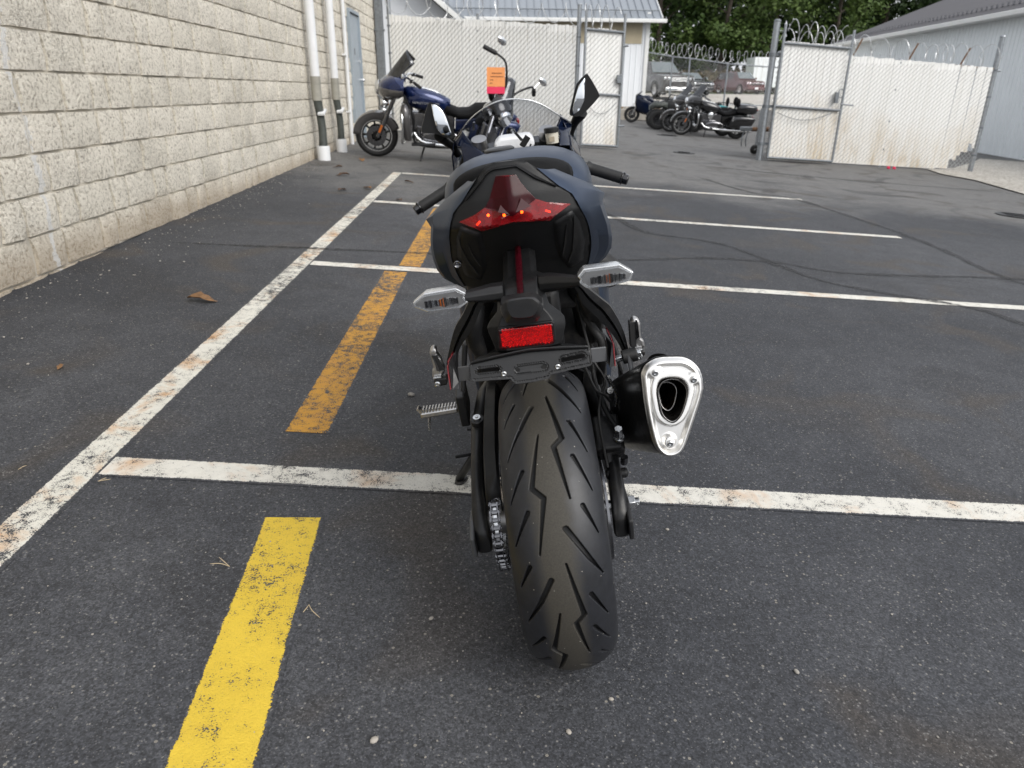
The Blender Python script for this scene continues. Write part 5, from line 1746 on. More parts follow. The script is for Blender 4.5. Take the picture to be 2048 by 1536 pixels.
# ---- right side: caliper, bracket, hoses
mb = MB()
mb.prism([(.118, -.055, .275), (.118, .02, .27), (.118, .075, .335), (.118, .11, .405), (.118, .05, .425), (.118, -.01, .36), (.118, -.05, .335)], (.014, 0, 0))
cb = mb.build('caliper_bracket', 'cast_black', BIKE, 0, bevel=.004)
mb = MB()
mb.box((.128, .085, .437), (.058, .085, .055), Matrix.Rotation(.6, 3, 'X'))
mb.box((.146, .075, .428), (.03, .060, .042), Matrix.Rotation(.6, 3, 'X'))
mb.cyl((.112, .02, .382), (.160, .02, .382), .011, 14)
mb.cyl((.112, .055, .415), (.158, .055, .420), .010, 14)
cal_ = mb.build('brake_caliper', 'cast_black', BIKE, 40, bevel=.006)
mb = MB()
mb.cyl((.150, .050, .452), (.150, .040, .478), .0095, 6)
mb.cyl((.150, .052, .448), (.150, .050, .454), .0125, 16)
mb.build('banjo_bolt', 'zinc', cal_, 30, bevel=.001)
mb = MB()
mb.cyl((.152, .012, .410), (.154, .006, .428), .008, 6)
mb.build('bleed_screw', 'dark_chrome', cal_, 30)
mb = MB()
mb.tube(resample([(.148, .055, .470), (.128, .10, .505), (.118, .16, .55), (.122, .20, .60), (.112, .26, .66)], 24), .0055, 8)
mb.build('brake_hose', 'rubber', BIKE, 60)
mb = MB()
mb.tube(resample([(.118, .02, .40), (.112, .05, .50), (.125, .10, .53), (.138, .12, .56), (.118, .14, .60), (.108, .18, .66), (.100, .22, .72)], 30), .0032, 6)
mb.build('sensor_wire', 'rubber', BIKE, 60)
mb = MB()
mb.tube(resample([(.105, .22, .70), (.128, .17, .66), (.142, .16, .63), (.140, .17, .58), (.130, .20, .52)], 24), .0095, 10)
mb.build('coolant_hose', 'rubber', BIKE, 60)
mb = MB()
mb.tube(resample([(.098, .10, .60), (.112, .06, .565), (.130, .07, .545), (.142, .09, .52)], 16), .0030, 6)
mb.build('sensor_wire', 'rubber', BIKE, 60)
for p in ((.140, .085, .545), (.152, .12, .60), (.15, .20, .69), (.132, .25, .74)):
    mb = MB()
    mb.cyl(p, Vector(p) + Vector((.004, -.010, .006)), .0075, 12)
    mb.build('bolt', 'zinc', BIKE, 30, bevel=.001)
mb = MB()
mb.tube(resample([(.142, .09, .580), (.148, .085, .560), (.156, .085, .535), (.152, .09, .51)], 12), .008, 8, flat=.6)
mb.build('hose_clamp', 'zinc', BIKE, 60)
mb = MB()
mb.prism([(.160, .11, .50), (.175, .11, .53), (.180, .12, .50), (.172, .13, .455), (.164, .13, .46)], (0, .006, 0))
mb.build('heel_guard', 'alloy', BIKE, 0, bevel=.002)
# ---- frame, shock, engine mass between tail and swingarm
mb = MB()
mb.box((0, .30, .60), (.13, .16, .30))
mb.box((0, .60, .52), (.34, .36, .42))
mb.box((0, .52, .74), (.24, .40, .16))
eng = mb.build('engine', 'cast_black', BIKE, 30, bevel=.02)
for s in (-1, 1):
    mb = MB()
    mb.tube(resample([(s * .105, .24, .80), (s * .118, .32, .70), (s * .130, .42, .58), (s * .125, .50, .45)], 12), [.020] * 12, 10, flat=1.5)
    mb.build('frame_rail', 'satin_black', BIKE, 60)
    mb = MB()
    mb.tube(resample([(s * .120, .20, .74), (s * .135, .19, .68), (s * .128, .22, .62)], 8), [.022, .024, .024, .022, .02, .02, .018, .016], 10)
    mb.build('frame_casting', 'cast_black', BIKE, 60)
mb = MB()
mb.lathe([(-.05, .10), (-.05, .112), (.0, .116), (.012, .10), (.014, .02)], (.175, .62, .50), 'x', 24)
mb.build('clutch_cover', 'cast_black', eng, 40)
mb = MB()
mb.tube(resample([(.165, .55, .72), (.205, .55, .70), (.225, .60, .66), (.225, .70, .62)], 12), .028, 10)
mb.build('radiator_hose', 'rubber', BIKE, 60)
# ---- exhaust
fe = lambda x, z: -.085 + .30 * (z - .57)
cap2 = closed_smooth(D['cap'], 2)
can = MB()
cc = sum((Vector(p) for p in D['cap']), Vector()) / len(D['cap'])
rings = []
for k, (t_, sc) in enumerate(((0, .985), (.012, 1.0), (.05, 1.0), (.2, .99), (.5, .96), (.8, .93), (.95, .90), (1.0, .70))):
    off = Vector((-.048 * t_, .30 * t_, -.155 * t_))
    rings.append([cc + (p - cc) * sc + off + Vector((0, .006, 0)) for p in cap2])
can.loft(rings, cap=False)
can.add(rings[-1], [tuple(range(len(cap2)))])
can = can.build('silencer', 'black_metal', BIKE, 50)
outl = xz(cap2)
poc = closed_smooth(D['port_o'], 3)
pic = closed_smooth(D['port_i'], 3)
po = xz(poc)
cz2 = (sum(p[0] for p in outl) / len(outl), sum(p[1] for p in outl) / len(outl))
def scale2(pl, s, c):
    return [(c[0] + (p[0] - c[0]) * s, c[1] + (p[1] - c[1]) * s) for p in pl]
inner = scale2(outl, .845, (cz2[0], cz2[1] + .004))
bolts = [(p[0], p[2]) for p in D['ebolts']]
def seg_dist(p, poly):
    best = 9
    for i in range(len(poly)):
        a, b_ = poly[i - 1], poly[i]
        dx, dy = b_[0] - a[0], b_[1] - a[1]
        u = max(0, min(1, ((p[0] - a[0]) * dx + (p[1] - a[1]) * dy) / (dx * dx + dy * dy + 1e-12)))
        best = min(best, math.hypot(p[0] - a[0] - u * dx, p[1] - a[1] - u * dy))
    return best
def smooth01(v):
    v = max(0, min(1, v))
    return v * v * (3 - 2 * v)
def fcap(x, z):
    """pressed cap: rounded rim, dished field, raised lip round the port, flat bosses at the bolts"""
    d = seg_dist((x, z), outl)
    y = fe(x, z) - .012
    y += .010 * (1 - smooth01(d / .008)) ** 2
    dish = smooth01((d - .0085) / .005)
    for bx, bz in bolts:
        dish *= smooth01((math.hypot(x - bx, z - bz) - .0085) / .006)
    pd = seg_dist((x, z), po)
    dish *= smooth01((pd - .004) / .005)
    return y + (.0045 + .055 * max(0, .655 - z)) * dish
mb = patch(outl, fcap, .0020, [xz(pic)])
capo = mb.build('end_cap', 'brushed_steel', can, 180, fix=True)
mb = MB()
rings = []
for t_, s in ((0, 1.015), (.002, .985), (.006, .96), (.03, .94), (.10, .92)):
    rings.append([Vector((cz2[0], 0, 0)) * 0 + Vector((p.x, fe(p.x, p.z) - .016 + t_, p.z)) for p in [Vector(((pq.x - .2445) * s + .2445, 0, (pq.z - .592) * s + .592)) for pq in pic]])
mb.loft(rings, cap=False)
mb.build('port_tube', 'soot_metal', can, 60)
mb = MB()
rings = []
ci = Vector((.240, 0, .588))
for t_, s in ((.016, .60), (.016, .64), (.09, .64)):
    rings.append([Vector((ci.x + (p.x - .2445) * s, fe(p.x, p.z) + t_, ci.z + (p.z - .592) * s)) for p in pic])
mb.loft(rings, cap=False)
mb.build('inner_tube', 'heat_steel', can, 60)
mb = MB()
mb.tube([Vector(((p.x - .2445) * .97 + .2445, fe(p.x, p.z) - .0135, (p.z - .592) * .97 + .592)) for p in pic], .0012, 6, closed=True)
mb.build('port_lip', 'alloy', can, 60)
mb = MB()
mb.tube([Vector((ci.x + (p.x - .2445) * .62, fe(p.x, p.z) + .015, ci.z + (p.z - .592) * .62)) for p in pic], .0013, 6, closed=True)
mb.build('inner_lip', 'alloy', can, 60)
mb = MB()
rings = [[Vector((p.x, fe(p.x, p.z) + .12, p.z)) for p in pic]]
mb.add(rings[0], [tuple(range(len(pic)))])
mb.build('baffle', 'soot', can, 0)
for bx, bz in bolts:
    yb_ = fe(bx, bz) - .0125
    mb = MB()
    mb.lathe([(0, .0062), (-.0035, .0060), (-.0045, .0048), (-.0045, .0026), (-.002, .0024), (-.002, .0001)], (bx, yb_, bz), 'y', 16)
    mb.build('cap_screw', 'zinc', can, 40)
# hanger bolt through the clamp
mb = MB()
mb.cyl((.180, .125, .602), (.212, .125, .606), .015, 16)
mb.build('hanger_bush', 'rubber', BIKE, 30, bevel=.002)
mb = MB()
mb.cyl((.166, .125, .600), (.180, .125, .602), .0085, 6)
mb.cyl((.160, .125, .5992), (.167, .125, .600), .0045, 10)
mb.build('hanger_nut', 'zinc', BIKE, 30, bevel=.001)
mb = MB()
mb.cyl((.212, .125, .606), (.220, .125, .607), .0085, 6)
mb.build('hanger_bolt', 'zinc', BIKE, 30, bevel=.001)
mb = MB()
mb.prism([(.186, .10, .615), (.194, .10, .60), (.188, .06, .56), (.186, .02, .575), (.184, .06, .60)], (.006, 0, 0))
mb.build('silencer_lug', 'satin_black', can, 0, bevel=.002)
mb = MB()
mb.tube(resample([(.17, .20, .42), (.13, .30, .36), (.06, .42, .28), (.0, .55, .22)], 14), .03, 12)
mb.build('link_pipe', 'dark_chrome', BIKE, 60)
# ---- tail: black panel, blue side panels, rim, lamp
mb = patch(xz(D['panel']), ftail, .007)
tail = mb.build('tail_panel', 'black_plastic', BIKE, 180, solid=.004)
# sharpen two creases under the lamp wings: raised cheeks
for s in (-1, 1):
    c = [(s * .060, .944), (s * .098, .962), (s * .112, .935), (s * .122, .890), (s * .118, .840), (s * .085, .825), (s * .066, .86), (s * .060, .90)]
    c = c if s > 0 else list(reversed(c))
    mb = patch(c, lambda x, z: ftail(x, z) - .010 * smooth01(seg_dist((x, z), c) / .010) + .002, .005)
    mb.build('cheek', 'black_plastic', tail, 180)
for sl in D['slit']:
    mb = MB()
    pts = [Vector(p) for p in sl]
    mb.add([p + Vector((0, -.009, 0)) for p in pts], [tuple(range(len(pts)))])
    mb.build('vent_slit', 'rubber', tail, 0, solid=.002)
lk = Vector(D['lock']) + Vector((0, -.006, 0))
mb = MB()
mb.lathe([(0, .0095), (-.004, .0095), (-.005, .0075), (-.003, .0045), (-.003, .0001)], lk, 'y', 18)
mb.v = [tuple(lk + (Vector(v) - lk) * .75) for v in mb.v]
mb.box(lk + Vector((0, -.0035, 0)), (.0065, .002, .0018), Matrix.Rotation(.4, 3, 'Y'))
mb.build('seat_lock', 'dark_chrome', BIKE, 40)
def grid_strip(curves, n, name, material, parent, **kw):
    rows = [resample(c, n) for c in curves]
    mb = MB()
    mb.loft(rows, cap=False, closed=False)
    return mb.build(name, material, parent, **kw)
for s, k in ((1, 'R'), (-1, 'L')):
    i_, m_, o_ = D['b%s_i' % k], D['b%s_m' % k], D['b%s_o' % k]
    ins = [Vector((p[0] * .99, p[1] + .012, p[2])) for p in i_]
    ro = []
    for a, b_ in zip(o_, o_[1:]):
        ro += [Vector(a).lerp(Vector(b_), q / 5) for q in range(5)]
    ro.append(Vector(o_[-1]))
    n_ = len(ro)
    ri, rm = resample(i_, n_), resample(m_, n_)
    bulge = [a.lerp(b_, .55) + Vector((s * .004, -.010, .003)) for a, b_ in zip(rm, ro)]
    back = [Vector((p.x * .95, p.y + .03, p.z - .002)) for p in ro]
    back2 = [Vector((p.x * .80, p.y + .13, p.z * .985)) for p in ro]
    lip = [a + Vector((0, .010, 0)) for a in ri]
    mb = MB()
    mb.loft([lip, ri, [a.lerp(b_, .5) + Vector((0, -.003, 0)) for a, b_ in zip(ri, rm)], rm, bulge, ro, back, back2], cap=False, closed=False)
    mb.build('tail_side_panel', 'matte_blue', BIKE, 20)
# rim / grab frame round the top
ro_, ri_ = resample(D['rim_o'], 30, smooth=False), resample(D['rim_i'], 30, smooth=False)
back = [Vector((p.x * 1.03, p.y + .05, p.z - .012)) for p in ro_]
low = [Vector((p.x * .97, p.y + .012, p.z - .004)) for p in ri_]
mb = MB()
mb.loft([back, ro_, [a.lerp(b_, .45) + Vector((0, -.004, .002)) for a, b_ in zip(ro_, ri_)], ri_, low], cap=False, closed=False)
mb.build('tail_rim', 'black_plastic', BIKE, 40)
# lamp: housing, LEDs, lens
lo_ = xz(D['lens'])
hb = scale2(lo_, .97, (0, .975))
mb = patch(hb, lambda x, z: ftail(x, z) + .004 + .004 * math.sin(x * 260) * math.sin(z * 300), .005)
lamp = mb.build('tail_lamp', 'silver_frame', BIKE, 20)
def flens(x, z):
    w = max(0, 1 - abs(x + .003) / (.030 + max(0, .99 - z) * .35))
    ridge = .010 * w * smooth01((z - .955) / .02)
    return ftail(x, z) - .005 - ridge
mb = patch(lo_, flens, .0045)
mb.build('lens', 'red_lens', lamp, 24)
lt = [p for p in D['lens'] if p[2] > .976]
dk = xz([D['lens'][0], D['lens'][1], D['lens'][2], D['lens'][3], D['lens'][4], (.012, 0, .975), (-.004, 0, .968), (-.02, 0, .975), D['lens'][16], D['lens'][17], D['lens'][18]])
mb = patch(dk, lambda x, z: ftail(x, z) - .0015, .006)
mb.build('inner_shade', 'rubber', lamp, 0)
mb = patch(dk, lambda x, z: flens(x, z) - .0012, .0045)
mb.build('lens_center', 'red_center', lamp, 24)
for p in D['leds'][:5]:
    q = Vector(p) + Vector((0, -.0035, 0))
    mb = MB()
    if p in (D['leds'][0], D['leds'][4]):
        mb.box(q, (.0095, .003, .0032), Matrix.Rotation(-.7 if q.x < 0 else .45, 3, 'Y'))
        mb.build('led', 'led_dim', lamp, 0)
    else:
        mb.ball(q, .0027, 8, 6)
        mb.build('led', 'led_glow', lamp, 60)
for fct in D['facets']:
    mb = MB()
    mb.add([Vector(p) + Vector((0, -.0085, 0)) for p in fct], [(0, 1, 2)])
    mb.build('lens_facet', 'lens_facet', lamp, 0, solid=.001)
# seat pads and tank
def seg_loft(secs, nx, expo, name, material, parent, **kw):
    """body lofted along y: secs = (y, half width, top z, bottom z, crown exponent)"""
    rings = []
    for (y, w, zt, zb) in secs:
        ring = []
        for k in range(nx):
            a = 2 * PI * k / nx
            ca, sa = math.cos(a), math.sin(a)
            ca = math.copysign(abs(ca) ** (2 / expo), ca)
            sa = math.copysign(abs(sa) ** (2 / expo), sa)
            ring.append(Vector((w * ca, y, (zt + zb) / 2 + (zt - zb) / 2 * sa)))
        rings.append(ring)
    mb = MB()
    mb.loft(rings)
    return mb.build(name, material, parent, **kw)
seg_loft([(.005, .045, 1.035, .985), (.02, .080, 1.043, .975), (.06, .108, 1.044, .965), (.13, .118, 1.036, .955), (.20, .120, 1.022, .945), (.26, .112, 1.000, .935), (.29, .085, .985, .94)], 32, 2.5, 'pillion_seat', 'seat_vinyl', BIKE, smooth=60)
seg_loft([(.24, .10, .90, .82), (.28, .135, .895, .82), (.38, .140, .870, .80), (.48, .125, .875, .80), (.56, .09, .90, .82)], 28, 2.6, 'rider_seat', 'seat_vinyl', BIKE, smooth=60)
seg_loft([(.06, .10, .97, .86), (.14, .135, .965, .82), (.26, .140, .93, .78), (.40, .130, .86, .74), (.50, .12, .84, .74)], 28, 3, 'subframe_cover', 'black_plastic', BIKE, smooth=60)
tk = seg_loft([(.43, .115, .955, .80), (.45, .150, .975, .78), (.49, .176, .995, .77), (.55, .190, 1.009, .76), (.62, .195, 1.014, .76), (.69, .188, 1.010, .78), (.75, .165, 1.000, .80), (.79, .125, .985, .84), (.805, .08, .97, .88)], 40, 2.9, 'fuel_tank', 'matte_blue', BIKE, smooth=60)
mb = MB()
mb.lathe([(0, .040), (.006, .040), (.010, .034), (.010, .0001)], (-.035, .665, 1.010), 'z', 24)
mb.build('fuel_cap', 'satin_black', tk, 40)
# ---- plate hanger
sl_, sr_ = D['stem_l'], D['stem_r']
n_ = 26
a_, b2_ = resample(sl_, n_, smooth=False), resample(sr_, n_, smooth=False)
fr1 = [p.lerp(q, .16) + Vector((0, -.018, .004)) for p, q in zip(a_, b2_)]
fr2 = [p.lerp(q, .84) + Vector((0, -.018, .004)) for p, q in zip(a_, b2_)]
bk1 = [p + Vector((0, .045, -.018)) for p in a_]
bk2 = [p + Vector((0, .045, -.018)) for p in b2_]
mb = MB()
mb.loft([[bk1[i], a_[i], fr1[i], fr2[i], b2_[i], bk2[i]] for i in range(n_)])
hang = mb.build('plate_hanger', 'black_plastic', BIKE, 28, bevel=.0015)
s0, s1 = resample(D['strip'][0], 12), resample(D['strip'][1], 12)
mb = MB()
mb.loft([[p + Vector((0, -.006, .003)) for p in s0], [p.lerp(q, .5) + Vector((0, -.010, .005)) for p, q in zip(s0, s1)], [p + Vector((0, -.006, .003)) for p in s1]], cap=False, closed=False)
mb.build('red_strip', 'red_strip', hang, 60)
pl0 = closed_smooth(D['plight'], 3)
pl1 = closed_smooth(D['plight_top'], 4)
cpl = sum(pl0, Vector()) / len(pl0)
ct = sum((Vector(p) for p in D['plight_top']), Vector()) / len(D['plight_top'])
mb = MB()
mb.loft([[p + Vector((0, .03, 0)) for p in pl0], pl0, [cpl + (p - cpl) * .94 + Vector((0, -.008, 0)) for p in pl0], [ct + (p - cpl) * .80 + Vector((0, .004, 0)) for p in pl0], [ct + (p - cpl) * .70 for p in pl0]])
mb.build('plate_lamp', 'satin_black', hang, 40)
rf0 = [Vector(p) for p in D['refl_f']]
mb = MB()
mb.prism([p + Vector((0, -.002, 0)) for p in rf0], (0, .012, 0))
rfl = mb.build('rear_reflector', 'black_plastic', BIKE, 0, bevel=.002)
mb = MB()
mb.prism([Vector(p) + Vector((0, -.004, 0)) for p in D['refl']], (0, .005, 0))
o = mb.build('reflector_face', 'red_reflex', rfl, 0, bevel=.0015)
# faceted prism sheet behind the red face
pts = xz(D['refl'])
cr = (sum(p[0] for p in pts) / len(pts), sum(p[1] for p in pts) / len(pts))
yr = D['refl'][0][1]
mb = MB()
r = random.Random(4)
x = min(p[0] for p in pts)
st = .0032
j = 0
while x < max(p[0] for p in pts):
    z = min(p[1] for p in pts) + (st * .5 if j % 2 else 0)
    while z < max(p[1] for p in pts):
        if inside((x, z), scale2(pts, .92, (cr[0], cr[1] - .001))):
            h_ = st * .62
            dx, dz_ = r.uniform(-.25, .25) * st, r.uniform(-.25, .25) * st
            yy_ = yr + .0006
            c_ = (x + dx, yy_ - .0012 - r.random() * .0006, z + dz_)
            ring = [(x + h_ * math.cos(a), yy_, z + h_ * math.sin(a)) for a in (0, 1.047, 2.094, 3.1416, 4.19, 5.236)]
            mb.add(ring + [c_], [(k2, (k2 + 1) % 6, 6) for k2 in range(6)])
        z += st
    x += st * .866
    j += 1
o = mb.build('prism_sheet', 'silver_frame', rfl, 0, fix=False)
o['kind'] = 'stuff'
# plate bracket with slots
YB = -.215
TB = lambda z: .42 * (z - .745)
bo = xz(D['brk'])
slots = []
for (pq, rpx) in D['slots']:
    slots.append((tuple(xz(pq)[0]), tuple(xz(pq)[1]), rpx * .00081))
holes = [pill(a, b_, r_ * .62, 6) for a, b_, r_ in slots[:2]]
def fbr(x, z):
    y = YB + TB(z)
    d = seg_dist((x, z), bo)
    y += .0018 * (1 - smooth01((d - .0025) / .001)) * 0
    if .0030 < d < .0042:
        y += .0014
    for a, b_, r_ in slots:
        u = Vector(a)
        v_ = Vector(b_) - u
        t_ = max(0, min(1, (Vector((x, z)) - u).dot(v_) / v_.length_squared))
        dd = (Vector((x, z)) - u - v_ * t_).length
        if r_ * 1.12 < dd < r_ * 1.12 + .0014:
            y += .0016
        if dd < r_ * .75:
            y += .0012
    return y
mb = patch(bo, fbr, .0019, holes)
pb = mb.build('plate_bracket', 'bracket_plastic', BIKE, 30, solid=.004)
tp = resample(D['brk_top'], 14)
bt = resample([D['brk'][1], D['brk'][2], D['brk'][3], D['brk'][4], D['brk'][5]], 14, smooth=False)
mb = MB()
mb.loft([[p + Vector((0, .004, -.012)) for p in tp], tp, bt, [p + Vector((0, .004, -.004)) for p in bt]], cap=False, closed=False)
mb.build('bracket_shelf', 'black_plastic', pb, 40)
mb = MB()
mb.box((-.005, YB + .03, .742), (.17, .004, .03))
mb.build('backing_plate', 'rubber', pb, 0)
for p in D['screws']:
    mb = MB()
    mb.lathe([(0, .0046), (-.0018, .0044), (-.0026, .003), (-.0018, .0016), (-.0018, .0001)], p, 'y', 16)
    mb.build('screw', 'zinc', pb, 40)
(ca_, cb_, cr_) = slots[2]
for q in (ca_, cb_):
    mb = MB()
    mb.lathe([(0, .0034), (-.0004, .0034), (-.0004, .0001)], (q[0], YB - .0004 + TB(q[1]), q[1]), 'y', 14)
    mb.build('plug_hole', 'rubber', pb, 0)
for k in ('R', 'L'):
    mb = MB()
    q = [Vector(p) for p in D['arm' + k]]
    mb.prism(q, (0, .004, 0))
    mb.build('reflector_arm', 'grey_bracket', BIKE, 0, bevel=.001)
    q = [Vector(p) for p in D['srefl' + k]]
    s = 1 if k == 'R' else -1
    mb = MB()
    mb.prism(q, (s * .0005, .022, 0))
    sr2 = mb.build('side_reflector', 'satin_black', BIKE, 0, bevel=.0015)
    e = [q[1], q[2], q[3]] if k == 'R' else [q[1], q[2], q[3]]
    mb = MB()
    out = Vector((s * .0022, 0, 0))
    ring = [p + Vector((s * .0008, -.001, 0)) for p in e] + [p + Vector((s * .0008, .020, 0)) for p in reversed(e)]
    mb.prism(ring, out)
    mb.build('red_face', 'red_dark', sr2, 0, bevel=.0008)
# ---- turn signals
for k in ('L', 'R'):
    s = 1 if k == 'R' else -1
    ol = [Vector(p) for p in D['sig' + k]]
    c0 = sum(ol, Vector()) / len(ol)
    mb = MB()
    mb.loft([[c0 + (p - c0) * .93 + Vector((0, .030, 0)) for p in ol], [p + Vector((0, .016, 0)) for p in ol], ol])
    sg = mb.build('turn_signal', 'silver_frame', BIKE, 0, bevel=.0012)
    def sc_(f, y):
        cxm = (min(p.x for p in ol) + max(p.x for p in ol)) / 2
        return [Vector((cxm + (p.x - cxm) * f[0], p.y + y, c0.z + (p.z - c0.z) * f[1])) for p in ol]
    rin = sc_((.90, .74), -.0015)
    mb = MB()
    mb.add(rin, [tuple(range(len(rin)))])
    mb.build('reflector_bowl', 'alloy', sg, 0)
    # fluted optic bar and bulb
    xs_ = sorted([p.x for p in rin])
    xa, xb = xs_[0] + .014, xs_[-1] - .008
    nfl = 25
    rf_ = random.Random(11 if s > 0 else 5)
    for j in range(nfl):
        u = (j + .5) / nfl
        mb = MB()
        x = xa + (xb - xa) * u
        w = (xb - xa) / nfl * rf_.uniform(.30, .50)
        hh = .0074 * (1 - .5 * abs(u - .5)) * rf_.uniform(.72, 1.08)
        tilt = s * (x - c0.x) * 0.0
        mb.loft([[Vector((x - w, ol[0].y - .0022, c0.z - .002 - hh)), Vector((x, ol[0].y - .0045, c0.z - .002 - hh)), Vector((x + w, ol[0].y - .0022, c0.z - .002 - hh))],
                 [Vector((x - w, ol[0].y - .0022, c0.z - .002 + hh)), Vector((x, ol[0].y - .0045, c0.z - .002 + hh)), Vector((x + w, ol[0].y - .0022, c0.z - .002 + hh))]])
        mb.build('optic_flute', rf_.choice(['chrome', 'chrome', 'alloy', 'dark_chrome', 'dark_chrome', 'black_metal']) if j not in (11, 13) else 'amber', sg, 0)
    mb = MB()
    r0, r1 = sc_((.93, .84), -.001), sc_((.90, .78), -.006)
    mb.loft([r0, r1], cap=False)
    mb.add(r1, [tuple(range(len(r1)))])
    mb.build('lens', 'clear_plastic', sg, 0)
    st_ = [Vector(p) for p in D['stalk' + k]]
    cen0 = (st_[0] + st_[3]) / 2
    cen1 = (st_[1] + st_[2]) / 2
    h0 = (st_[0] - st_[3]).length / 2
    h1 = (st_[1] - st_[2]).length / 2
    def hexring(c, hh, dd):
        return [c + Vector((0, -dd, hh * .35)), c + Vector((0, -dd * .4, hh)), c + Vector((0, dd, hh)), c + Vector((0, dd, -hh)), c + Vector((0, -dd * .4, -hh)), c + Vector((0, -dd, -hh * .45))]
    mid = cen0.lerp(cen1, .12)
    mb = MB()
    mb.loft([hexring(cen0, h0 * .92, .012), hexring(mid, h0 * .92, .013), hexring(cen0.lerp(cen1, .16), h0, .014), hexring(cen0.lerp(cen1, .8), h1, .017), hexring(cen1 - Vector((s * .01, 0, 0)), h1 * 1.02, .018)])
    mb.build('signal_stalk', 'black_plastic', sg, 25, bevel=.0012)
# ---- pillion peg hangers and pegs
for k in ('L', 'R'):
    s = 1 if k == 'R' else -1
    oo, ii = resample(D['hg%s_o' % k], 22), resample(D['hg%s_i' % k], 22)
    rings = []
    for a, b_ in zip(oo, ii):
        m1, m2 = a.lerp(b_, .42), a.lerp(b_, .62)
        rings.append([a + Vector((0, .020, 0)), a, m1 + Vector((0, -.004, .001)), m1.lerp(m2, .5) + Vector((0, .010, 0)), m2 + Vector((0, -.002, 0)), b_, b_ + Vector((0, .020, 0))])
    mb = MB()
    mb.loft(rings)
    hg = mb.build('peg_hanger', 'satin_black', BIKE, 30)
    cl_ = [Vector(p) for p in D['peg%s_clev' % k]]
    mb = MB()
    mb.prism([p + Vector((0, -.012, 0)) for p in cl_], (0, .028, 0))
    mb.build('clevis', 'black_metal', hg, 0, bevel=.004)
    cv = sum(cl_, Vector()) / len(cl_)
    mb = MB()
    mb.lathe([(0, .007), (-.004, .0065), (-.005, .004), (-.003, .003), (-.003, .0001)], cv + Vector((s * .004, -.013, -.002)), 'y', 14)
    mb.build('pivot_bolt', 'zinc', hg, 40)
    mb = MB()
    mb.box(cv + Vector((s * .002, -.010, .0125)), (.018, .012, .0035))
    mb.build('pivot_plate', 'zinc', hg, 0, bevel=.001)
    pg = [Vector(p) for p in D['peg' + k]]
    cpg = sum(pg, Vector()) / len(pg)
    mb = MB()
    mb.loft([[cpg + (p - cpg) * .86 + Vector((0, -.009, 0)) for p in pg], [p + Vector((0, -.004, 0)) for p in pg], [p + Vector((0, .012, 0)) for p in pg]])
    peg = mb.build('pillion_peg', 'alloy', BIKE, 0, bevel=.003, seg=3)
    # rubber tread along the inner edge
    xin = (min if s > 0 else max)(p.x for p in pg)
    zt_, zb_ = max(p.z for p in pg) - .012, min(p.z for p in pg) + .014
    sl2 = .0 if s > 0 else -1
    mb = MB()
    pa = Vector((.2045, .15, .6725)) if s > 0 else (pg[6] + Vector((0, 0, -.004)))
    pb_ = Vector((.2035, .15, .616)) if s > 0 else (pg[8] + Vector((0, 0, .006)))
    ax_ = (pb_ - pa)
    wv = Vector((s * .011, 0, 0))
    prof = []
    nt_ = 9
    for j in range(nt_ * 2 + 1):
        u = j / (nt_ * 2)
        prof.append(pa + ax_ * u - Vector((s * (.0028 if j % 2 else .0004), 0, 0)))
    poly = prof + [pb_ + wv, pa + wv]
    mb.prism([p + Vector((0, -.011, 0)) for p in poly], (0, .022, 0))
    mb.build('peg_rubber', 'rubber', peg, 0, bevel=.0008)
    if s > 0:
        q = [Vector(p) for p in D['pegR_slot']]
        q = [p + Vector((0, .007, 0)) for p in q]
    else:
        q = [pg[2].lerp(pg[7], .28), pg[3].lerp(pg[6], .34) - Vector((0, 0, .008)), pg[1].lerp(pg[8], .62), pg[1].lerp(pg[8], .30)]
        q = [Vector((p.x, .137, p.z)) for p in q]
    mb = MB()
    mb.prism(q, (0, .004, 0))
    mb.build('peg_recess', 'dark_chrome', peg, 0)
# ---- rider pegs, levers, side stand
for s in (-1, 1):
    mb = MB()
    mb.box((s * .262, .300, .452), (.095, .026, .016), Matrix.Rotation(s * .04, 3, 'Y'))
    pgr = mb.build('rider_peg', 'alloy', BIKE, 0, bevel=.004)
    mb = MB()
    for j in range(11):
        mb.box((s * (.222 + j * .0078), .300, .463), (.003, .024, .008), Matrix.Rotation(s * .04, 3, 'Y'))
    mb.box((s * .309, .300, .462), (.006, .022, .018), Matrix.Rotation(s * .6, 3, 'Y'))
    o = mb.build('peg_teeth', 'alloy', pgr, 0)
    o['kind'] = 'stuff'
    mb = MB()
    mb.tube([(s * .290, .300, .446), (s * .296, .298, .405)], [.0035, .0045], 8)
    mb.build('feeler', 'zinc', pgr)
    mb = MB()
    mb.prism([(s * .190, .26, .50), (s * .190, .34, .52), (s * .190, .36, .44), (s * .190, .28, .41)], (s * .022, 0, 0))
    mb.prism([(s * .165, .30, .62), (s * .165, .35, .62), (s * .190, .34, .50), (s * .190, .28, .49)], (s * .012, 0, 0))
    mb.build('peg_bracket', 'satin_black', BIKE, 0, bevel=.004)
mb = MB()
mb.tube([(-.150, .46, .27), (-.228, .545, .190), (-.301, .608, .076)], [.016, .014, .012], 12)
ss = mb.build('side_stand', 'black_metal', BIKE, 60)
mb = MB()
mb.lathe([(0, .030), (.006, .030), (.009, .026), (.009, .0001)], (0, 0, 0), 'z', 20)
ft = mb.build('stand_foot', 'black_metal', ss, 40)
ft.matrix_local = Matrix.Translation((-.303, .610, .066)) @ Matrix.Rotation(-.209, 4, 'Y')
mb = MB()
mb.tube([(-.232, .548, .190), (-.285, .53, .196)], .005, 8)
mb.build('stand_tang', 'black_metal', ss)
mb = MB()
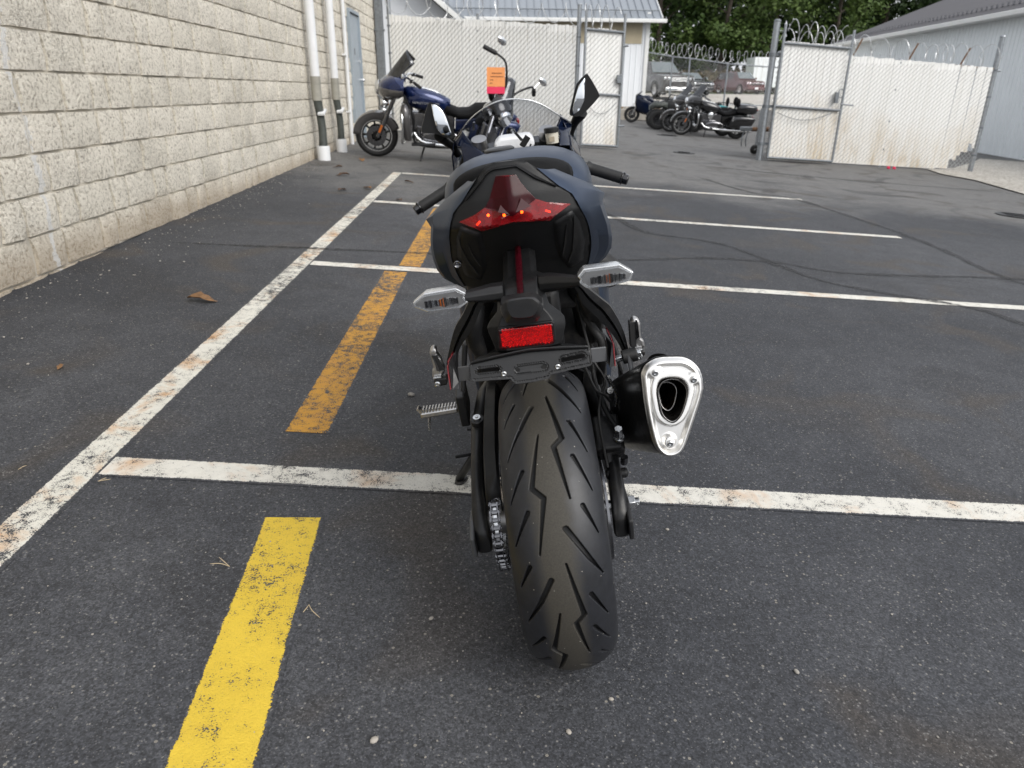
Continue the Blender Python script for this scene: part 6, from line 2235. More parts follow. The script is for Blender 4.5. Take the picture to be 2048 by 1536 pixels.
mb.tube([(-.155, .40, .30), (-.185, .52, .28), (-.235, .525, .285)], .006, 8)
mb.build('shift_lever', 'black_metal', BIKE, 60)
# ---- front end: wheel, fork, fairing, screen
fw_ = wheel_rim((0, 1.40, .298), .216, .09, 5, 'front_wheel', 'black_metal', BIKE, .035)
mb = MB()
prof = [(-.045, .218), (-.056, .235), (-.060, .255), (-.054, .274), (-.035, .291), (0, .298), (.035, .291), (.054, .274), (.060, .255), (.056, .235), (.045, .218)]
mb.lathe(prof, (0, 1.40, .298), 'x', 72)
mb.build('tyre', 'rubber', fw_, 60)
for s in (-1, 1):
    mb = MB()
    mb.lathe([(s * .065, .08), (s * .065, .150), (s * .070, .150), (s * .070, .08), (s * .065, .08)], (0, 1.40, .298), 'x', 40)
    mb.build('brake_disc', 'dark_chrome', fw_)
    mb = MB()
    mb.tube([(s * .105, 1.385, .30), (s * .105, 1.17, .72)], .031, 14)
    mb.tube([(s * .105, 1.17, .72), (s * .105, 1.03, 1.00)], .0265, 14)
    fk = mb.build('fork', 'satin_black', BIKE, 40)
    mb = MB()
    mb.tube([(s * .105, 1.034, .992), (s * .105, 1.018, 1.026)], .024, 16)
    mb.build('fork_cap', 'tan_plastic' if False else 'alloy', fk, 40)
mb = MB()
mb.box((0, 1.075, .945), (.25, .075, .03), Matrix.Rotation(-.45, 3, 'X'))
mb.build('top_yoke', 'satin_black', BIKE, 30, bevel=.01)
rings = []
for k in range(15):
    a = rad(25 + 120 * k / 14)
    rings.append([Vector((u * .068, 1.40 + (.322 - .04 * u * u) * math.cos(a), .298 + (.322 - .04 * u * u) * math.sin(a))) for u in (-1, -.6, 0, .6, 1)])
mb = MB()
mb.loft(rings, cap=False, closed=False)
mb.build('front_fender', 'navy_gloss', BIKE, 60, solid=.003)
for s in (-1, 1):
    secs = []
    for y, x0_, x1_, z0_, z1_ in ((.50, .150, .165, .40, .80), (.60, .175, .205, .26, .80), (.75, .185, .225, .20, .82), (.95, .185, .235, .20, .90), (1.10, .180, .230, .28, .97), (1.25, .150, .200, .42, .98), (1.42, .08, .14, .62, .96), (1.52, .02, .06, .74, .92)):
        secs.append([Vector((s * (x0_ + (x1_ - x0_) * math.sin(PI * u) ** .8), y, z0_ + (z1_ - z0_) * u)) for u in [j / 10 for j in range(11)]])
    mb = MB()
    mb.loft(secs, cap=False, closed=False)
    mb.build('side_fairing', 'matte_blue', BIKE, 50, solid=.004)
mb = MB()
mb.prism([(-.06, 1.50, .80), (.06, 1.50, .80), (.09, 1.44, .93), (-.09, 1.44, .93)], (0, .02, .01))
mb.build('nose', 'navy_gloss', BIKE, 0, bevel=.01)
# inner fairing cheeks in gloss navy
for k in ('L', 'R'):
    q = [Vector(p) for p in D['fr' + k]]
    s = 1 if k == 'R' else -1
    c0 = sum(q, Vector()) / len(q)
    mb = MB()
    mb.loft([[p + Vector((0, .05, -.01)) for p in q], q, [c0 + (p - c0) * .8 + Vector((0, -.004, .002)) for p in q]])
    mb.build('fairing_stay', 'navy_gloss', BIKE, 30, bevel=.003)
    mb = MB()
    pth = resample([q[0], q[0].lerp(Vector((s * .20, 1.25, .98)), .5), (s * .20, 1.25, .98), (s * .17, 1.40, .93)], 10)
    mb.loft([[p + Vector((0, 0, .004)) for p in pth], [p + Vector((s * .018, 0, -.05)) for p in pth], [p + Vector((s * .02, -.01, -.14)) for p in pth]], cap=False, closed=False)
    mb.build('upper_fairing', 'navy_gloss', BIKE, 50, solid=.004)
# screen
te = resample(D['scr'], 37)
rows = []
for u in (0, .2, .4, .6, .8, 1.0):
    row = []
    for p in te:
        x2 = p.x * (1 - .35 * u)
        y2 = p.y + (1.26 - p.y) * u
        zb2 = .945
        z2 = p.z + (min(p.z, 1.03) - .02 - .075 * u - p.z) * (u ** 1.0) * .98 + .035 * math.sin(PI * u) * max(0, 1 - (p.x / .2) ** 2)
        row.append(Vector((x2, y2, z2)))
    rows.append(row)
mb = MB()
mb.loft(rows, cap=False, closed=False)
wsn = mb.build('windscreen', 'screen_clear', BIKE, 180)
mb = MB()
mb.tube(te, .0022, 6)
mb.build('screen_edge', 'silver_frame', wsn, 60)
for s in (-1, 1):
    for j in range(2):
        q = te[3 + j * 4] if s < 0 else te[-4 - j * 4]
        mb = MB()
        mb.ball(q + Vector((0, .02, -.018)), .005, 8, 5)
        mb.build('screen_bolt', 'black_metal', wsn, 60)
# dark cockpit panel under the screen
mb = MB()
mb.loft([[Vector((v * .175, 1.07 + .05 * (1 - v * v), .90)) for v in [-1 + j / 6 for j in range(13)]], [Vector((v * .178, 1.09 + .06 * (1 - v * v), .965 + .02 * (1 - v * v))) for v in [-1 + j / 6 for j in range(13)]],
         [Vector((v * .170, 1.16 + .09 * (1 - v * v), .985 + .012 * (1 - v * v))) for v in [-1 + j / 6 for j in range(13)]], [Vector((v * .12, 1.30 + .05 * (1 - v * v), .955)) for v in [-1 + j / 6 for j in range(13)]]], cap=False, closed=False)
mb.build('cockpit_panel', 'black_plastic', BIKE, 50, solid=.003)
# dash wrapped in protective foam, key, reservoir
q = [Vector(p) for p in D['foam']]
c0 = sum(q, Vector()) / len(q)
mb = MB()
mb.loft([[p + Vector((0, .10, .004)) for p in q], q, [c0 + (p - c0) * .88 + Vector((0, -.008, 0)) for p in q]])
dash = mb.build('foam_wrap', 'foam', BIKE, 30, bevel=.008, seg=3)
mb = MB()
mb.box((.035, .93, 1.005), (.018, .008, .034), Matrix.Rotation(.7, 3, 'Y'))
mb.box((.018, .93, 1.022), (.008, .006, .03), Matrix.Rotation(-.6, 3, 'Y'))
mb.tube([(.052, .93, .996), (.046, .93, .985), (.030, .93, .982)], .003, 6)
mb.build('ignition_key', 'black_plastic', BIKE, 0, bevel=.002)
mb = MB()
mb.lathe([(0, .0185), (.030, .0200), (.032, .018)], (.118, .975, .985), 'z', 20)
mb.add([(.118 + .0185 * math.cos(a), .975 + .0185 * math.sin(a), .985) for a in [2 * PI * k / 20 for k in range(20)]], [tuple(range(20))])
rv = mb.build('fluid_reservoir', 'cloudy_plastic', BIKE, 40)
mb = MB()
mb.lathe([(0, .0225), (.012, .0225), (.0145, .020), (.0145, .0001)], (.118, .975, 1.016), 'z', 24)
mb.build('reservoir_cap', 'black_plastic', rv, 40)
mb = MB()
mb.box((.116, .955, .998), (.016, .002, .014))
mb.build('level_window', 'tan_plastic', rv, 0)
# clip-ons
for s in (-1, 1):
    a = Vector((s * .135, 1.030, .930))
    b_ = Vector((s * .334, .970, .8455))
    d = (b_ - a).normalized()
    mb = MB()
    mb.tube([a, a.lerp(b_, .98)], .0115, 14)
    bar = mb.build('clip_on_bar', 'satin_black', BIKE, 60)
    mb = MB()
    g0, g1 = a.lerp(b_, .40), a.lerp(b_, .905)
    pts = [g0.lerp(g1, j / 16) for j in range(17)]
    mb.tube(pts, [.0205 if j in (0, 1) else (.0172 + (.0006 if j % 2 else 0)) for j in range(17)], 18)
    mb.build('grip', 'rubber', bar, 50)
    mb = MB()
    mb.tube([a.lerp(b_, .905), a.lerp(b_, .915), a.lerp(b_, .93), a.lerp(b_, .93)], [.0175, .0205, .0205, .0165], 18)
    mb.tube([a.lerp(b_, .93), a.lerp(b_, 1.0), a.lerp(b_, 1.0) + d * .002], [.0165, .0155, .012], 18)
    mb.build('bar_end', 'black_gloss', bar, 40, bevel=.001)
    mb = MB()
    p0_ = a.lerp(b_, .22) + Vector((0, .01, .008))
    mb.box(p0_, (.055, .045, .036), Matrix.Rotation(s * .4, 3, 'Y'))
    sw_ = mb.build('switch_cluster', 'black_plastic', bar, 0, bevel=.006)
    mb = MB()
    mb.box(p0_ + Vector((s * .006, -.022, .010)), (.014, .008, .010), Matrix.Rotation(s * .4, 3, 'Y'))
    mb.build('switch_button', 'red_plastic' if s > 0 else 'grey_bracket', bar, 0, bevel=.002)
    mb = MB()
    mb.tube(resample([a.lerp(b_, .25) + Vector((0, .05, .0)), a.lerp(b_, .45) + Vector((0, .085, .004)), a.lerp(b_, .75) + Vector((0, .080, -.004)), a.lerp(b_, .97) + Vector((0, .060, -.006))], 14), [.007] * 13 + [.009], 8)
    mb.build('lever', 'satin_black', bar, 60)
    mb = MB()
    mb.tube(resample([a.lerp(b_, .25) + Vector((0, .03, .02)), (s * .16, 1.06, .985), (s * .12, 1.10, .97), (s * .06, 1.14, .93)], 16), .004, 6)
    mb.build('cable', 'rubber', bar, 60)
# mirrors
for k in ('L', 'R'):
    s = 1 if k == 'R' else -1
    hq = closed_smooth(D['m%s_h' % k], 2)
    c0 = sum(hq, Vector()) / len(hq)
    mb = MB()
    mb.loft([hq, [p + Vector((s * .002, .010, 0)) for p in hq], [c0 + (p - c0) * .86 + Vector((s * .004, .028, -.002)) for p in hq], [c0 + (p - c0) * .45 + Vector((s * .004, .042, -.006)) for p in hq]])
    mr = mb.build('mirror', 'black_plastic', BIKE, 45)
    gq = [Vector(p) for p in D['m%s_g' % k]]
    gc_ = sum(gq, Vector()) / len(gq)
    mb = patch(xz(gq), lambda x, z: gc_.y - .0075 + ((x - gc_.x) ** 2 + (z - gc_.z) ** 2) / 1.1 + (x - gc_.x) * (.10 if s < 0 else .04) + (z - gc_.z) * (.035 if s < 0 else .0), .006)
    mb.build('glass', 'mirror_glass', mr, 180, solid=.0015)
    stq = resample(D['m%s_stalk' % k], 8)
    mb = MB()
    mb.tube([p + Vector((0, .015, 0)) for p in stq] + [stq[-1] + Vector((-s * .01, .04, -.03))], [.020, .020, .018, .016, .014, .013, .012, .012, .012], 12)
    mb.build('mirror_stalk', 'black_plastic', mr, 60)

# ================================================================== OTHER VEHICLES
def tyre_prof(r, w, rim):
    return [(-w * .40, rim), (-w * .5, rim + (r - rim) * .35), (-w * .49, rim + (r - rim) * .62), (-w * .36, r - .012), (-w * .16, r - .002), (0, r), (w * .16, r - .002), (w * .36, r - .012), (w * .49, rim + (r - rim) * .62), (w * .5, rim + (r - rim) * .35), (w * .40, rim)]
def bike_wheel(name, c, r, w, rimr, spokes, root, rimmat='black_metal', disc=True, bright=False):
    wl = wheel_rim(c, rimr, w * .75, spokes, name, rimmat, root, .05)
    mb = MB()
    mb.lathe(tyre_prof(r, w, rimr), c, 'x', 48)
    mb.build('tyre', 'rubber', wl, 60)
    if bright:
        for s in (-1, 1):
            mb = MB()
            mb.lathe([(s * w * .385, rimr - .012), (s * w * .41, rimr + .004), (s * w * .385, rimr + .010)], c, 'x', 48)
            mb.build('rim_edge', 'chrome', wl, 60)
    if disc:
        for s in (-1, 1):
            mb = MB()
            mb.lathe([(s * .07, .07), (s * .07, .14), (s * .076, .14), (s * .076, .07), (s * .07, .07)], c, 'x', 28)
            mb.build('brake_disc', 'dark_chrome', wl)
    return wl
def text_mesh(body, size, extrude):
    fc = bpy.data.curves.new('lettering', 'FONT')
    fc.body = body
    fc.size = size
    fc.extrude = extrude
    fc.align_x = 'CENTER'
    tmp = bpy.data.objects.new('tmp', fc)
    C.objects.link(tmp)
    bpy.context.view_layer.update()
    me = bpy.data.meshes.new_from_object(tmp.evaluated_get(bpy.context.evaluated_depsgraph_get()))
    bpy.data.objects.remove(tmp)
    return me
def body_loft(secs, nx, expo, name, material, parent, **kw):
    return seg_loft(secs, nx, expo, name, material, parent, **kw)
def touring(label, mw, paint_, lower, topcase, group=None, fr=.305, badge=None):
    T = empty('touring_motorcycle', label, 'motorcycle', group, mw)
    bike_wheel('front_wheel', (0, .82, fr), fr, .13, fr - .085, 9, T, 'black_metal', True, True)
    bike_wheel('rear_wheel', (0, -.81, .315), .315, .18, .21, 9, T, 'black_metal', False)
    for s in (-1, 1):
        mb = MB()
        mb.tube([(s * .115, .80, fr), (s * .115, .66, .62)], .034, 12)
        mb.tube([(s * .115, .66, .62), (s * .115, .50, .98)], .027, 12)
        fk = mb.build('fork', 'dark_chrome', T, 50)
        mb = MB()
        mb.box((s * .152, .755, fr + .12), (.012, .03, .11), Matrix.Rotation(.38, 3, 'X'))
        mb.build('side_marker', 'amber', fk, 0, bevel=.004)
    rings = []
    for k in range(17):
        a = rad(2 + 158 * k / 16)
        rr2 = fr + .035
        rings.append([Vector((u * .10, .82 + (rr2 - (.11 if abs(u) > .9 else .018 * u * u)) * math.cos(a), fr + (rr2 - (.11 if abs(u) > .9 else .018 * u * u)) * math.sin(a))) for u in (-1, -.86, -.5, 0, .5, .86, 1)])
    mb = MB()
    mb.loft(rings, cap=False, closed=False)
    mb.build('front_fender', lower, T, 50, solid=.004)
    # fairing
    rings = []
    for y, w, z0, z1 in ((.79, .05, .91, 1.00), (.77, .15, .87, 1.04), (.70, .27, .83, 1.10), (.60, .345, .82, 1.145), (.48, .39, .85, 1.155), (.42, .385, .89, 1.14)):
        ring = []
        for k in range(28):
            a = 2 * PI * k / 28
            ca, sa = math.cos(a), math.sin(a)
            ring.append(Vector((w * math.copysign(abs(ca) ** .75, ca), y, (z0 + z1) / 2 + (z1 - z0) / 2 * math.copysign(abs(sa) ** .8, sa))))
        rings.append(ring)
    mb = MB()
    mb.loft(rings)
    fa = mb.build('fairing', paint_, T, 60)
    mb = MB()
    rows = []
    for u in [j / 6 for j in range(7)]:
        rows.append([Vector((v * (.25 - .05 * u), .66 - .26 * u - .12 * v * v, 1.13 + .33 * u - .10 * v * v * (.4 + u))) for v in [-1 + 2 * i / 10 for i in range(11)]])
    mb.loft(rows, cap=False, closed=False)
    mb.build('windshield', 'screen_dark', fa, 180, solid=.004)
    rings2 = [[Vector((p.x * 1.012, p.y + .004, min(p.z, .995) - .004)) for p in rg] for rg in rings[1:]]
    mb = MB()
    mb.loft(rings2)
    mb.build('fairing_lower', lower, fa, 60)
    mb = MB()
    mb.lathe([(0, .10), (.03, .098), (.05, .085), (.06, .05), (.062, .0001)], (0, .775, .955), 'y', 24)
    mb.build('headlamp', 'chrome', fa, 50)
    for s in (-1, 1):
        mb = MB()
        mb.lathe([(-.06, .03), (-.03, .055), (.03, .058), (.045, .045), (.05, .0001)], (s * .20, .70, .79), 'y', 18)
        mb.build('spot_lamp', 'chrome', T, 50)
        mb = MB()
        mb.lathe([(-.03, .02), (-.015, .036), (.02, .036), (.03, .0001)], (s * .23, .69, .70), 'y', 14)
        mb.build('turn_signal', 'amber' if s > 0 else 'chrome', T, 50)
        mb = MB()
        mb.tube([(s * .38, .46, 1.12), (s * .44, .44, 1.17)], .008, 8)
        mb.ball((s * .47, .43, 1.19), .06, 12, 8, (1, .3, .6))
        mb.build('mirror', 'chrome' if not topcase else 'black_gloss', T, 60)
        mb = MB()
        mb.tube(resample([(s * .03, .42, 1.06), (s * .12, .40, 1.12), (s * .24, .34, 1.12), (s * .40, .20, 1.06)], 14), .014, 10)
        hb = mb.build('handlebar', 'chrome', T, 60)
        mb = MB()
        mb.tube([(s * .31, .283, 1.095), (s * .41, .19, 1.055)], .021, 12)
        mb.build('grip', 'rubber', hb, 60)
        mb = MB()
        mb.box((s * .275, .315, 1.105), (.05, .05, .045))
        mb.build('switch', 'black_plastic', hb, 0, bevel=.008)
        mb = MB()
        mb.tube(resample([(s * .27, .34, 1.10), (s * .33, .34, 1.09), (s * .42, .25, 1.06)], 8), .007, 6)
        mb.build('lever', 'chrome', hb, 60)
        # lower leg fairing with engine guard
        rings = []
        for z, d, w in ((.32, .05, .07), (.42, .075, .12), (.58, .085, .14), (.72, .07, .12), (.80, .03, .06)):
            rings.append([Vector((s * (.25 + w * math.cos(a) * .9), .38 + .12 * (z - .5) + d * math.sin(a), z)) for a in [2 * PI * k / 14 for k in range(14)]])
        mb = MB()
        mb.loft(rings)
        mb.build('leg_fairing', lower, T, 60)
        mb = MB()
        mb.tube(resample([(s * .08, .42, .26), (s * .28, .44, .28), (s * .37, .43, .42), (s * .37, .44, .60), (s * .27, .45, .72), (s * .06, .46, .74)], 24), .017, 8)
        mb.build('engine_guard', 'chrome', T, 60)
        mb = MB()
        mb.box((s * .30, .14, .285), (.13, .34, .022), Matrix.Rotation(-.04, 3, 'X'))
        mb.build('floorboard', 'black_plastic', T, 0, bevel=.008)
        mb = MB()
        mb.tube(resample([(s * .17, .28, .40), (s * .24, .15, .30), (s * .255, -.25, .27), (s * .265, -.62, .27), (s * .27, -1.16, .29)], 20), [.024] * 9 + [.042] * 11, 14)
        mb.build('exhaust', 'chrome', T, 60)
        rings = []
        for y, dz_, w in ((-.50, .13, .07), (-.56, .155, .095), (-.75, .165, .105), (-.98, .165, .105), (-1.10, .15, .09), (-1.16, .11, .06)):
            ring = []
            for k in range(20):
                a = 2 * PI * k / 20
                ca, sa = math.cos(a), math.sin(a)
                ring.append(Vector((s * .30 + w * math.copysign(abs(ca) ** .6, ca), y - .06 * sa, .52 + dz_ * math.copysign(abs(sa) ** .55, sa))))
            rings.append(ring)
        mb = MB()
        mb.loft(rings)
        sb = mb.build('saddlebag', paint_, T, 60)
        mb = MB()
        mb.box((s * .405, -.55, .60), (.012, .03, .12))
        mb.build('bag_latch', 'chrome', sb, 0, bevel=.004)
    tk2 = body_loft([(.42, .07, .98, .78), (.36, .13, 1.0, .73), (.20, .165, .995, .69), (0, .165, .955, .68), (-.14, .13, .90, .68), (-.22, .08, .86, .69)], 28, 2.4, 'fuel_tank', paint_, T, smooth=60)
    mb = MB()
    mb.loft([[Vector((u * .045, y, z + .004 * (1 - abs(u)))) for u in (-1, -.5, 0, .5, 1)] for y, z in ((.40, .992), (.30, 1.003), (.15, .992), (0, .962), (-.15, .900))], cap=False, closed=False)
    mb.build('tank_console', 'chrome', tk2, 60, solid=.006)
    if badge:
        me = text_mesh(badge, .042, .002)
        for s in (-1, 1):
            o = link('tank_lettering', me.copy(), 'silver_frame', tk2, 0)
            if s < 0:
                o.matrix_local = Matrix(((0, 0, -1, -.171), (-1, 0, 0, .12), (0, 1, 0, .80), (0, 0, 0, 1)))
            else:
                o.matrix_local = Matrix(((0, 0, 1, .171), (1, 0, 0, .12), (0, 1, 0, .80), (0, 0, 0, 1)))
    body_loft([(-.10, .08, .80, .68), (-.18, .16, .80, .66), (-.34, .20, .745, .62), (-.48, .20, .76, .62), (-.58, .18, .83, .64), (-.74, .17, .845, .66), (-.92, .14, .85, .68), (-.98, .08, .83, .70)], 24, 2.6, 'seat', 'seat_vinyl', T, smooth=60)
    body_loft([(-.30, .10, .66, .40), (-.55, .105, .68, .50), (-.85, .105, .72, .58), (-1.08, .10, .66, .50), (-1.18, .06, .54, .46)], 20, 3, 'rear_fender', paint_, T, smooth=60)
    mb = MB()
    mb.box((0, -1.20, .62), (.16, .04, .07))
    mb.build('tail_lamp', 'red_plastic', T, 0, bevel=.015)
    # v-twin
    mb = MB()
    mb.box((0, .02, .52), (.17, .62, .30))
    mb.box((0, .06, .38), (.20, .40, .22))
    mb.lathe([(-.13, .001), (-.13, .12), (.13, .12), (.13, .001)], (0, .08, .39), 'x', 24)
    en = mb.build('crankcase', 'dark_chrome', T, 40, bevel=.02)
    for sgn in (1, -1):
        mb = MB()
        ax2 = Vector((0, sgn * .40, .92)).normalized()
        for j in range(8):
            p = Vector((0, .06, .46)) + ax2 * (.06 + j * .026)
            mb.tube([p, p + ax2 * .012], .088, 16)
        mb.tube([Vector((0, .06, .44)), Vector((0, .06, .46)) + ax2 * .27], .066, 14)
        mb.build('cylinder', 'black_metal', en, 40)
        mb = MB()
        mb.box(Vector((0, .06, .46)) + ax2 * .31, (.15, .15, .08), Matrix.Rotation(-sgn * .41, 3, 'X'))
        mb.build('rocker_cover', 'chrome', en, 0, bevel=.02)
    for s in (-1, 1):
        mb = MB()
        rings = [[Vector((s * x, -.10 + (.27 + d) * math.cos(a) * 1.0, .355 + (.095 + d) * math.sin(a))) for a in [2 * PI * k / 28 for k in range(28)]] for x, d in ((.10, .02), (.175, .012), (.195, -.02))]
        mb.loft(rings)
        pc = mb.build('primary_cover', 'dark_chrome', en, 50, bevel=.004)
        mb = MB()
        mb.lathe([(s * .19, .075), (s * .205, .072), (s * .21, .05), (s * .212, .0001)], (0, -.26, .355), 'x', 22)
        mb.build('derby_cover', 'black_gloss', pc, 50)
        mb = MB()
        mb.lathe([(s * .10, .09), (s * .165, .095), (s * .185, .075), (s * .188, .0001)], (0, .06, .62), 'x', 20)
        mb.build('air_cleaner' if s > 0 else 'horn_cover', 'chrome', en, 50)
    mb = MB()
    mb.tube([(-.14, .12, .25), (-.25, .16, .14), (-.335, .18, .050)], [.016, .014, .016], 8)
    mb.build('kickstand', 'black_metal', T, 60)
    mb = MB()
    for s in (-1, 1):
        mb.tube(resample([(s * .10, .45, .92), (s * .12, .30, .60), (s * .13, .25, .25), (s * .13, -.30, .22)], 14), .018, 8)
    mb.build('frame_tubes', 'black_metal', T, 60)
    if topcase:
        body_loft([(-.66, .20, .96, .74), (-.72, .25, .99, .72), (-.95, .26, 1.0, .71), (-1.15, .24, .985, .72), (-1.24, .18, .95, .75)], 24, 4, 'top_case', paint_, T, smooth=60)
        for s in (-1, 1):
            mb = MB()
            mb.ball((s * .16, -.66, 1.02), .115, 12, 8, (.85, .6, 1.1))
            mb.build('backrest_pad', 'seat_vinyl', T, 60)
            mb = MB()
            mb.lathe([(0, .028), (-.01, .026), (-.012, .0001)], (s * .15, -1.252, .86), 'y', 14)
            mb.build('case_lamp', 'red_plastic', T, 50)
    else:
        mb = MB()
        mb.ball((0, -.80, 1.0), .13, 12, 8, (1.25, .42, 1.0))
        mb.build('backrest_pad', 'seat_vinyl', T, 60)
        mb = MB()
        mb.tube([(-.10, -.82, .72), (-.08, -.84, .98), (.08, -.84, .98), (.10, -.82, .72)], .010, 8)
        mb.build('backrest_bar', 'chrome', T, 60)
    return T
def gm(x, y, yaw, lean=0.0, sc=1.0, z=None):
    return ground_matrix(x, y, yaw, lean, z) @ Matrix.Scale(sc, 4)
touring('blue and grey touring motorcycle parked by the block wall, facing left', gm(-0.93, 11.0, rad(-94), rad(9)), 'blue_gloss', 'grey_gloss', False, 'touring motorcycles', .305, 'HARLEY-DAVIDSON')
touring('black touring motorcycle with a top case beyond the gateway', gm(6.30, 22.3, rad(-86), rad(7)), 'black_gloss', 'black_gloss', True, 'touring motorcycles', .32)
touring('second black touring motorcycle, mostly hidden behind the one with the top case', gm(6.25, 23.5, rad(-80), rad(6)), 'car_grey', 'grey_gloss', False, 'touring motorcycles', .32)

# cruiser with quarter screen and a hanging tag, facing the camera
CR = empty('cruiser_motorcycle', 'black cruiser with tinted quarter screen and orange tag, seen through the windscreen', 'motorcycle', None, gm(-0.27, 9.35, rad(176), rad(14)))
bike_wheel('front_wheel', (0, .80, .31), .31, .11, .225, 9, CR)
bike_wheel('rear_wheel', (0, -.78, .31), .31, .16, .21, 9, CR, 'black_metal', False)
body_loft([(.34, .06, .90, .74), (.26, .12, .93, .70), (.08, .15, .92, .66), (-.12, .12, .86, .66), (-.20, .07, .80, .68)], 24, 2.4, 'fuel_tank', 'black_gloss', CR, smooth=60)
body_loft([(-.10, .08, .74, .62), (-.22, .15, .72, .58), (-.42, .17, .70, .56), (-.60, .13, .76, .60), (-.85, .11, .76, .64), (-.92, .06, .74, .66)], 24, 2.6, 'seat', 'seat_vinyl', CR, smooth=60)
body_loft([(-.45, .09, .62, .45), (-.70, .095, .68, .58), (-.95, .09, .64, .52), (-1.05, .05, .52, .46)], 20, 3, 'rear_fender', 'black_gloss', CR, smooth=60)
mb = MB()
mb.box((0, .05, .36), (.24, .42, .24))
mb.box((0, .08, .56), (.20, .30, .22))
mb.build('engine', 'dark_chrome', CR, 30, bevel=.03)
ST = Matrix.Translation((0, .46, .82)) @ Matrix.Rotation(rad(38), 4, Vector((0, -.5, .866))) @ Matrix.Translation((0, -.46, -.82))
def turned(mb):
    mb.v = [tuple(ST @ Vector(v)) for v in mb.v]
    return mb
for s in (-1, 1):
    mb = MB()
    mb.tube([(s * .10, .79, .31), (s * .10, .46, .98)], .026, 12)
    turned(mb).build('fork', 'dark_chrome', CR, 50)
rings = []
for y, w, z0, z1 in ((.66, .05, .74, .86), (.63, .11, .70, .92), (.57, .16, .68, .98), (.50, .18, .70, 1.02)):
    rings.append([Vector((w * math.cos(a), y, (z0 + z1) / 2 + (z1 - z0) / 2 * math.sin(a))) for a in [2 * PI * k / 22 for k in range(22)]])
mb = MB()
mb.loft(rings)
fa = turned(mb).build('quarter_fairing', 'black_gloss', CR, 60)
rows = []
for u in [j / 6 for j in range(7)]:
    rows.append([Vector((v * (.165 - .03 * u), .60 - .20 * u - .10 * v * v, .94 + .30 * u - .06 * v * v * (.4 + u))) for v in [-1 + 2 * i / 10 for i in range(11)]])
mb = MB()
mb.loft(rows, cap=False, closed=False)
turned(mb).build('windshield', 'screen_dark', fa, 180, solid=.004)
mb = MB()
mb.lathe([(-.02, .085), (.02, .085), (.035, .075), (.045, .045), (.047, .0001)], (0, .65, .80), 'y', 24)
hl = turned(mb).build('headlamp', 'chrome', CR, 50)
mb = MB()
mb.box((-.008, .702, .79), (.10, .002, .05), Matrix.Rotation(-.25, 3, 'Y'))
turned(mb).build('sticker', 'white_label', hl, 0)
for s in (-1, 1):
    mb = MB()
    mb.tube(resample([(s * .04, .46, .98), (s * .10, .44, 1.14), (s * .24, .42, 1.30), (s * .34, .36, 1.32), (s * .46, .26, 1.30)], 18), .013, 10)
    hb = turned(mb).build('handlebar', 'black_metal', CR, 60)
    mb = MB()
    mb.tube([(s * .36, .345, 1.32), (s * .37, .335, 1.318), (s * .485, .24, 1.296)], [.020, .026, .026], 12)
    turned(mb).build('grip', 'rubber', hb, 60)
    mb = MB()
    mb.tube([(s * .33, .37, 1.325), (s * .36, .36, 1.42)], .006, 6)
    mb.ball((s * .40, .355, 1.455), .075, 14, 8, (1, .35, .52))
    turned(mb).build('mirror', 'chrome', CR, 60)
    mb = MB()
    mb.lathe([(-.05, .02), (-.03, .05), (.02, .052), (.04, .035), (.045, .0001)], (s * .22, .60, .74), 'y', 16)
    sg = turned(mb).build('turn_signal', 'black_gloss', CR, 50)
    mb = MB()
    mb.box((s * .22, .655, .74), (.055, .002, .022), Matrix.Rotation(-.3, 3, 'Y'))
    turned(mb).build('sticker', 'white_label', sg, 0)
mb = MB()
mb.tube([(-.12, .05, .26), (-.23, .08, .14), (-.31, .10, .074)], .014, 8)
mb.build('kickstand', 'black_metal', CR, 60)
# orange service tag hanging from the bar
bpy.context.view_layer.update()
tagp = (CR.matrix_world @ ST @ Vector((.36, .345, 1.30)))
TG = empty('paper_tag', 'orange paper tag with red foot hanging from the cruiser handlebar', 'tag', None, Matrix.Translation(tagp + Vector((0, 0, -.10))) @ Matrix.Rotation(rad(4), 4, 'Z') @ Matrix.Scale(.88, 4))
mb = MB()
mb.add([(-.118, -.03, -.26), (.118, -.03, -.26), (.118, -.028, -.03), (-.118, -.028, -.03)], [(0, 1, 2, 3)])
sh_ = mb.build('sheet', 'tag_orange', TG, 0, solid=.001)
mb = MB()
mb.add([(-.118, -.03, -.345), (.118, -.03, -.345), (.118, -.03, -.262), (-.118, -.03, -.262)], [(0, 1, 2, 3)])
mb.build('red_foot', 'tag_pink', TG, 0, solid=.001)
mb = MB()
mb.tube([(0, -.03, -.03), (.012, -.015, .02), (.01, 0, .16)], .0025, 6)
mb.build('string', 'straw', TG, 60)
mb = MB()
for j, (x0_, x1_) in enumerate(((-.05, .07), (-.07, .095), (-.075, -.03), (-.075, -.06))):
    x = x0_
    r = random.Random(j)
    while x < x1_:
        w = r.uniform(.006, .018)
        mb.box((x + w / 2, -.0325, -.10 - j * .04), (w, .001, .011))
        x += w + .006
o = mb.build('print', 'ink', TG, 0)
o['kind'] = 'stuff'

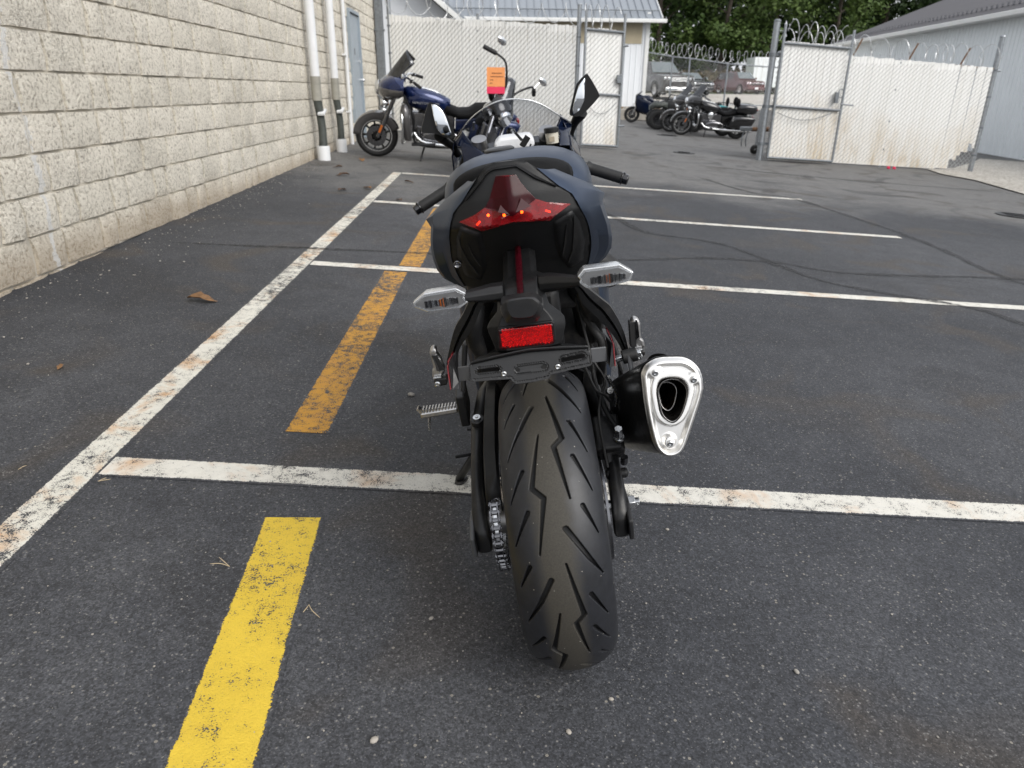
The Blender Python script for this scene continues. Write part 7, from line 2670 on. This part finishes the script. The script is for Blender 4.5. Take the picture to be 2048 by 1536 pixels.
# small sport bike and quad bikes beyond the gate
SB = empty('sport_motorcycle', 'small dark blue sport motorcycle by the low wall beyond the gate', 'motorcycle', None, gm(5.75, 28.4, rad(-82), rad(8)))
bike_wheel('front_wheel', (0, .68, .29), .29, .11, .21, 5, SB)
bike_wheel('rear_wheel', (0, -.68, .30), .30, .16, .21, 5, SB, 'black_metal', False)
body_loft([(.62, .10, .98, .70), (.55, .18, 1.02, .45), (.35, .20, .98, .34), (.10, .19, .90, .30), (-.05, .14, .80, .38)], 20, 2.6, 'fairing', 'navy_gloss', SB, smooth=60)
body_loft([(.36, .10, .98, .70), (.15, .16, 1.0, .70), (-.05, .13, .90, .68)], 20, 2.5, 'fuel_tank', 'navy_gloss', SB, smooth=60)
body_loft([(-.02, .12, .84, .70), (-.30, .13, .82, .68), (-.50, .11, .92, .74), (-.85, .06, .98, .86)], 20, 2.5, 'tail', 'black_gloss', SB, smooth=60)
mb = MB()
mb.loft([[Vector((v * (.13 - .03 * u), .60 - .2 * u, 1.0 + .14 * u - .05 * v * v)) for v in (-1, -.5, 0, .5, 1)] for u in (0, .5, 1)], cap=False, closed=False)
mb.build('windscreen', 'screen_dark', SB, 60, solid=.004)
for s in (-1, 1):
    mb = MB()
    mb.tube([(s * .09, .68, .29), (s * .09, .44, .92)], .025, 10)
    mb.build('fork', 'alloy', SB, 60)
    mb = MB()
    mb.tube([(s * .06, .42, .92), (s * .32, .32, .92)], .014, 8)
    mb.build('handlebar', 'black_metal', SB, 60)
    mb = MB()
    mb.box((s * .12, -.40, .34), (.03, .60, .06))
    mb.build('swingarm', 'satin_black', SB, 0, bevel=.01)
def quad(label, mw, col, seed):
    Q = empty('quad_bike', label, 'quad bike', 'quad bikes beyond the gate', mw)
    for sx in (-1, 1):
        for sy in (-1, 1):
            c = (sx * .44, sy * .58, .30)
            mb = MB()
            mb.lathe([(-.10, .16), (-.12, .22), (-.11, .28), (-.05, .305), (.05, .305), (.11, .28), (.12, .22), (.10, .16)], c, 'x', 24)
            for k in range(24):
                a = 2 * PI * k / 24
                mb.box((c[0], c[1] + .307 * math.cos(a), c[2] + .307 * math.sin(a)), (.19, .03, .018), Matrix.Rotation(a - PI / 2, 3, 'X'))
            w_ = mb.build('wheel', 'rubber', Q, 40)
            mb = MB()
            mb.lathe([(-.05, .02), (-.06, .16), (.06, .16), (.05, .02)], c, 'x', 18)
            mb.build('rim', 'dark_chrome', w_, 50)
    body_loft([(.86, .20, .72, .56), (.72, .40, .82, .62), (.45, .44, .84, .66), (.30, .24, .84, .60)], 20, 3.2, 'front_fender', col, Q, smooth=60)
    body_loft([(-.28, .24, .80, .60), (-.45, .44, .84, .66), (-.78, .42, .80, .64), (-.90, .22, .74, .62)], 20, 3.2, 'rear_fender', col, Q, smooth=60)
    body_loft([(.35, .12, .88, .42), (.10, .16, .90, .36), (-.40, .17, .84, .36)], 16, 3, 'body', 'black_plastic', Q, smooth=60)
    body_loft([(.05, .12, .92, .80), (-.10, .15, .92, .78), (-.50, .16, .90, .78)], 16, 3, 'seat', 'seat_vinyl', Q, smooth=60)
    for y in (.62, -.66):
        mb = MB()
        for k in range(6):
            mb.tube([(-.36 + k * .145, y - .20, .92), (-.36 + k * .145, y + .20, .92)], .011, 6)
        mb.tube([(-.38, y - .2, .92), (.38, y - .2, .92), (.38, y + .2, .92), (-.38, y + .2, .92)], .013, 6, closed=True)
        for sx in (-1, 1):
            mb.tube([(sx * .25, y, .92), (sx * .25, y, .80)], .011, 6)
        mb.build('rack', 'black_metal', Q, 50)
    mb = MB()
    mb.tube([(-.38, .12, 1.06), (-.18, .22, 1.08), (.18, .22, 1.08), (.38, .12, 1.06)], .014, 8)
    mb.tube([(0, .22, 1.08), (0, .36, .80)], .02, 8)
    mb.build('handlebar', 'black_metal', Q, 60)
    for s in (-1, 1):
        mb = MB()
        mb.ball((s * .20, .84, .70), .06, 10, 6, (1, .5, .7))
        mb.build('headlamp', 'clear_plastic', Q, 60)
    return Q
quad('dark green quad bike with black racks behind the black touring bike', gm(5.85, 24.9, rad(-84)), 'pipe_dark', 1)
quad('tan and black quad bike beside the small sport motorcycle', gm(6.45, 26.5, rad(-80)), 'tan_plastic', 2)
quad('teal quad bike farthest back in the row', gm(7.8, 28.3, rad(-85)), 'teal', 3)

# ------------------------------------------------------------------ cars on the gravel lot
def car(name, label, cat, mw, col, L, W, H, hood, belt, cab0, cab1, bed=None, wr=.36):
    """body along y (front +): hood = bonnet height, belt = waist line, cab0/cab1 = windscreen foot / rear end of cabin"""
    K = empty(name, label, cat, None, mw)
    hl_ = L / 2
    zb = .30
    def sec(y, w, zt, zb_, rnd=.06):
        return [Vector((-w + rnd, y, zb_)), Vector((-w, y, zb_ + rnd)), Vector((-w * 1.0, y, zt - .16)), Vector((-w * .95, y, zt - .03)), Vector((-w * .86, y, zt)), Vector((w * .86, y, zt)), Vector((w * .95, y, zt - .03)), Vector((w, y, zt - .16)), Vector((w, y, zb_ + rnd)), Vector((w - rnd, y, zb_))]
    hw = W / 2
    secs = [sec(hl_, hw * .80, hood - .14, zb + .10), sec(hl_ - .06, hw * .92, hood - .08, zb), sec(hl_ - .25, hw * .98, hood - .03, zb - .05), sec(cab0 + .05, hw, hood + .05, zb - .06), sec(cab0 - .1, hw, belt, zb - .06), sec(cab1 + .1, hw, belt, zb - .06)]
    if bed:
        secs += [sec(cab1, hw, bed, zb - .06), sec(-hl_ + .04, hw * .98, bed, zb)]
    else:
        secs += [sec(cab1, hw * .98, belt - .02, zb - .04), sec(-hl_ + .08, hw * .96, belt - .08, zb)]
    secs += [sec(-hl_, hw * .88, (bed or belt) - .16, zb + .12)]
    mb = MB()
    mb.loft(secs)
    bd = mb.build('body', col, K, 28)
    def cs(y, w0, w1, z0, z1):
        return [Vector((-w0, y, z0)), Vector((-w1, y, z1 - .05)), Vector((-w1 + .08, y, z1)), Vector((w1 - .08, y, z1)), Vector((w1, y, z1 - .05)), Vector((w0, y, z0))]
    slope = (H - belt) * .95
    r0 = cab0 - .15 - slope
    r1 = cab1 + .45
    mb = MB()
    mb.loft([cs(cab0 - .02, hw * .93, hw * .90, belt - .04, belt + .02), cs(r0, hw * .93, hw * .76, belt - .04, H - .03), cs((r0 + r1) / 2, hw * .94, hw * .77, belt - .04, H), cs(r1, hw * .93, hw * .75, belt - .04, H - .03), cs(cab1 + .03, hw * .90, hw * .82, belt - .04, belt + .10)])
    cb2 = mb.build('cabin', col, bd, 28)
    # glass set proud of the cabin
    mb = MB()
    a0_ = cab0 - .06
    e = .012
    mb.add([(-hw * .84, a0_ + e, belt + .04), (hw * .84, a0_ + e, belt + .04), (hw * .68, r0 + .08 + e, H - .07), (-hw * .68, r0 + .08 + e, H - .07)], [(0, 1, 2, 3)])
    mb.v = [(x, y + .05, z + .02) for x, y, z in mb.v]
    mb.build('windshield', 'car_glass', K, 0, solid=.01)
    mid = (r0 + r1) / 2
    for s in (-1, 1):
        for (ya, yb) in ((r0 - .02, mid + .05), (mid - .05, r1 - .05)):
            mb = MB()
            mb.add([(s * (hw * .935 + .006), ya + (.28 if ya == r0 - .02 else 0), belt + .04), (s * (hw * .935 + .006), yb, belt + .04), (s * (hw * .79 + .006), yb, H - .10), (s * (hw * .79 + .006), ya - .05, H - .10)], [(0, 1, 2, 3)])
            mb.build('side_window', 'dark_glass', K, 0, solid=.01)
        mb = MB()
        mb.box((s * hw * .74, hl_ - .045, hood - .22), (hw * .36, .08, .14), Matrix.Rotation(-s * .22, 3, 'Z'))
        mb.build('headlamp', 'chrome', bd, 0, bevel=.02)
        mb = MB()
        mb.ball((s * (hw + .10), cab0 - .25, belt + .08), .11, 10, 6, (.9, .5, .8))
        mb.build('door_mirror', col, K, 60)
        for yy in (hl_ - L * .185, -hl_ + L * .205):
            c = (s * (hw - .10), yy, wr)
            mb = MB()
            mb.lathe(tyre_prof(wr, .23, wr * .64), c, 'x', 28)
            w_ = mb.build('wheel', 'rubber', K, 60)
            mb = MB()
            mb.lathe([(s * .05, .02), (s * .10, .05), (s * .085, wr * .52), (s * .105, wr * .65)], c, 'x', 20)
            mb.build('rim', 'alloy', w_, 50)
            mb = MB()
            mb.lathe([(s * -.02, wr * 1.16), (s * .112, wr * 1.16), (s * .112, wr * 1.02), (s * -.02, wr * 1.02)], c, 'x', 26, (0, PI))
            mb.build('wheel_arch', 'black_plastic', bd, 50)
        mb = MB()
        mb.box((s * hw * .88, -hl_ + .03, (bed or belt) - .28), (.16, .06, .24))
        mb.build('tail_lamp', 'red_plastic', bd, 0, bevel=.02)
    mb = MB()
    mb.box((0, hl_ - .005, hood - .27), (hw * 1.05, .06, .24 if bed else .13))
    gr_ = mb.build('grille', 'black_gloss', bd, 0, bevel=.02)
    for k in range(3 if bed else 1):
        mb = MB()
        mb.box((0, hl_ + .03, hood - .20 - k * .07), (hw * 1.0, .03, .028))
        mb.build('grille_bar', 'chrome', gr_, 0, bevel=.006)
    mb = MB()
    mb.box((0, hl_ + .01, zb + .13), (hw * 1.70, .16, .20))
    mb.build('bumper', 'chrome' if bed else col, bd, 0, bevel=.04)
    mb = MB()
    mb.box((0, hl_ + .095, zb + .14), (.30, .012, .15))
    mb.build('number_plate', 'white_label', bd, 0)
    return K
def flat(x, y, yaw, z=None):
    return Matrix.Translation((x, y, (gz(x, y) if z is None else z) + .03)) @ Matrix.Rotation(-yaw, 4, 'Z')
car('pickup_truck', 'dark grey pickup truck on the gravel lot beside the white shed', 'truck', flat(9.45, 45.2, rad(166)), 'pickup_grey', 5.6, 2.0, 1.92, 1.18, 1.26, 1.05, -.95, 1.22, .41)
car('car', 'maroon crossover parked on the gravel lot before the trees', 'car', flat(19.9, 63.0, rad(162)), 'maroon', 4.7, 1.86, 1.70, 1.02, 1.10, 1.05, -2.05)
car('car', 'dark grey car behind the pickup truck', 'car', flat(12.9, 52.5, rad(164)), 'car_grey', 4.7, 1.82, 1.46, .92, .98, .95, -1.5)
# grey box trailer at the far end of the lot
BT = empty('box_trailer', 'pale grey box trailer behind the maroon car', 'trailer', None, Matrix.Translation((25.6, 71.0, gz(22, 71) + .1)))
for nm, (c, d), mt in (('box', ((0, 0, 1.75), (4.6, 2.3, 2.5)), 'siding_white'), ('chassis', ((0, 0, .42), (4.8, 1.2, .16)), 'black_metal')):
    mb = MB()
    mb.box(c, d)
    mb.build(nm, mt, BT, 0, bevel=.03)
for s in (-1, 1):
    mb = MB()
    mb.lathe(tyre_prof(.35, .2, .22), (0, 0, 0), 'y', 22)
    mb.v = [(x + s * .5, y - 1.0, z + .32) for x, y, z in mb.v]
    mb.build('wheel', 'rubber', BT, 60)
for k in range(9):
    mb = MB()
    mb.box((-2.0 + k * .5, -1.165, 1.75), (.05, .03, 2.46))
    mb.build('rib', 'trim_white', BT, 0)
# trailer tongue with jack wheel behind the gate post
TJ = empty('trailer_tongue', 'rusty trailer tongue with a small jack wheel beside the gate post', 'trailer', None, Matrix.Translation((5.62, 16.5, gz(5.62, 16.5))))
mb = MB()
mb.tube([(0, 0, .52), (1.6, .35, .52)], .045, 8)
mb.tube([(0, 0, .52), (1.6, -.35, .52)], .045, 8)
mb.build('drawbar', 'rusty', TJ, 50)
mb = MB()
mb.box((-.12, 0, .53), (.26, .10, .09))
mb.build('coupler', 'galv_dark', TJ, 0, bevel=.02)
mb = MB()
mb.tube([(.12, -.06, .10), (.16, -.06, .95)], .03, 10)
mb.build('jack_post', 'galv', TJ, 60)
mb = MB()
mb.tube([(.16, -.06, .95), (.16, -.06, 1.02), (.26, -.10, 1.02), (.26, -.10, .92)], .010, 8)
mb.build('crank', 'galv_dark', TJ, 60)
mb = MB()
mb.lathe([(-.03, .02), (-.035, .085), (-.02, .10), (.02, .10), (.035, .085), (.03, .02)], (.11, -.06, .10), 'y', 20)
mb.build('jack_wheel', 'rubber', TJ, 50)
for k in range(2):
    mb = MB()
    mb.tube(resample([(-.05 - .09 * k, .04, .50), (-.10 - .09 * k, .0, .30), (-.07 - .1 * k, .02, .16)], 8), .012, 6)
    mb.build('safety_chain', 'galv_dark', TJ, 60)

# ================================================================== SMALL THINGS ON THE GROUND
def leaf(x, y, s, material, label, seed, rot):
    r = random.Random(seed)
    mb = MB()
    n_ = 9
    rows = []
    for k in range(n_):
        u = k / (n_ - 1)
        w = s * .42 * math.sin(PI * min(1, u * .92 + .06)) ** .8 * (1 + r.uniform(-.25, .25))
        z = s * (.10 + .16 * math.sin(u * PI * 1.3 + r.random())) 
        rows.append([Vector(((u - .5) * 2 * s, -w, z + w * .5 * r.uniform(.2, 1))), Vector(((u - .5) * 2 * s, 0, z * .5)), Vector(((u - .5) * 2 * s, w, z + w * .5 * r.uniform(.1, .8)))])
    mb.loft(rows, cap=False, closed=False)
    zmin = min(v[2] for v in mb.v)
    mb.v = [(a, b_, c - zmin) for a, b_, c in mb.v]
    o = mb.build('dead_leaf', material, None, 60, solid=.0008)
    o.matrix_world = ground_matrix(x, y, rot) @ Matrix.Translation((0, 0, .006))
    tag(o, label, 'leaf', 'dead leaves on the asphalt')
for k, (x, y, s, m_, lb) in enumerate(((-1.51, 3.57, .075, 'leaf_brown', 'curled brown leaf left of the long white line, largest one'), (-1.84, 10.2, .075, 'leaf_brown', 'brown leaf just in front of the blue motorcycle'), (-1.79, 8.61, .08, 'leaf_dark', 'dark leaf in front of the farther downpipe'),
                                       (-1.36, 7.73, .06, 'leaf_brown', 'brown leaf on the far part of the long white line'), (-1.57, 7.5, .065, 'leaf_dark', 'dark leaf just left of the long white line'), (-0.99, 8.38, .06, 'leaf_dark', 'dark leaf inside the farthest stall'),
                                       (-1.70, 2.62, .022, 'leaf_brown', 'tiny brown leaf between the wall and the white line'), (-1.99, 9.3, .06, 'leaf_dark', 'dark leaf near the foot of the nearer downpipe'), (-0.95, 7.1, .05, 'leaf_dark', 'dark leaf by the third stall line'))):
    leaf(x, y, s, m_, lb, 50 + k, k * 1.3)
def twig(x, y, rot, s, label, seed):
    r = random.Random(seed)
    root = empty('twig', label, 'twig', None, ground_matrix(x, y, rot) @ Matrix.Translation((0, 0, .006)))
    for k in range(5 if s > .05 else 2):
        a = r.uniform(-.6, .6)
        ln = s * r.uniform(.6, 1.2)
        mb = MB()
        mb.tube(resample([(0, 0, .002), (math.sin(a) * ln * .5, math.cos(a) * ln * .5, .006), (math.sin(a * 1.6) * ln, math.cos(a * 1.3) * ln, .003 + r.random() * .008)], 7), [.0010] * 6 + [.0005], 5)
        mb.build('stem', 'straw', root, 60)
twig(-.655, 1.455, rad(-60), .05, 'dry straw wisp at the left rim of the near yellow bar', 3)
twig(-.432, 1.33, rad(170), .045, 'thin dry wisp right of the near yellow bar', 8)
twig(-1.15, 1.812, rad(85), .035, 'short straw below the corner of the white lines', 12)
twig(-1.40, 1.855, rad(60), .02, 'short tan straw left of the long white line', 15)
# loose stones: too many to count
r = random.Random(99)
shapes = []
for k in range(7):
    q = MB()
    q.ball((0, 0, 0), 1.0, 6, 4, (1, r.uniform(.6, .95), r.uniform(.45, .7)))
    q.v = [tuple(Vector(v) * r.uniform(.78, 1.15)) for v in q.v]
    shapes.append(q)
vs, fs = [], []
for k in range(2900):
    if k < 1500:
        d = .75 + 5.5 * r.random() ** 1.7
        a = r.uniform(-.86, .80)
        x, y = d * math.sin(a) * 1.1, d * math.cos(a)
        if x < -2.3 or (abs(x - .18) < .1 and 1.1 < y < 1.5):
            continue
        s = .0009 + .0024 * r.random() ** 4.0
    else:
        y = r.uniform(2.6, 15)
        x = WX + .06 + abs(r.gauss(0, .22))
        s = .0015 + .0055 * r.random() ** 2.5
    q = shapes[r.randrange(7)]
    ca, sa = math.cos(k), math.sin(k)
    o = len(vs)
    zz = gz(x, y) + s * .3 + .001
    vs += [(x + s * (v[0] * ca - v[1] * sa), y + s * (v[0] * sa + v[1] * ca), zz + s * v[2]) for v in q.v]
    fs += [tuple(i + o for i in f_) for f_ in q.f]
mb = MB()
mb.v, mb.f = vs, fs
tag(mb.build('loose_gravel', 'pebble', None, 0, fix=False), 'fine loose stones scattered over the asphalt', 'gravel', None, 'stuff')
for k, (x, y, s) in enumerate(((.49, 1.708, .005), (.141, 1.009, .0055), (-.149, 1.307, .0055), (.236, 1.092, .005), (.659, 1.185, .006), (-.227, .976, .0075), (-.33, 2.54, .012))):
    q = MB()
    q.ball((0, 0, 0), s, 8, 6, (1.25, .9, .6))
    q.v = [tuple(Vector(v) * (1 + .18 * noise.noise(Vector(v) * 260 + Vector((k, 0, 0))))) for v in q.v]
    o = q.build('pebble', 'concrete' if k % 2 else 'pebble', None, 60)
    o.matrix_world = ground_matrix(x, y, k * 1.1) @ Matrix.Translation((0, 0, s * .5))
    tag(o, ('tan pebble just below the near stall line, right of the tyre', 'tan pebble below the rear tyre, towards the yellow bar', 'pale pebble between the yellow bar and the rear tyre', 'small tan pebble just right below the rear tyre', 'pale pebble well right of the rear tyre', 'tan pebble beside the foot of the yellow bar', 'white pebble on the asphalt near the left foot peg')[k], 'pebble')
for k, (x, y) in enumerate(((8.05, 15.02), (8.16, 15.0))):
    mb = MB()
    mb.box((0, 0, .03), (.05, .04, .05), Matrix.Rotation(.5 + k, 3, 'Y'))
    mb.box((.02, .01, .02), (.03, .05, .04), Matrix.Rotation(1.1 * k, 3, 'X'))
    o = mb.build('litter', 'tag_pink', None, 0, bevel=.01)
    o.location = (x, y, gz(x, y))
    tag(o, ('left scrap of red litter at the foot of the right fence', 'right scrap of red litter at the foot of the right fence')[k], 'litter')
# iron drain covers
for k, (x, y, rr2, lb) in enumerate(((3.92, 15.5, .22, 'dark iron cover in the asphalt in front of the gateway'), (4.9, 21.5, .30, 'dark iron cover beyond the gateway'), (6.58, 9.01, .22, 'dark iron cover near the right edge'))):
    mb = MB()
    mb.lathe([(0, rr2), (.012, rr2), (.016, rr2 * .93), (.012, rr2 * .88), (.012, .0001)], (0, 0, 0), 'z', 28)
    for j in range(5):
        mb.box((0, -rr2 * .6 + j * rr2 * .3, .014), (rr2 * 1.1, rr2 * .08, .008))
    o = mb.build('drain_cover', 'black_metal', None, 30)
    o.matrix_world = ground_matrix(x, y, .3)
    tag(o, lb, 'drain cover')
